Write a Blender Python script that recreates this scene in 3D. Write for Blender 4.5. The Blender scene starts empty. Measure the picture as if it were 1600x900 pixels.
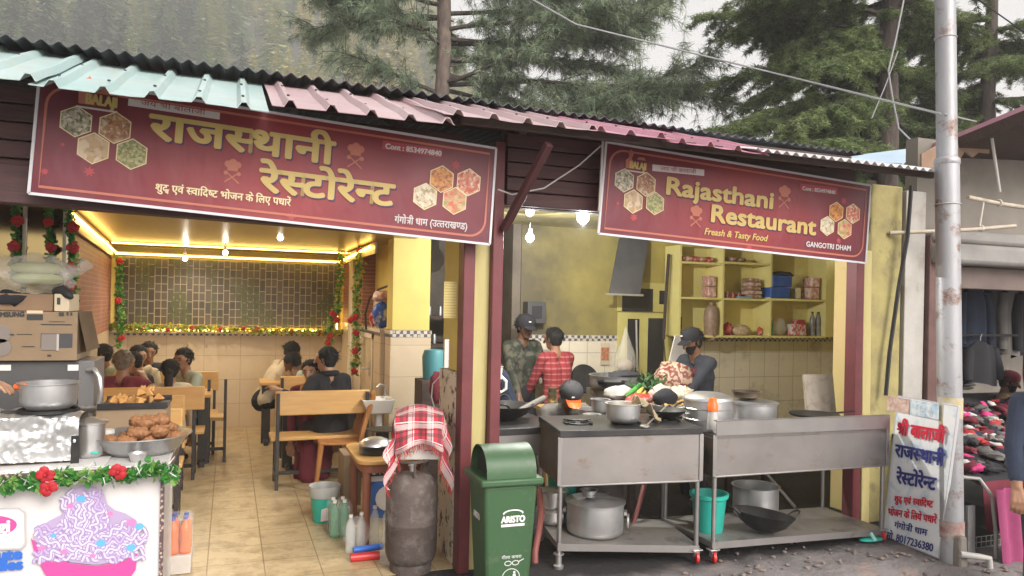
import bpy, bmesh, math, random
import numpy as np
from mathutils import Vector, Matrix, Euler, noise
R = math.radians
random.seed(7)
C = bpy.context.scene
COL = C.collection
# ---------------------------------------------------------------- camera
F, ROLL, YAW, H = 1150.0, R(1.2), R(21.0), 1.7
cam = bpy.data.objects.new('camera', bpy.data.cameras.new('camera')); COL.objects.link(cam)
cam.data.sensor_width = 36; cam.data.lens = 36 * F / 1600; cam.data.shift_y = 28 / 1600
cam.data.clip_start = 0.05; cam.data.clip_end = 3000
cam.matrix_world = (Matrix.Translation((0, 0, H)) @ Matrix.Rotation(-YAW, 4, 'Z') @ Matrix.Rotation(R(90), 4, 'X')
                    @ Matrix.Rotation(ROLL, 4, 'Z'))
C.camera = cam
# ---------------------------------------------------------------- sky, sun, exposure
SUN_EL, SUN_AZ = R(36), R(165)
W = bpy.data.worlds.new('World'); C.world = W; W.use_nodes = True
nt = W.node_tree
sk = nt.nodes.new('ShaderNodeTexSky'); sk.sky_type = 'NISHITA'; sk.sun_disc = False
sk.sun_elevation = SUN_EL; sk.sun_rotation = SUN_AZ; sk.air_density = 1.2; sk.dust_density = 4.0; sk.altitude = 300
hs = nt.nodes.new('ShaderNodeHueSaturation'); hs.inputs['Saturation'].default_value = 0.16
tw = nt.nodes.new('ShaderNodeMix'); tw.data_type = 'RGBA'; tw.blend_type = 'MULTIPLY'; tw.inputs[0].default_value = 1
tw.inputs[7].default_value = (1.0, 0.95, 0.93, 1)
nt.links.new(sk.outputs[0], hs.inputs['Color']); nt.links.new(hs.outputs[0], tw.inputs[6])
nt.links.new(tw.outputs[2], nt.nodes['Background'].inputs[0])
nt.nodes['Background'].inputs[1].default_value = 0.15
sl = bpy.data.lights.new('sun', 'SUN'); sl.energy = 1.5; sl.angle = R(30); sl.color = (1, 0.96, 0.9)
so = bpy.data.objects.new('sun', sl); COL.objects.link(so)
so.rotation_euler = (R(90) - SUN_EL, 0, R(180) - SUN_AZ)
C.view_settings.view_transform = 'Standard'; C.view_settings.look = 'None'; C.view_settings.gamma = 1
C.view_settings.use_curve_mapping = False; C.view_settings.exposure = 0.76
C.render.engine = 'CYCLES'
C.cycles.max_bounces = 8; C.cycles.volume_bounces = 6; C.cycles.use_denoising = True
C.cycles.sample_clamp_indirect = 6; C.cycles.caustics_reflective = False; C.cycles.caustics_refractive = False
C.cycles.transparent_max_bounces = 12

# ---------------------------------------------------------------- helpers
_c, _s, _cy, _sy = math.cos(ROLL), math.sin(ROLL), math.cos(YAW), math.sin(YAW)
def ray(px, py):
    x, y = px - 800, py - 478
    X = (_c * x + _s * y) / F; Y = -(-_s * x + _c * y) / F
    return Vector((X * _cy + _sy, -X * _sy + _cy, Y))
def P(px, py, x=None, y=None, z=None):          # where a sight line meets a plane of the place
    r = ray(px, py)
    t = x / r.x if x is not None else y / r.y if y is not None else (z - H) / r.z
    return Vector((r.x * t, r.y * t, H + r.z * t))

M = {}
def L(a, b, t): return tuple(a[i] + (b[i] - a[i]) * t for i in range(3))
class NT:
    def __init__(s, name):
        s.m = bpy.data.materials.new(name); s.m.use_nodes = True; s.t = s.m.node_tree
        s.b = s.t.nodes['Principled BSDF']; s.co = None
    def n(s, kind, **kw):
        n = s.t.nodes.new('ShaderNode' + kind)
        for k, v in kw.items(): setattr(n, k, v)
        return n
    def l(s, a, b): s.t.links.new(a, b)
    def coord(s, which='Object'):
        if s.co is None: s.co = s.n('TexCoord')
        return s.co.outputs[which]
    def noise(s, scale, detail=5, rough=.6, vec=None, dist=0):
        n = s.n('TexNoise'); n.inputs['Scale'].default_value = scale; n.inputs['Detail'].default_value = detail
        n.inputs['Roughness'].default_value = rough; n.inputs['Distortion'].default_value = dist
        s.l(vec or s.coord(), n.inputs['Vector']); return n.outputs['Fac']
    def ramp(s, fac, lo, hi):
        r = s.n('MapRange'); r.inputs[1].default_value = lo; r.inputs[2].default_value = hi
        s.l(fac, r.inputs[0]); return r.outputs[0]
    def mix(s, fac, a, b, blend='MIX'):
        n = s.n('Mix', data_type='RGBA', blend_type=blend)
        for sock, v in ((n.inputs[0], fac), (n.inputs[6], a), (n.inputs[7], b)):
            if isinstance(v, (int, float)): sock.default_value = v
            elif isinstance(v, tuple): sock.default_value = (*v[:3], 1)
            else: s.l(v, sock)
        return n.outputs[2]
    def math(s, op, a, b=None):
        n = s.n('Math', operation=op)
        for i, v in enumerate((a, b)):
            if v is None: continue
            if isinstance(v, (int, float)): n.inputs[i].default_value = v
            else: s.l(v, n.inputs[i])
        return n.outputs[0]
    def mapping(s, scale=(1, 1, 1), rot=(0, 0, 0), loc=(0, 0, 0), vec=None):
        n = s.n('Mapping'); n.inputs['Scale'].default_value = scale; n.inputs['Rotation'].default_value = rot
        n.inputs['Location'].default_value = loc; s.l(vec or s.coord(), n.inputs[0]); return n.outputs[0]
    def plane(s, axes, vec=None):                # two chosen axes laid out as x, y
        sp = s.n('SeparateXYZ'); s.l(vec or s.coord(), sp.inputs[0]); cb = s.n('CombineXYZ')
        for i, a in enumerate(axes): s.l(sp.outputs['xyz'.index(a)], cb.inputs[i])
        return cb.outputs[0]
    def bump(s, fac, strength=.3, dist=.01):
        b = s.n('Bump'); b.inputs['Strength'].default_value = strength; b.inputs['Distance'].default_value = dist
        s.l(fac, b.inputs['Height']); s.l(b.outputs[0], s.b.inputs['Normal'])
    def color(s, v):
        if isinstance(v, tuple): s.b.inputs['Base Color'].default_value = (*v[:3], 1)
        else: s.l(v, s.b.inputs['Base Color'])

def mat(name, col, rough=.6, metal=0, col2=None, sc=6, lo=.35, hi=.65, dirt=None, dsc=3, dlo=.5, dhi=.75, bump=0, bsc=40,
        stretch=None, emit=None, es=1, alpha=None, trans=0, ior=1.45, rvar=0, coat=0, sheen=0, dist=0, bd=.01):
    if name in M: return M[name]
    k = NT(name); vec = k.mapping(stretch) if stretch else None
    c = col
    if col2: c = k.mix(k.ramp(k.noise(sc, vec=vec, dist=dist), lo, hi), col, col2)
    if dirt: c = k.mix(k.ramp(k.noise(dsc, 8, .7), dlo, dhi), c, dirt)
    k.color(c)
    b = k.b.inputs
    b['Roughness'].default_value = rough; b['Metallic'].default_value = metal; b['IOR'].default_value = ior
    b['Transmission Weight'].default_value = trans; b['Coat Weight'].default_value = coat; b['Sheen Weight'].default_value = sheen
    if rvar:
        k.l(k.ramp(k.noise(sc * 1.7, 6), .2, .8), (n := k.n('MapRange')).inputs[0])
        n.inputs[3].default_value = max(0, rough - rvar); n.inputs[4].default_value = min(1, rough + rvar)
        k.l(n.outputs[0], b['Roughness'])
    if alpha is not None: b['Alpha'].default_value = alpha
    if emit: b['Emission Color'].default_value = (*emit, 1); b['Emission Strength'].default_value = es
    if bump: k.bump(k.noise(bsc, 6, .6, vec), bump, bd)
    M[name] = k.m; return k.m

def tile_mat(name, c1, c2, mortar, w, h, axes, off=0.0, ms=.004, rough=.35, dirt=None, loc=(0, 0, 0), dlo=.55, dhi=.8, dsc=2.5, bump=.3):
    k = NT(name); v = k.plane(axes, k.mapping(loc=loc))
    br = k.n('TexBrick', offset=off); br.inputs['Scale'].default_value = 1; br.inputs['Brick Width'].default_value = w
    br.inputs['Row Height'].default_value = h; br.inputs['Mortar Size'].default_value = ms; br.inputs['Mortar Smooth'].default_value = .2
    for i, cc in ((1, c1), (2, c2), (3, mortar)): br.inputs[i].default_value = (*cc, 1)
    k.l(v, br.inputs[0]); c = br.outputs[0]
    c = k.mix(k.ramp(k.noise(9, 6), .3, .8), c, k.mix(.2, c, (c1[0] * .6, c1[1] * .58, c1[2] * .5)))
    if dirt: c = k.mix(k.ramp(k.noise(dsc, 9, .75), dlo, dhi), c, dirt)
    k.color(c); k.b.inputs['Roughness'].default_value = rough
    k.bump(k.math('SUBTRACT', 1.0, br.outputs['Fac']), bump, .004)
    M[name] = k.m; return k.m

WM = {}
def tag(o, label=None, cat=None, group=None, kind=None):
    if label: o['label'] = label
    if cat: o['category'] = cat
    if group: o['group'] = group
    if kind: o['kind'] = kind
    return o
def thing(name, label, cat, loc=(0, 0, 0), rz=0, group=None):
    o = bpy.data.objects.new(name, None); COL.objects.link(o); o.empty_display_size = .1
    o.location = loc; o.rotation_euler = (0, 0, rz)
    WM[o.name] = Matrix.Translation(loc) @ Matrix.Rotation(rz, 4, 'Z')
    return tag(o, label, cat, group)
def dup(root, loc=None, rz=None, label=None, group=None, scale=None):
    r = root.copy(); COL.objects.link(r)
    if loc is not None: r.location = loc
    if rz is not None: r.rotation_euler = (0, 0, rz)
    if scale: r.scale = (scale,) * 3 if isinstance(scale, (int, float)) else scale
    if label: r['label'] = label
    if group: r['group'] = group
    for ch in list(root.children):
        c = ch.copy(); COL.objects.link(c); c.parent = r
        for g in ch.children:
            d = g.copy(); COL.objects.link(d); d.parent = c
    return r

class MB:
    """collects shapes into one mesh; mi = material slot of what is added next"""
    def __init__(s): s.v, s.f, s.m, s.mi, s.T = [], [], [], 0, Matrix()
    def add(s, vs, fs, T=None):
        n = len(s.v); A = s.T @ T if T is not None else s.T
        s.v += [A @ Vector(p) for p in vs]
        s.f += [tuple(n + i for i in f) for f in fs]; s.m += [s.mi] * len(fs)
        return s
    def box(s, c, d, T=None, rz=0, rx=0, ry=0, taper=1):
        x, y, z = d[0] / 2, d[1] / 2, d[2] / 2; t = taper
        vs = [(-x, -y, -z), (x, -y, -z), (x, y, -z), (-x, y, -z), (-x * t, -y * t, z), (x * t, -y * t, z), (x * t, y * t, z), (-x * t, y * t, z)]
        A = Matrix.Translation(c) @ Euler((rx, ry, rz)).to_matrix().to_4x4()
        return s.add(vs, [(3, 2, 1, 0), (4, 5, 6, 7), (0, 1, 5, 4), (1, 2, 6, 5), (2, 3, 7, 6), (3, 0, 4, 7)], T @ A if T else A)
    def span(s, a, b):
        return s.box([(a[i] + b[i]) / 2 for i in range(3)], [abs(b[i] - a[i]) for i in range(3)])
    def bar(s, p, q, w, h, up=(0, 0, 1)):
        p, q = Vector(p), Vector(q); z = (q - p); l = z.length; z.normalize(); up = Vector(up)
        if abs(z.dot(up)) > .98: up = Vector((0, 1, 0))
        x = up.cross(z).normalized(); y = z.cross(x)
        A = Matrix.Translation((p + q) / 2) @ Matrix((x, y, z)).transposed().to_4x4()
        return s.box((0, 0, 0), (w, h, l), A)
    def tube(s, pts, r, n=8, caps=True, closed=False):
        pts = [Vector(p) for p in pts]; k = len(pts)
        rs = r if isinstance(r, (list, tuple)) else [r] * k
        vs, fs = [], []; prev = None
        for i, p in enumerate(pts):
            a = pts[(i - 1) % k] if (i or closed) else p; b = pts[(i + 1) % k] if (i < k - 1 or closed) else p
            d = (b - a); d = d.normalized() if d.length > 1e-9 else Vector((0, 0, 1))
            if prev is None:
                u = Vector((0, 0, 1)) if abs(d.z) < .9 else Vector((1, 0, 0)); u = (u - d * u.dot(d)).normalized()
            else:
                u = prev - d * prev.dot(d); u = u.normalized() if u.length > 1e-6 else d.orthogonal().normalized()
            prev = u; w = d.cross(u)
            vs += [p + (u * math.cos(2 * math.pi * j / n) + w * math.sin(2 * math.pi * j / n)) * rs[i] for j in range(n)]
        for i in range(k if closed else k - 1):
            for j in range(n):
                a, b = i * n, ((i + 1) % k) * n
                fs.append((a + j, a + (j + 1) % n, b + (j + 1) % n, b + j))
        if caps and not closed: fs += [tuple(range(n - 1, -1, -1)), tuple((k - 1) * n + j for j in range(n))]
        return s.add(vs, fs)
    def lathe(s, prof, c=(0, 0, 0), n=28, T=None, caps=True, sx=1, sy=1):
        vs, fs = [], []
        for r, z in prof:
            vs += [(r * math.cos(2 * math.pi * j / n) * sx, r * math.sin(2 * math.pi * j / n) * sy, z) for j in range(n)]
        for i in range(len(prof) - 1):
            for j in range(n):
                fs.append((i * n + j, i * n + (j + 1) % n, (i + 1) * n + (j + 1) % n, (i + 1) * n + j))
        if caps:
            if prof[0][0] > 1e-5: fs.append(tuple(range(n - 1, -1, -1)))
            if prof[-1][0] > 1e-5: fs.append(tuple((len(prof) - 1) * n + j for j in range(n)))
        A = Matrix.Translation(c)
        return s.add(vs, fs, A @ T if T else A)
    def prism(s, pts, T, d):                     # outline in the xy of T, thickness d along z
        n = len(pts)
        return s.add([(x, y, 0) for x, y in pts] + [(x, y, d) for x, y in pts],
                     [tuple(range(n - 1, -1, -1)), tuple(range(n, 2 * n))] + [(i, (i + 1) % n, n + (i + 1) % n, n + i) for i in range(n)], T)
    def quad(s, a, b, c, d): return s.add([a, b, c, d], [(0, 1, 2, 3)])
    def grid(s, fn, nu, nv, thick=0):            # fn(u,v)->point, with a thickness along the surface normal when asked
        vs = [Vector(fn(i / nu, j / nv)) for j in range(nv + 1) for i in range(nu + 1)]
        fs = [(j * (nu + 1) + i, j * (nu + 1) + i + 1, (j + 1) * (nu + 1) + i + 1, (j + 1) * (nu + 1) + i) for j in range(nv) for i in range(nu)]
        if thick:
            nn = [Vector() for _ in vs]
            for f in fs:
                k = (vs[f[1]] - vs[f[0]]).cross(vs[f[3]] - vs[f[0]])
                for i in f: nn[i] += k
            n = len(vs); lo = [v - (nn[i].normalized() if nn[i].length > 0 else Vector((0, 0, 1))) * thick for i, v in enumerate(vs)]
            rim = [i for i in range(nu)] + [j * (nu + 1) + nu for j in range(nv)] + [nv * (nu + 1) + i for i in range(nu, 0, -1)] + [j * (nu + 1) for j in range(nv, 0, -1)]
            fs = fs + [tuple(n + i for i in reversed(f)) for f in fs] + [(rim[i], n + rim[i], n + rim[(i + 1) % len(rim)], rim[(i + 1) % len(rim)]) for i in range(len(rim))]
            vs = vs + lo
        return s.add(vs, fs)
    def ball(s, c, r, n=12, sc=(1, 1, 1), T=None, lump=0, seed=0, ls=2.0):
        m = max(4, n // 2); vs, fs = [], []
        for i in range(m + 1):
            for j in range(n):
                a, b = math.pi * i / m, 2 * math.pi * j / n
                d = Vector((math.sin(a) * math.cos(b), math.sin(a) * math.sin(b), -math.cos(a)))
                k = 1 + (lump * noise.noise(d * ls + Vector((seed * 7.3, seed * 3.1, seed))) if lump else 0)
                vs.append((d.x * r * sc[0] * k, d.y * r * sc[1] * k, d.z * r * sc[2] * k))
        for i in range(m):
            for j in range(n):
                fs.append((i * n + j, i * n + (j + 1) % n, (i + 1) * n + (j + 1) % n, (i + 1) * n + j))
        A = Matrix.Translation(c)
        return s.add(vs, fs, A @ T if T else A)
    def build(s, name, mats, parent=None, smooth=40, bevel=0, local=False, bseg=2):
        me = bpy.data.meshes.new(name)
        vs = s.v
        if parent is not None and not local and parent.name in WM:
            inv = WM[parent.name].inverted(); vs = [inv @ v for v in vs]
        me.from_pydata([tuple(v) for v in vs], [], s.f)
        mats = mats if isinstance(mats, (list, tuple)) else [mats]
        for m in mats: me.materials.append(m)
        if len(mats) > 1: me.polygons.foreach_set('material_index', s.m)
        o = bpy.data.objects.new(name, me); COL.objects.link(o)
        if parent is not None:
            o.parent = parent
            if parent.name in WM: WM[o.name] = WM[parent.name]
        if smooth:
            me.polygons.foreach_set('use_smooth', [True] * len(me.polygons)); me.set_sharp_from_angle(angle=R(smooth))
        if bevel:
            b = o.modifiers.new('b', 'BEVEL'); b.width = bevel; b.segments = bseg; b.limit_method = 'ANGLE'; b.angle_limit = R(40)
        me.update(); return o
def rnd(a, b): return random.uniform(a, b)
def frame(o, x, n):                              # matrix with x axis along x and z axis along n
    x = Vector(x).normalized(); n = Vector(n); n = (n - x * n.dot(x)).normalized(); y = n.cross(x)
    A = Matrix((x, y, n)).transposed().to_4x4(); A.translation = o; return A

# ---------------------------------------------------------------- writing
_G = {}
def glyph(ch):
    if ch in _G: return _G[ch]
    def mesh_of(t):
        c = bpy.data.curves.new('g', 'FONT'); c.body = t; c.size = 1; c.resolution_u = 3
        o = bpy.data.objects.new('g', c); COL.objects.link(o); bpy.context.view_layer.update()
        e = o.evaluated_get(bpy.context.evaluated_depsgraph_get()); me = e.to_mesh()
        v = [(p.co.x, p.co.y) for p in me.vertices]; f = [tuple(q.vertices) for q in me.polygons]
        e.to_mesh_clear(); bpy.data.objects.remove(o); bpy.data.curves.remove(c); return v, f
    if ch == ' ': _G[ch] = ([], [], .28); return _G[ch]
    v, f = mesh_of(ch); v2, _ = mesh_of(ch + ch)
    adv = max(p[0] for p in v2) - max(p[0] for p in v) if v else .3
    _G[ch] = (v, f, adv); return _G[ch]
def clip(v, f, xmax=None, ymin=None):
    bm = bmesh.new(); vv = [bm.verts.new((x, y, 0)) for x, y in v]
    for q in f:
        try: bm.faces.new([vv[i] for i in q])
        except ValueError: pass
    for co, no in (((xmax, 0, 0), (1, 0, 0)), ((0, ymin, 0), (0, -1, 0))):
        if co[0] is None or co[1] is None: continue
        bmesh.ops.bisect_plane(bm, geom=bm.verts[:] + bm.edges[:] + bm.faces[:], plane_co=co, plane_no=no, clear_outer=True)
    bm.verts.index_update(); o = ([(p.co.x, p.co.y) for p in bm.verts], [tuple(p.index for p in q.verts) for q in bm.faces]); bm.free(); return o
HEAD = .0
def layout(text):
    """2-D mesh of a line of writing; joins conjunct consonants and puts the short i before its cluster"""
    V, Fc, pen = [], [], 0.0
    def put(v, f, dx, dy=0, sx=1, sy=1):
        n = len(V); V.extend((x * sx + dx, y * sy + dy) for x, y in v); Fc.extend(tuple(n + i for i in q) for q in f)
    def rect(x0, y0, x1, y1, w):
        d = Vector((x1 - x0, y1 - y0)).normalized(); p = Vector((-d.y, d.x)) * w / 2
        put([(x0 + p.x, y0 + p.y), (x1 + p.x, y1 + p.y), (x1 - p.x, y1 - p.y), (x0 - p.x, y0 - p.y)], [(0, 1, 2, 3)], 0)
    vir, sh_i = '\u094d', '\u093f'
    i = 0
    while i < len(text):
        j = i + 1                                # find the consonant cluster text[i:j]
        while j + 1 < len(text) and text[j] == vir: j += 2
        cl = text[i:j]
        if j < len(text) and text[j] == sh_i:
            v, f, a = glyph(sh_i); put(v, f, pen); pen += a; tail = j + 1
        else: tail = j
        if cl in ('\u0936\u094d\u0930', '\u0924\u094d\u0930'):
            v, f, a = glyph('\u093e'); sv, sf, sa = glyph(cl[0]); top = max(p[1] for p in v)
            if cl[0] == '\u0936': put(*clip(sv, sf, xmax=sa * .62, ymin=top * .42), pen); w = sa * .62
            else: w = .34; rect(pen, top - .035, pen + w, top - .035, .07); rect(pen + .1, top * .56, pen + w + .05, top * .56, .07)
            put(v, f, pen + w); stem = pen + w + a * .5
            rect(stem, top * .5, stem - .3, top * .12, .07); pen += w + a
        elif cl == '\u0926\u094d\u0927':
            v, f, a = glyph(cl[0]); put(v, f, pen); v, f, b = glyph(cl[2]); put(v, f, pen + a * .42, -.16, .62, .62); pen += max(a, a * .42 + b * .62)
        else:
            for q in range(0, len(cl), 2):
                v, f, a = glyph(cl[q])
                if q + 2 < len(cl): 
                    sv, sf, sa = glyph('\u093e'); cut = a - sa * .62; v, f = clip(v, f, xmax=cut); put(v, f, pen); pen += cut - .01
                else: put(v, f, pen); pen += a
        i = tail
    return V, Fc, pen
def write(name, text, a, b, up, n, height, m, parent, bold=0, lift=.003, shear=0, ref=None, mi_shadow=None, shadow=(0, 0), serif=False):
    """writing from a to b (its baseline) on a surface with normal n; height = height of the letter body in metres"""
    V, Fc, adv = layout(text)
    a, b, n = Vector(a), Vector(b), Vector(n).normalized(); x = (b - a); w = x.length; x.normalize(); up = Vector(up); up = (up - n * up.dot(n)).normalized()
    dev = any('\u0900' <= c <= '\u097f' for c in text)
    x0 = min(p[0] for p in V); x1 = max(p[0] for p in V); body = .62 if dev else .70
    sx, sy = w / (x1 - x0), height / body
    mb = MB(); offs = [(0, 0)]
    if bold: offs += [(bold * math.cos(t * math.pi / 3), bold * .8 * math.sin(t * math.pi / 3)) for t in range(6)]
    layers = ([(1, shadow[0], shadow[1], 0)] if mi_shadow else []) + [(0, 0, 0, .002)]
    for mi, dx, dy, dz in layers:
        mb.mi = mi
        for k, (ox, oy) in enumerate(offs):
            mb.add([a + x * ((p[0] - x0) * sx + p[1] * sy * shear + ox + dx) + up * (p[1] * sy + oy + dy) + n * (lift + dz + k * .00015) for p in V], Fc)
    # faces look along +n
    o = mb.build(name, [m, mi_shadow] if mi_shadow else m, parent, smooth=0); return o
# ================================================================ materials of the place
mat('concrete', (.15, .135, .125), .85, col2=(.22, .2, .18), sc=3, dirt=(.07, .06, .055), dsc=2.2, dlo=.45, dhi=.7, bump=.6, bsc=30)
mat('kerb', (.13, .115, .11), .9, col2=(.075, .07, .068), sc=3, dirt=(.24, .17, .14), dsc=2.3, dlo=.56, dhi=.68, bump=.9, bsc=22, bd=.02)
mat('pale_street', (.27, .26, .25), .9, col2=(.34, .33, .31), sc=2, bump=.5, bsc=120)  # street colour raised pale to bounce light up into the kitchen
mat('yellow_paint', (.72, .6, .16), .55, col2=(.66, .53, .15), sc=3, dirt=(.3, .23, .1), dsc=2.5, dlo=.6, dhi=.95, bump=.15, bsc=18)
mat('yellow_plaster_dirty', (.36, .31, .12), .8, col2=(.26, .22, .1), sc=5, dirt=(.12, .1, .06), dsc=4, dlo=.54, dhi=.74, bump=.5, bsc=25)
mat('cream_plank', (.5, .43, .19), .6, col2=(.43, .36, .15), sc=2, stretch=(8, 8, 1), dirt=(.3, .24, .15), dsc=6, dlo=.62, dhi=.8, bump=.2)
mat('maroon_paint', (.16, .035, .04), .45, col2=(.12, .028, .032), sc=6, dirt=(.3, .22, .2), dsc=9, dlo=.68, dhi=.8, bump=.15)
mat('maroon_board', (.085, .035, .034), .6, col2=(.055, .026, .026), sc=4, stretch=(1, 6, 14), bump=.3, bsc=8)
mat('dark_wood', (.045, .03, .026), .7, col2=(.075, .045, .035), sc=5, stretch=(2, 8, 8), bump=.3)
mat('grime_wall', (.52, .44, .15), .7, col2=(.44, .36, .13), sc=2, dirt=(.13, .105, .07), dsc=1.1, dlo=.45, dhi=.8, bump=.2, bsc=20)
k = NT('soot_and_shade'); sp = k.n('SeparateXYZ'); k.l(k.coord(), sp.inputs[0]); sf = k.math('ADD', k.math('MULTIPLY', k.noise(1.3, 5, .6), 1.5), k.math('MULTIPLY', k.math('SUBTRACT', 2.5, sp.outputs[0]), .6))
c = k.mix(k.ramp(k.noise(2, 5), .35, .65), (.52, .43, .11), (.44, .35, .09)); c = k.mix(k.math('MULTIPLY', k.ramp(sf, .3, 1.3), .9), c, (.07, .06, .045)); k.color(c); k.b.inputs['Roughness'].default_value = .65; M['soot_and_shade'] = k.m  # soot towards the left, darkened further to dim the lamplit wall
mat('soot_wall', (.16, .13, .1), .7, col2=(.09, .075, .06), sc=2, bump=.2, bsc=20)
mat('kitchen_ceiling', (.44, .39, .17), .6, col2=(.3, .26, .12), sc=1.2, dirt=(.14, .12, .08), dsc=1.2, dlo=.5, dhi=.75)
mat('pvc_ceiling', (.36, .25, .1), .3, col2=(.31, .22, .09), sc=2, stretch=(12, 1, 1))
mat('white_plaster', (.42, .4, .37), .8, col2=(.34, .32, .29), sc=4, dirt=(.25, .2, .16), dsc=4, dlo=.58, dhi=.8, bump=.25)
mat('peeling', (.7, .64, .52), .7, col2=(.62, .55, .42), sc=6, dirt=(.12, .09, .08), dsc=9, dlo=.53, dhi=.58, bump=.5, bsc=30)
tile_mat('floor_tile', (.52, .41, .24), (.485, .38, .22), (.22, .155, .085), .34, .34, 'xy', ms=.004, rough=.3, dirt=(.24, .165, .085), dlo=.46, dhi=.70, dsc=4.5, loc=(.1, .05, 0))
tile_mat('dado_tile', (.66, .54, .38), (.63, .51, .36), (.42, .33, .22), .45, .32, 'xz', ms=.003, rough=.22)
tile_mat('dado_tile_side', (.66, .54, .38), (.63, .51, .36), (.42, .33, .22), .45, .32, 'yz', ms=.003, rough=.22)
tile_mat('kitchen_tile', (.78, .7, .56), (.74, .66, .53), (.42, .37, .29), .22, .3, 'xz', ms=.004, rough=.35, dirt=(.2, .16, .12), dlo=.52, dhi=.8)
tile_mat('brick_paper', (.30, .11, .075), (.22, .085, .06), (.36, .2, .14), .12, .045, 'yz', off=.5, ms=.006, rough=.5, dirt=(.4, .23, .17), dlo=.5, dhi=.8, dsc=3)
k = NT('border_tile'); v = k.plane('xz'); ck = k.n('TexChecker'); ck.inputs['Scale'].default_value = 1
k.l(k.mapping((28, 28, 28), vec=v), ck.inputs[0]); ck.inputs[1].default_value = (.62, .56, .46, 1); ck.inputs[2].default_value = (.1, .09, .12, 1)
vo = k.n('TexVoronoi'); vo.inputs['Scale'].default_value = 24; k.l(v, vo.inputs[0])
k.color(k.mix(k.ramp(vo.outputs['Distance'], .2, .45), (.55, .5, .42), ck.outputs[0])); k.b.inputs['Roughness'].default_value = .3; M['border_tile'] = k.m
# printed stone-wall panel: grey-brown oblong stones with pale joints, green creepers printed over
k = NT('stone_print'); v = k.plane('zx')
def stone_brick(w, h, off, freq):
    b = k.n('TexBrick', offset=off, offset_frequency=freq, squash=1.5, squash_frequency=3); b.inputs['Scale'].default_value = 1
    b.inputs['Brick Width'].default_value = w; b.inputs['Row Height'].default_value = h; b.inputs['Mortar Size'].default_value = .005
    for i, cc in ((1, (.085, .07, .055)), (2, (.045, .04, .033)), (3, (.27, .235, .16))): b.inputs[i].default_value = (*cc, 1)
    k.l(v, b.inputs[0]); return b.outputs[0]
c = stone_brick(.105, .075, .43, 3)
iv = k.math('MULTIPLY', k.ramp(k.noise(4.2, 3, .5, k.mapping((1, 1, .35))), .48, .57), k.ramp(k.noise(34, 5, .7), .42, .52))
c = k.mix(iv, c, k.mix(k.noise(60), (.022, .034, .012), (.10, .115, .04)))
k.color(c); k.b.inputs['Roughness'].default_value = .35; M['stone_print'] = k.m
def sheet_mat(name, a, b, stain):
    return mat(name, a, .42, col2=b, sc=2.2, dirt=stain, dsc=5, dlo=.5, dhi=.8, rvar=.12, bump=.12, bsc=12, stretch=(1, .4, 1))
sheet_mat('sheet_cyan', (.33, .46, .45), (.42, .52, .51), (.4, .42, .36))
sheet_mat('sheet_pale_pink', (.42, .28, .3), (.48, .37, .38), (.42, .32, .3))
sheet_mat('sheet_pink', (.46, .18, .26), (.52, .29, .35), (.3, .17, .16))
sheet_mat('sheet_white', (.7, .72, .74), (.58, .6, .62), (.36, .28, .22))
sheet_mat('sheet_blue', (.42, .56, .7), (.5, .62, .74), (.4, .42, .42))
mat('tin_dark', (.06, .065, .075), .5, metal=.3, col2=(.1, .1, .105), sc=4, bump=.1)
mat('steel_pole', (.38, .385, .4), .5, metal=.35, col2=(.3, .3, .31), sc=3, dirt=(.17, .085, .05), dsc=4.5, dlo=.54, dhi=.66, stretch=(1, 1, .3), bump=.2)
mat('pale_rail', (.42, .4, .38), .5); mat('black_cable', (.02, .02, .022), .5); mat('grey_cable', (.3, .3, .3), .5)
mat('gold_trim', (.6, .42, .14), .3, metal=.6)
mat('mirror', (.26, .2, .09), .12, metal=1)
mat('white_trim', (.7, .63, .5), .4)
mat('bulb_glow', (1, .93, .8), .5, emit=(1, .9, .72), es=20)
mat('led_glow', (1, .75, .2), .5, emit=(1, .64, .16), es=9)
mat('white_plastic', (.72, .7, .66), .35)

# ================================================================ ground and hills
g = MB(); g.grid(lambda u, v: (-160 + 420 * u, -60 + 64 * v, -.22), 8, 8); tag(g.build('street', M['pale_street']), kind='structure')
g = MB(); g.grid(lambda u, v: (-160 + 420 * u, 4.0 + 300 * v, -.28 + (v > .1) * (v - .1) * 26), 12, 12)
mat('hill_soil', (.04, .045, .035), .95, col2=(.07, .07, .045), sc=.05)
tag(g.build('ground', M['hill_soil']), kind='structure')
def slab_edge(u, w):
    x = -3 + 9.3 * u; e = 3.30 + .42 * max(0, min(1, (x - 2.0) / .9)) * max(0, min(1, (4.75 - x) / .35)) + .09 * noise.noise(Vector((x * 2.2, 0, 0))) + .04 * noise.noise(Vector((x * 7, 0, 5))) - (.3 if x > 5 else 0)
    return x, e
k = NT('pavement_grime_shade'); sp = k.n('SeparateXYZ'); k.l(k.coord(), sp.inputs[0]); gm = k.math('ADD', k.math('MULTIPLY', k.math('SUBTRACT', sp.outputs[1], 4.02), 5.0), k.math('MULTIPLY', k.math('SUBTRACT', k.noise(4, 6), .5), 2.0))
c = k.mix(k.ramp(k.noise(3, 6), .35, .65), (.22, .2, .195), (.14, .128, .125)); c = k.mix(k.ramp(k.noise(2.3, 8, .7), .56, .68), c, (.26, .19, .16)); c = k.mix(k.ramp(gm, 0, .9), c, (.022, .02, .021)); k.color(c); k.b.inputs['Roughness'].default_value = .85; k.bump(k.noise(22, 6), .9, .02); M['pavement_grime_shade'] = k.m  # near-black under the carts paints in their shade on greasy ground
g = MB()
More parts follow.
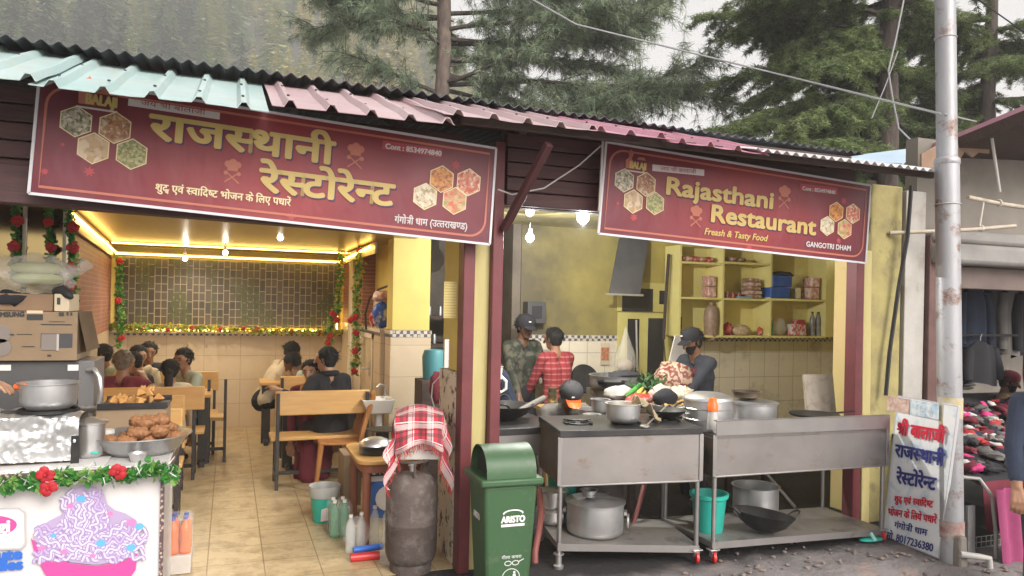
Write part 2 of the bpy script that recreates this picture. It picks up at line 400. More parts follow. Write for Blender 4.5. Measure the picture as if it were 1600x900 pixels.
def plinth(u, v):
    x, e = slab_edge(u, v); n = noise.noise(Vector((x * 5, v * 9, 3))) * .03
    if v < .25: return (x, e - .05 - n * 1.6, -.24 + v * .8)
    if v < .5: return (x, e + (v - .25) * .4 + n, -.04 + (v - .25) * .14 + n * .5)
    return (x, e + .1 + (v - .5) * 2 * (7.0 - e), -.001 if v > .6 else -.005 + n * .1)
g.grid(plinth, 90, 16)
tag(g.build('pavement', [M['pavement_grime_shade']]), kind='structure')
g = MB(); rs = random.Random(2)
for i in range(420):
    x = rs.uniform(1.2, 5.2); y = slab_edge((x + 3) / 9.3, 0)[1] + rs.gauss(.06, .22); y = max(y, 3.2); g.ball((x, y, .004 if y > slab_edge((x + 3) / 9.3, 0)[1] + .1 else -.06), rs.uniform(.006, .022), 6, (1, rs.uniform(.6, 1), .6), lump=.5, seed=i)
tag(g.build('gravel', mat('grit', (.26, .2, .17), .9, col2=(.14, .12, .11), sc=9)), kind='stuff')
g = MB(); g.span((-1.5, 4.55, 0), (1.6, 10.6, .004)); tag(g.build('dining_floor', M['floor_tile']), kind='structure')
g = MB(); g.span((1.62, 4.9, -.2), (7.8, 8.2, -.12)); tag(g.build('kitchen_floor', mat('greasy_floor', (.07, .062, .055), .6, col2=(.045, .04, .036), sc=4)), kind='structure')

# ================================================================ the restaurant
RB = thing('restaurant_building', 'open fronted restaurant with cyan, pink and white tin awning above two red banners', 'building', (1.5, 4.5, 0))
def part(name, fn, m, bevel=0, parent=None, smooth=40):
    mb = MB(); fn(mb); return mb.build(name, m, parent or RB, smooth, bevel)
# posts of the front
part('post', lambda m: (m.span((1.375, 4.44, 0), (1.45, 4.56, 2.2))), M['maroon_paint'], .006)
part('plank', lambda m: m.bar((1.503, 4.52, 0), (1.515, 4.52, 2.2), .105, .06, (0, 1, 0)), M['cream_plank'], .006)
part('post', lambda m: m.span((1.563, 4.43, 0), (1.635, 4.56, 2.75)), M['maroon_paint'], .006)
part('post', lambda m: m.span((4.62, 4.45, 0), (4.70, 4.56, 2.7)), M['maroon_paint'], .006)
part('post', lambda m: m.bar((4.775, 4.5, 0), (4.745, 4.5, 2.2), .085, .07, (0, 1, 0)), M['cream_plank'], .006)
part('wall_stub', lambda m: m.span((4.83, 4.52, 0), (5.17, 4.75, 2.75)), M['yellow_plaster_dirty'], .012)
part('pillar', lambda m: m.span((4.93, 4.8, 0), (5.19, 5.0, 2.75)), mat('orange_cream', (.7, .52, .25), .6, col2=(.68, .56, .22), sc=1.6, dirt=(.3, .22, .12), dsc=5, dlo=.6, dhi=.85, bump=.15), .01)
part('brace', lambda m: m.bar((1.62, 4.4, 2.18), (1.74, 3.98, 2.66), .05, .04), mat('maroon_dull', (.07, .022, .024), .6), .004)
# beam over the dining room, boards behind the banners
part('beam', lambda m: m.bar((-3, 4.5, 2.32), (1.375, 4.5, 2.215), .12, .2, (0, 0, 1)), M['maroon_board'], .006)
def boards(m):
    for i in range(5):
        z = 2.30 + .095 * i
        m.box((-.8, 4.5, z + .06), (4.34, .05, .088)); 
        m.box((3.14, 4.5, z + .10), (2.95, .05, .088))
part('fascia_board', boards, M['maroon_board'], .006)
part('fascia_light_stop', lambda m: m.span((1.64, 4.53, 2.36), (4.62, 4.546, 2.95)), M['dark_wood'])  # added board, stops light leaking between the fascia boards
part('shutter_box', lambda m: [m.box((3.14, 4.62, 2.38 + .05 * i), (2.95, .1, .046)) for i in range(2)], M['maroon_board'], .01)
for x in (1.75, 2.6, 3.45, 4.3): part('rafter', lambda m: m.bar((x, 4.42, 2.84), (x, 5.0, 3.03), .05, .07), M['dark_wood'])
for x in (-1.6, -.75, .1, .95): part('rafter', lambda m: m.bar((x, 4.45, 2.8), (x, 5.0, 3.0), .05, .07), M['dark_wood'])
part('purlin', lambda m: m.bar((1.2, 3.99, 2.745), (4.85, 3.99, 2.735), .035, .05), M['dark_wood'], .004)
part('purlin', lambda m: m.bar((-3, 4.62, 2.87), (4.85, 4.62, 2.90), .06, .05), M['dark_wood'])
# tin awning sheets
def ribbed(m, x0, x1, seed, dz=0, y0=3.86, y1=5.2, z0=2.73, z1=3.16):
    rs = random.Random(seed); pitch = .205; prof = [(0, 0), (.055, 0), (.075, .032), (.10, .032), (.12, 0)]
    xs = []; x = x0
    while x < x1 - .02:
        xs += [(x + px, pz) for px, pz in prof]; x += pitch
    xs.append((min(x, x1 + .05), 0))
    jit = [rs.uniform(-.008, .008) for _ in xs]
    def at(u, v):
        i = min(int(round(u * (len(xs) - 1))), len(xs) - 1); px, pz = xs[i]
        w = noise.noise(Vector((px * 1.7, v * 3, seed))) * .012
        return (px, y0 + (y1 - y0) * v + (jit[i] if v == 0 else 0), z0 + (z1 - z0) * v + pz * (1 + .2 * w) + w + dz)
    m.grid(at, len(xs) - 1, 6, thick=.004); m.mi = 1; x = x0 + .0875
    while x < x1:
        for yy in (.16, .6): m.ball((x + rs.uniform(-.008, .008), y0 + (y1 - y0) * yy, z0 + (z1 - z0) * yy + .036), .009, 8, (1, 1, .6))
        x += pitch
for i, (a, b, mm, za, zb) in enumerate([(-3.0, -.88, 'sheet_cyan', 2.66, 3.14), (-.86, .165, 'sheet_cyan', 2.645, 3.12), (.18, 1.08, 'sheet_pale_pink', 2.68, 3.13), (1.06, 1.95, 'sheet_pale_pink', 2.735, 3.13), (1.93, 2.5, 'sheet_pink', 2.74, 3.12), (2.5, 3.2, 'sheet_pink', 2.72, 3.11)]):
    part('roof_sheet', lambda m: ribbed(m, a, b, i, 0, 3.86, 5.1, za, zb), [M[mm], M['tin_dark']], smooth=30)
def sine_sheet(m, x0, x1, y0, y1, z0, z1, pitch=.076, amp=.012, tilt=0):
    n = int((x1 - x0) / pitch * 6)
    m.grid(lambda u, v: (x0 + (x1 - x0) * u, y0 + (y1 - y0) * v + .01 * noise.noise(Vector((u * 9, 0, 1))), z0 + (z1 - z0) * v + amp * math.sin(2 * math.pi * (x1 - x0) * u / pitch) + tilt * u), n, 5, thick=.003)
part('roof_sheet', lambda m: sine_sheet(m, 3.12, 4.9, 3.84, 5.3, 2.735, 3.1), M['sheet_white'])
part('roof_sheet', lambda m: sine_sheet(m, -3, 1.75, 4.86, 8.2, 3.16, 3.42, .085, .014, -.04), M['tin_dark'])
part('roof_sheet', lambda m: sine_sheet(m, 1.7, 5.1, 4.86, 8.2, 3.115, 3.38, .085, .014, -.03), M['tin_dark'])
part('roof_deck', lambda m: m.prism([(-3, 5.2), (5.45, 5.2), (7.8, 7.45), (7.8, 8.3), (1.9, 8.35), (1.9, 10.9), (-3, 10.9)], Matrix.Translation((0, 0, 2.63)), .04), M['dark_wood'])
# dining room
part('back_wall', lambda m: (m.span((-1.6, 10.5, 0), (1.75, 10.62, 1.27))), M['dado_tile'])
part('back_wall_upper', lambda m: m.span((-1.6, 10.5, 1.272), (1.75, 10.62, 2.62)), M['yellow_paint'])
part('left_wall', lambda m: m.bar((-1.13, 5.6, .65), (-1.45, 10.5, .65), 1.3, .1, (1, 0, 0)), M['dado_tile_side'])
part('left_wall_upper', lambda m: m.bar((-1.135, 5.6, 1.96), (-1.45, 10.5, 1.96), 1.32, .1, (1, 0, 0)), M['brick_paper'])
part('right_wall', lambda m: m.span((1.47, 7.62, 0), (1.72, 10.5, 1.43)), M['dado_tile_side'])
part('right_wall_upper', lambda m: (m.span((1.49, 8.9, 1.433), (1.72, 10.5, 2.62))), M['brick_paper'])
part('niche_wall', lambda m: (m.span((1.64, 7.62, 1.432), (1.75, 8.9, 2.62))), M['yellow_paint'])
part('corner_trim', lambda m: [m.span((1.43, 9.35 + .1 * i, 0), (1.469, 9.41 + .1 * i, 2.3)) for i in range(3)], M['white_trim'], .008)
part('door_frame', lambda m: (m.span((1.455, 8.0, 0), (1.4695, 8.05, 1.36)), m.span((1.455, 8.75, 0), (1.4695, 8.8, 1.36)), m.span((1.455, 8.0, 1.31), (1.4694, 8.8, 1.36))), M['white_trim'])
part('pillar', lambda m: m.span((1.53, 7.35, 1.43), (1.92, 7.615, 2.62)), M['yellow_paint'], .006)
part('pillar_tiles', lambda m: m.span((1.515, 7.335, 0), (1.935, 7.618, 1.36)), M['dado_tile'], .006)
part('tile_border', lambda m: m.span((1.51, 7.33, 1.362), (1.94, 7.617, 1.43)), M['border_tile'], .003)
part('tile_border', lambda m: m.span((1.462, 7.619, 1.362), (1.4695, 8.9, 1.43)), M['border_tile'])
part('wall_print', lambda m: m.span((-1.34, 10.48, 1.33), (1.44, 10.498, 2.215)), M['stone_print'])
part('ledge', lambda m: m.span((-1.42, 10.40, 1.255), (1.465, 10.479, 1.285)), M['white_trim'], .004)
part('tile_border', lambda m: m.span((-1.42, 10.485, 1.225), (1.465, 10.4985, 1.254)), M['border_tile'])
part('ceiling', lambda m: m.span((-1.7, 4.57, 2.36), (1.75, 10.5, 2.41)), M['pvc_ceiling'])
part('cove', lambda m: (m.span((-1.40, 10.28, 2.255), (1.48, 10.49, 2.275)), m.bar((-1.06, 5.8, 2.27), (-1.37, 10.4, 2.27), .02, .14, (0, 0, 1)), m.bar((1.42, 7.7, 2.28), (1.42, 10.4, 2.28), .02, .12, (0, 0, 1))), M['pvc_ceiling'])
part('mirror_panel', lambda m: [m.span((-1.9 + .225 * i, 5.55, 1.2), (-1.9 + .225 * i + .21, 5.57, 2.36)) for i in range(4)], M['mirror'])
part('mirror_frame', lambda m: [m.span((-1.925 + .225 * i, 5.535, .0), (-1.9 + .225 * i - .002, 5.6, 2.36)) for i in range(5)], M['white_trim'], .004)
part('mirror_wall', lambda m: m.span((-3, 5.6, 0), (-1.02, 5.68, 2.6)), M['dado_tile'])
part('side_wall', lambda m: m.span((-3.1, 4.5, 0), (-3.0, 10.6, 2.7)), M['yellow_paint'])
part('jamb', lambda m: (m.span((1.40, 4.6, 1.26), (1.52, 4.98, 2.3))), M['yellow_paint'], .01)
part('jamb_base', lambda m: (m.span((1.385, 4.59, 0), (1.53, 5.0, 1.258))), M['peeling'], .01)
# kitchen
part('kitchen_wall', lambda m: m.span((2.9, 7.3, 1.396), (7.8, 7.42, 2.62)), M['soot_and_shade'])
part('kitchen_dado', lambda m: m.span((2.9, 7.29, -.2), (7.8, 7.42, 1.33)), M['kitchen_tile'])
part('tile_border', lambda m: m.span((2.895, 7.284, 1.331), (7.8, 7.42, 1.395)), M['border_tile'])
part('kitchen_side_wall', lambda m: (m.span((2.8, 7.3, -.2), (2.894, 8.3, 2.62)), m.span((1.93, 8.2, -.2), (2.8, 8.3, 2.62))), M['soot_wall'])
part('kitchen_right_wall', lambda m: m.bar((5.24, 4.96, 1.2), (7.72, 7.36, 1.2), 2.6, .06, (1, -1, 0)), M['yellow_paint'])
part('kitchen_ceiling', lambda m: m.prism([(1.66, 4.7), (5.0, 4.76), (7.75, 7.4), (7.75, 7.45), (2.85, 7.45), (2.85, 8.3), (1.66, 8.3)], Matrix.Translation((0, 0, 2.57)), .04), M['kitchen_ceiling'])
# ================================================================ banners
k = NT('banner_print')
spx = k.n('SeparateXYZ'); k.l(k.coord('Generated'), spx.inputs[0])
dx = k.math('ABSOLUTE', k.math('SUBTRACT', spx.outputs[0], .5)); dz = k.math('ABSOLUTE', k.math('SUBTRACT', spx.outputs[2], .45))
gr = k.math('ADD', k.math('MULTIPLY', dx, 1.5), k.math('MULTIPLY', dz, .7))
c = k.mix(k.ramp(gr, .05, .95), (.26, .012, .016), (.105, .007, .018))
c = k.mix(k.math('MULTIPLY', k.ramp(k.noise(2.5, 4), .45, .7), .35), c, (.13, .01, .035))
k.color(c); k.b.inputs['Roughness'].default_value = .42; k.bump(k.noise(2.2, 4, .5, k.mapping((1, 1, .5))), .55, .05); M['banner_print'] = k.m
mat('gold_ink', (.52, .38, .12), .45); mat('purple_ink', (.06, .02, .09), .5); mat('orange_ink', (.42, .13, .08), .45)
mat('white_ink', (.55, .51, .5), .45); mat('dark_red_ink', (.3, .03, .05), .5); mat('red_panel_ink', (.34, .045, .06), .5)
mat('faint_red_ink', (.36, .05, .06), .5); mat('hem_white', (.55, .55, .57), .5); mat('cream_ink', (.7, .58, .34), .5)
def dish_mat(name, a, b, c2, sc):
    k = NT(name); v = k.n('TexVoronoi'); v.inputs['Scale'].default_value = sc; k.l(k.coord(), v.inputs[0])
    col = k.mix(k.ramp(v.outputs['Color'], .25, .75), a, b)
    col = k.mix(k.ramp(k.noise(sc * .8, 4), .5, .62), col, c2); k.color(col); k.b.inputs['Roughness'].default_value = .45; M[name] = k.m; return k.m
dish = [dish_mat('dish_print_%d' % i, *a) for i, a in enumerate([
    ((.07, .08, .03), (.35, .3, .2), (.55, .5, .45), 70), ((.35, .16, .06), (.2, .07, .03), (.5, .4, .28), 45), ((.42, .27, .14), (.6, .48, .33), (.3, .2, .1), 22),
    ((.2, .18, .06), (.4, .36, .16), (.1, .14, .04), 80), ((.45, .15, .03), (.6, .28, .06), (.2, .05, .02), 50), ((.4, .06, .03), (.55, .2, .1), (.6, .5, .4), 55),
    ((.5, .42, .3), (.62, .56, .42), (.3, .2, .08), 40), ((.5, .12, .06), (.55, .35, .2), (.2, .3, .08), 40)])]
def hexa(r): return [(r * math.sin(math.pi / 3 * i), r * math.cos(math.pi / 3 * i)) for i in range(6)]
def star(r, n, inner): return [((r if i % 2 == 0 else r * inner) * math.sin(math.pi * i / n), (r if i % 2 == 0 else r * inner) * math.cos(math.pi * i / n)) for i in range(2 * n)]
def ring(mb, pts, w, T, z, closed=True):
    n = len(pts); v = []; f = []
    cx = sum(p[0] for p in pts) / n; cy = sum(p[1] for p in pts) / n
    for i in range(n):
        a, b = Vector(pts[i - 1]), Vector(pts[(i + 1) % n]); d = (b - a).normalized(); nn = Vector((-d.y, d.x)) * w / 2
        v += [(pts[i][0] + nn.x, pts[i][1] + nn.y, z), (pts[i][0] - nn.x, pts[i][1] - nn.y, z)]
    for i in range(n): j = (i + 1) % n; f.append((2 * i, 2 * i + 1, 2 * j + 1, 2 * j))
    mb.add(v, f, T)
def flat(mb, pts, T, z): mb.add([(x, y, z) for x, y in pts], [tuple(range(len(pts)))], T)
def chef(mb, T, s):                              # cook's hat over a crossed spoon and fork
    for x, y, r in ((-.32, .62, .24), (0, .74, .28), (.32, .62, .24), (0, .56, .3)):
        flat(mb, [(s * (x + r * math.cos(t * .524)), s * (y + r * math.sin(t * .524))) for t in range(12)], T, .003 + .0002 * r)
    flat(mb, [(-.33 * s, .16 * s), (.33 * s, .16 * s), (.36 * s, .5 * s), (-.36 * s, .5 * s)], T, .0036)
    for q in (1, -1):
        flat(mb, [(q * (-.5) * s, -.62 * s), (q * (-.42) * s, -.68 * s), (q * .36 * s, -.02 * s), (q * .3 * s, .04 * s)][::q], T, .003 + .0002 * (q + 1))
        flat(mb, [(s * (q * .42 + .15 * math.cos(t * .628)), s * (.0 + .15 * math.sin(t * .628))) for t in range(10)], T, .0037 + .0001 * q)
def banner(name, label, corners, Y, sc):
    tl, bl, tr, br = [P(*c, y=Y) for c in corners]
    t = thing(name, label, 'banner', tuple((bl + br) / 2), 0, 'red restaurant banners')
    nb = (tr - tl).cross(bl - tl); nrm = -nb.normalized() if nb.y > 0 else nb.normalized()
    wdt = (tr - tl).length; hgt = (tl - bl).length
    def surf(u, v):
        p = (bl.lerp(br, u)).lerp(tl.lerp(tr, u), v); return p
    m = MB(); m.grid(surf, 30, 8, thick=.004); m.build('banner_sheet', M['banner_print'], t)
    m = MB(); b = .009
    for (u0, v0, u1, v1) in ((0, 0, 1, 0), (0, 0, 0, 1), (1, 0, 1, 1), (0, 1, 1, 1)): m.bar(surf(u0, v0), surf(u1, v1), .014, .012, nrm)
    m.build('hem', M['hem_white'], t)
    X = (br - bl + tr - tl).normalized(); n2 = nrm
    up = (tl - bl + tr - br).normalized()
    def Q(px, py): return P(px, py, y=Y)
    T0 = frame(bl, X, n2)
    Ti = T0.inverted()
    # orange line with one big rounded corner at top left and one at bottom right
    w, h = wdt, hgt; pts = []; d = .04 * sc; rr = .10 * sc
    y_up = (Ti @ tl)
    def loc(u, v): p = Ti @ surf(u, v); return (p.x, p.y)
    U, V_ = d / w, d / h; ru, rv = rr / w, rr / h
    for i in range(7):
        a = math.pi / 2 * i / 6; pts.append(loc(U + ru * (1 - math.sin(a)), 1 - V_ - rv * (1 - math.cos(a))))
    pts = pts[::-1]; pts.append(loc(1 - U, 1 - V_))
    for i in range(7):
        a = math.pi / 2 * i / 6; pts.append(loc(1 - U - ru * (1 - math.cos(a)), V_ + rv * (1 - math.sin(a))))
    pts.append(loc(U, V_))
    m = MB(); ring(m, pts, .013 * sc, T0, .003); m.build('printed_frame', M['orange_ink'], t, smooth=0)
    return t, Q, n2, up, X, T0
def sign_prints(t, Q, n2, X, hexes, hats, splats, r_of):
    for (px, py, rpx, i) in hexes:
        c = Q(px, py); T = frame(c, X, n2); r = r_of(px, py, rpx)
        m = MB(); flat(m, hexa(r), T, .003); m.build('dish_picture', dish[i], t, smooth=0)
        m = MB(); ring(m, hexa(r), r * .07, T, .0045); m.build('picture_outline', M['cream_ink'], t, smooth=0)
    for px, py, hpx in hats:
        m = MB(); chef(m, frame(Q(px, py), X, n2), r_of(px, py, hpx)); m.build('chef_emblem', M['orange_ink'], t, smooth=0)
    for k, (px, py, rpx) in enumerate(splats):
        m = MB(); flat(m, star(r_of(px, py, rpx), 7, .5), frame(Q(px, py), X, n2), .0022); m.build('splash_print', M['faint_red_ink'], t, smooth=0)
def plaque(t, Q, n2, a, b, hgt, m, lift=.002):
    a, b = Q(*a), Q(*b); T = frame(a, b - a, n2); w = (b - a).length
    k = MB(); flat(k, [(0, 0), (w, 0), (w, hgt), (0, hgt)], T, lift); k.build('name_plaque', m, t, smooth=0)
def line(t, Q, n2, up, text, a, b, hgt, m, **kw):
    return write('lettering', text, Q(*a), Q(*b), up, n2, hgt, m, t, **kw)
def logo(t, Q, n2, up, X, c, s):
    T = frame(Q(*c), X, n2); m = MB()
    flat(m, [(x * s, y * s) for x, y in [(-.5, -.25), (-.05, -.25), (-.1, .05), (-.22, .2), (-.12, .42), (-.25, .62), (-.4, .5), (-.36, .25), (-.52, .1)]], T, .003)
    flat(m, [(x * s, y * s) for x, y in [(.05, .2), (.5, .2), (.42, .34), (.12, .32)]], T, .003)
    m.build('logo_emblem', M['orange_ink'], t, smooth=0)
    p = T @ Vector((-.3 * s, -.22 * s, 0)); q = T @ Vector((.52 * s, -.22 * s, 0))
    write('lettering', 'BALAJI', p, q, up, n2, .3 * s, M['gold_ink'], t, bold=.004, lift=.004)
    k = MB(); flat(k, [(-.55 * s, -.38 * s), (.55 * s, -.38 * s), (.55 * s, -.32 * s), (-.55 * s, -.32 * s)], T, .003); k.build('logo_line', M['white_ink'], t, smooth=0)

Y1 = 4.33
t, Q, n2, up, X, T0 = banner('banner', 'wide maroon banner with large golden Hindi lettering over the dining room', [(62, 118), (45, 302), (775, 232), (765, 382)], Y1, 1)
ro = lambda px, py, r: (Q(px + 1, py) - Q(px, py)).length * r * .92
sign_prints(t, Q, n2, X, [(119, 190, 30, 0), (180, 200, 30, 1), (146, 232, 30, 2), (206, 241, 29, 3), (690, 280, 22, 4), (732, 285, 22, 5), (664, 307, 22, 6), (710, 314, 22, 7)],
            [(363, 271, 26), (555, 247, 26)], [(140, 268, 11), (98, 226, 5), (62 + 8, 268, 8), (712, 258, 9), (455, 338, 9), (655, 345, 7)], ro)
logo(t, Q, n2, up, X, (153, 153), .17)
plaque(t, Q, n2, (200, 165), (343, 187), .048, M['white_ink'])
line(t, Q, n2, up, 'जय श्री बालाजी', (220, 164), (321, 180), .026, M['dark_red_ink'])
line(t, Q, n2, up, 'राजस्थानी', (233, 216), (521, 257), .125, M['gold_ink'], bold=.0085, mi_shadow=M['purple_ink'], shadow=(.008, -.008))
line(t, Q, n2, up, 'रेस्टोरेन्ट', (405, 298), (614, 322), .122, M['gold_ink'], bold=.0085, mi_shadow=M['purple_ink'], shadow=(.008, -.008))
line(t, Q, n2, up, 'शुद्ध एवं स्वादिष्ट भोजन के लिए पधारें', (243, 298), (454, 322), .036, M['cream_ink'], bold=.0015)
plaque(t, Q, n2, (597, 233), (690, 246), .052, M['red_panel_ink'])
line(t, Q, n2, up, 'Cont : 8534974840', (602, 232), (689, 244), .03, M['white_ink'], bold=.002)
line(t, Q, n2, up, 'गंगोत्री धाम (उत्तराखण्ड)', (616, 348), (729, 359), .038, M['white_ink'], bold=.0012)
t, Q, n2, up, X, T0 = banner('banner', 'maroon banner with golden English lettering over the kitchen', [(947, 222), (935, 365), (1360, 290), (1352, 411)], Y1, 1)
ro = lambda px, py, r: (Q(px + 1, py) - Q(px, py)).length * r * .85
sign_prints(t, Q, n2, X, [(975, 282, 19, 0), (1009, 288, 19, 1), (989, 315, 19, 2), (1023, 318, 18, 3), (1306, 331, 14, 4), (1332, 334, 14, 5), (1292, 353, 14, 6), (1319, 358, 14, 7)],
            [(1087, 341, 20), (1225, 311, 20)], [(990, 340, 8), (965, 318, 4), (1318, 314, 6), (1170, 388, 7), (1310, 376, 5)], ro)
logo(t, Q, n2, up, X, (993, 256), .15)
plaque(t, Q, n2, (1019, 267), (1100, 275), .044, M['white_ink'])
line(t, Q, n2, up, 'जय श्री बालाजी', (1031, 266), (1087, 271.5), .024, M['dark_red_ink'])
line(t, Q, n2, up, 'Rajasthani', (1041, 303), (1206, 326), .118, M['gold_ink'], bold=.0075, mi_shadow=M['purple_ink'], shadow=(.007, -.007))
line(t, Q, n2, up, 'Restaurant', (1111, 346), (1273, 367), .12, M['gold_ink'], bold=.0075, mi_shadow=M['purple_ink'], shadow=(.007, -.007))
line(t, Q, n2, up, 'Freash & Tasty Food', (1100, 366), (1197, 377), .045, M['gold_ink'], bold=.002, shear=.22)
plaque(t, Q, n2, (1250, 297), (1308, 304), .05, M['red_panel_ink'])
line(t, Q, n2, up, 'Cont : 8534974840', (1253, 297), (1304, 303.5), .028, M['white_ink'], bold=.0015)
line(t, Q, n2, up, 'GANGOTRI DHAM', (1259, 385), (1328, 392), .038, M['white_ink'], bold=.002)
# ================================================================ lamps
def bulb(px, py, y, label, r=.03, power=9, col=(1, .88, .68), fitting=.05, group=None):
    kitchen = px > 700
    p = P(px, py, y=y); t = thing('light_bulb', label, 'light bulb', tuple(p), 0, group or 'bulbs hanging under the ceilings')
    m = MB(); m.ball(p, r, 14, (1, 1, 1.1)); m.build('globe', M['bulb_glow'], t)
    m = MB(); m.lathe([(.018, .028), (.02, .05), (.02, .075), (.004, .08), (.004, .08 + fitting)], p, 10); m.build('socket', M['white_plastic'], t)
    l = bpy.data.lights.new('lamp', 'POINT' if kitchen else 'SPOT'); l.energy = power * 1.3
    if not kitchen: l.spot_size = R(172); l.spot_blend = .6; l.color = col; l.shadow_soft_size = .01
    o = bpy.data.objects.new('lamp', l); COL.objects.link(o); o.location = (p.x, p.y, p.z - r * 1.1 - .011)
    return t
bulb(911, 339, 5.3, 'big bright bulb beside the left edge of the English banner', .052, 75, (1, .93, .78))
bulb(828, 331, 5.1, 'small bulb right under the kitchen beam, above another bulb', .03, 5, (1, .93, .78))
bulb(828, 371, 6.1, 'bulb on a flat ceiling rose in the middle of the kitchen', .038, 18, (1, .93, .78))
bulb(438, 371, 8.0, 'lone bulb at the right of the dining room ceiling', .03, 22)
bulb(352, 369, 8.9, 'added bulb standing for a ceiling reflection in the middle of the cluster', .018, 10)  # extra bulb where the glossy ceiling mirrors the one below
bulb(352, 395, 9.4, 'lowest bulb of the hanging cluster in the dining room', .03, 13)
bulb(291, 379, 9.2, 'added bulb standing for a ceiling reflection, left of the cluster', .022, 13)  # extra bulb in place of a reflection in the glossy ceiling
bulb(289, 404, 9.8, 'bulb left of the cluster hanging in front of the stone print', .028, 13)
bulb(291, 352, 7.6, 'faint bulb nearest the beam in the dining ceiling', .014, 8)
def strip(label, pts, r=.011, led='led_strip'):
    m = MB(); m.tube(pts, r, 5); return tag(m.build(led, M['led_glow']), label, 'light strip', 'warm strips of light round the dining room')
strip('warm light strip along the top of the stone print', [(-1.33, 10.26, 2.248), (1.44, 10.26, 2.248)])
strip('warm light strip in the deeper ceiling recess at the back', [(-1.28, 9.6, 2.335), (1.4, 9.6, 2.335)], .008)
strip('warm light strip running back along the top of the brick wall', [(-1.04, 5.9, 2.285), (-1.31, 10.2, 2.255)])
strip('warm light strip along the right edge of the dining ceiling', [(1.38, 7.8, 2.30), (1.40, 10.2, 2.26)])
strip('warm light strip on the ledge below the stone print', [(-1.1, 10.44, 1.297), (1.3, 10.44, 1.297)])
strip('short upright light strip in the back right corner', [(1.40, 10.43, 1.31), (1.40, 10.43, 1.6)], .009)
# ================================================================ trees, hills, air
class NP:
    """thin leaf-like faces gathered with numpy"""
    def __init__(s): s.q, s.m = [], []
    def quads(s, base, d, side, ln, wd, mi, taper=.35):
        a = base - side * (wd / 2)[:, None]; b = base + side * (wd / 2)[:, None]
        tip = base + d * ln[:, None]; c = tip + side * (wd * taper / 2)[:, None]; e = tip - side * (wd * taper / 2)[:, None]
        s.q.append(np.stack([a, b, c, e], 1)); s.m.append(np.broadcast_to(np.asarray(mi), (len(base),)))
    def build(s, name, mats, parent=None, loc=(0, 0, 0)):
        q = np.concatenate(s.q) - np.asarray(loc, float); n = len(q); me = bpy.data.meshes.new(name)
        me.vertices.add(n * 4); me.vertices.foreach_set('co', q.reshape(-1).astype(np.float32))
        me.loops.add(n * 4); me.loops.foreach_set('vertex_index', np.arange(n * 4, dtype=np.int32))
        me.polygons.add(n); me.polygons.foreach_set('loop_start', np.arange(0, n * 4, 4, dtype=np.int32))
        for m in mats: me.materials.append(m)
        me.polygons.foreach_set('material_index', np.concatenate(s.m).astype(np.int32)); me.update(calc_edges=True)
        o = bpy.data.objects.new(name, me); COL.objects.link(o)
        if parent: o.parent = parent; WM[o.name] = WM[parent.name]
        return o
rg = np.random.default_rng(5)
def unit(v): return v / np.maximum(np.linalg.norm(v, axis=1, keepdims=True), 1e-9)
def leaf_mat(name, a, b, tr=.25, sc=1.2):
    k = NT(name); k.color(k.mix(k.ramp(k.noise(sc, 3), .35, .65), a, b)); k.b.inputs['Roughness'].default_value = .6
    k.b.inputs['Specular IOR Level'].default_value = .25
    t = k.n('BsdfTranslucent'); t.inputs[0].default_value = (b[0] * 1.2, b[1] * 1.2, b[2], 1); mx = k.n('MixShader'); mx.inputs[0].default_value = tr
    o = k.t.nodes['Material Output']; k.l(k.b.outputs[0], mx.inputs[1]); k.l(t.outputs[0], mx.inputs[2]); k.l(mx.outputs[0], o.inputs[0]); M[name] = k.m; return k.m
deo = [leaf_mat('deodar_dark', (.06, .085, .045), (.09, .125, .055)), leaf_mat('deodar_mid', (.11, .16, .065), (.16, .21, .085)), leaf_mat('deodar_tip', (.16, .22, .08), (.24, .3, .12))]
pin = [leaf_mat('pine_grey', (.2, .27, .17), (.27, .33, .22)), leaf_mat('pine_dark', (.12, .165, .11), (.17, .22, .15)), leaf_mat('pine_pale', (.26, .32, .2), (.32, .37, .24))]
mat('bark_pine', (.2, .15, .12), .9, col2=(.1, .08, .07), sc=9, stretch=(1, 1, .35), bump=1, bsc=14, bd=.04)
mat('bark_dark', (.055, .042, .036), .95, col2=(.09, .07, .06), sc=7, stretch=(1, 1, .25), bump=1, bsc=12, bd=.05)

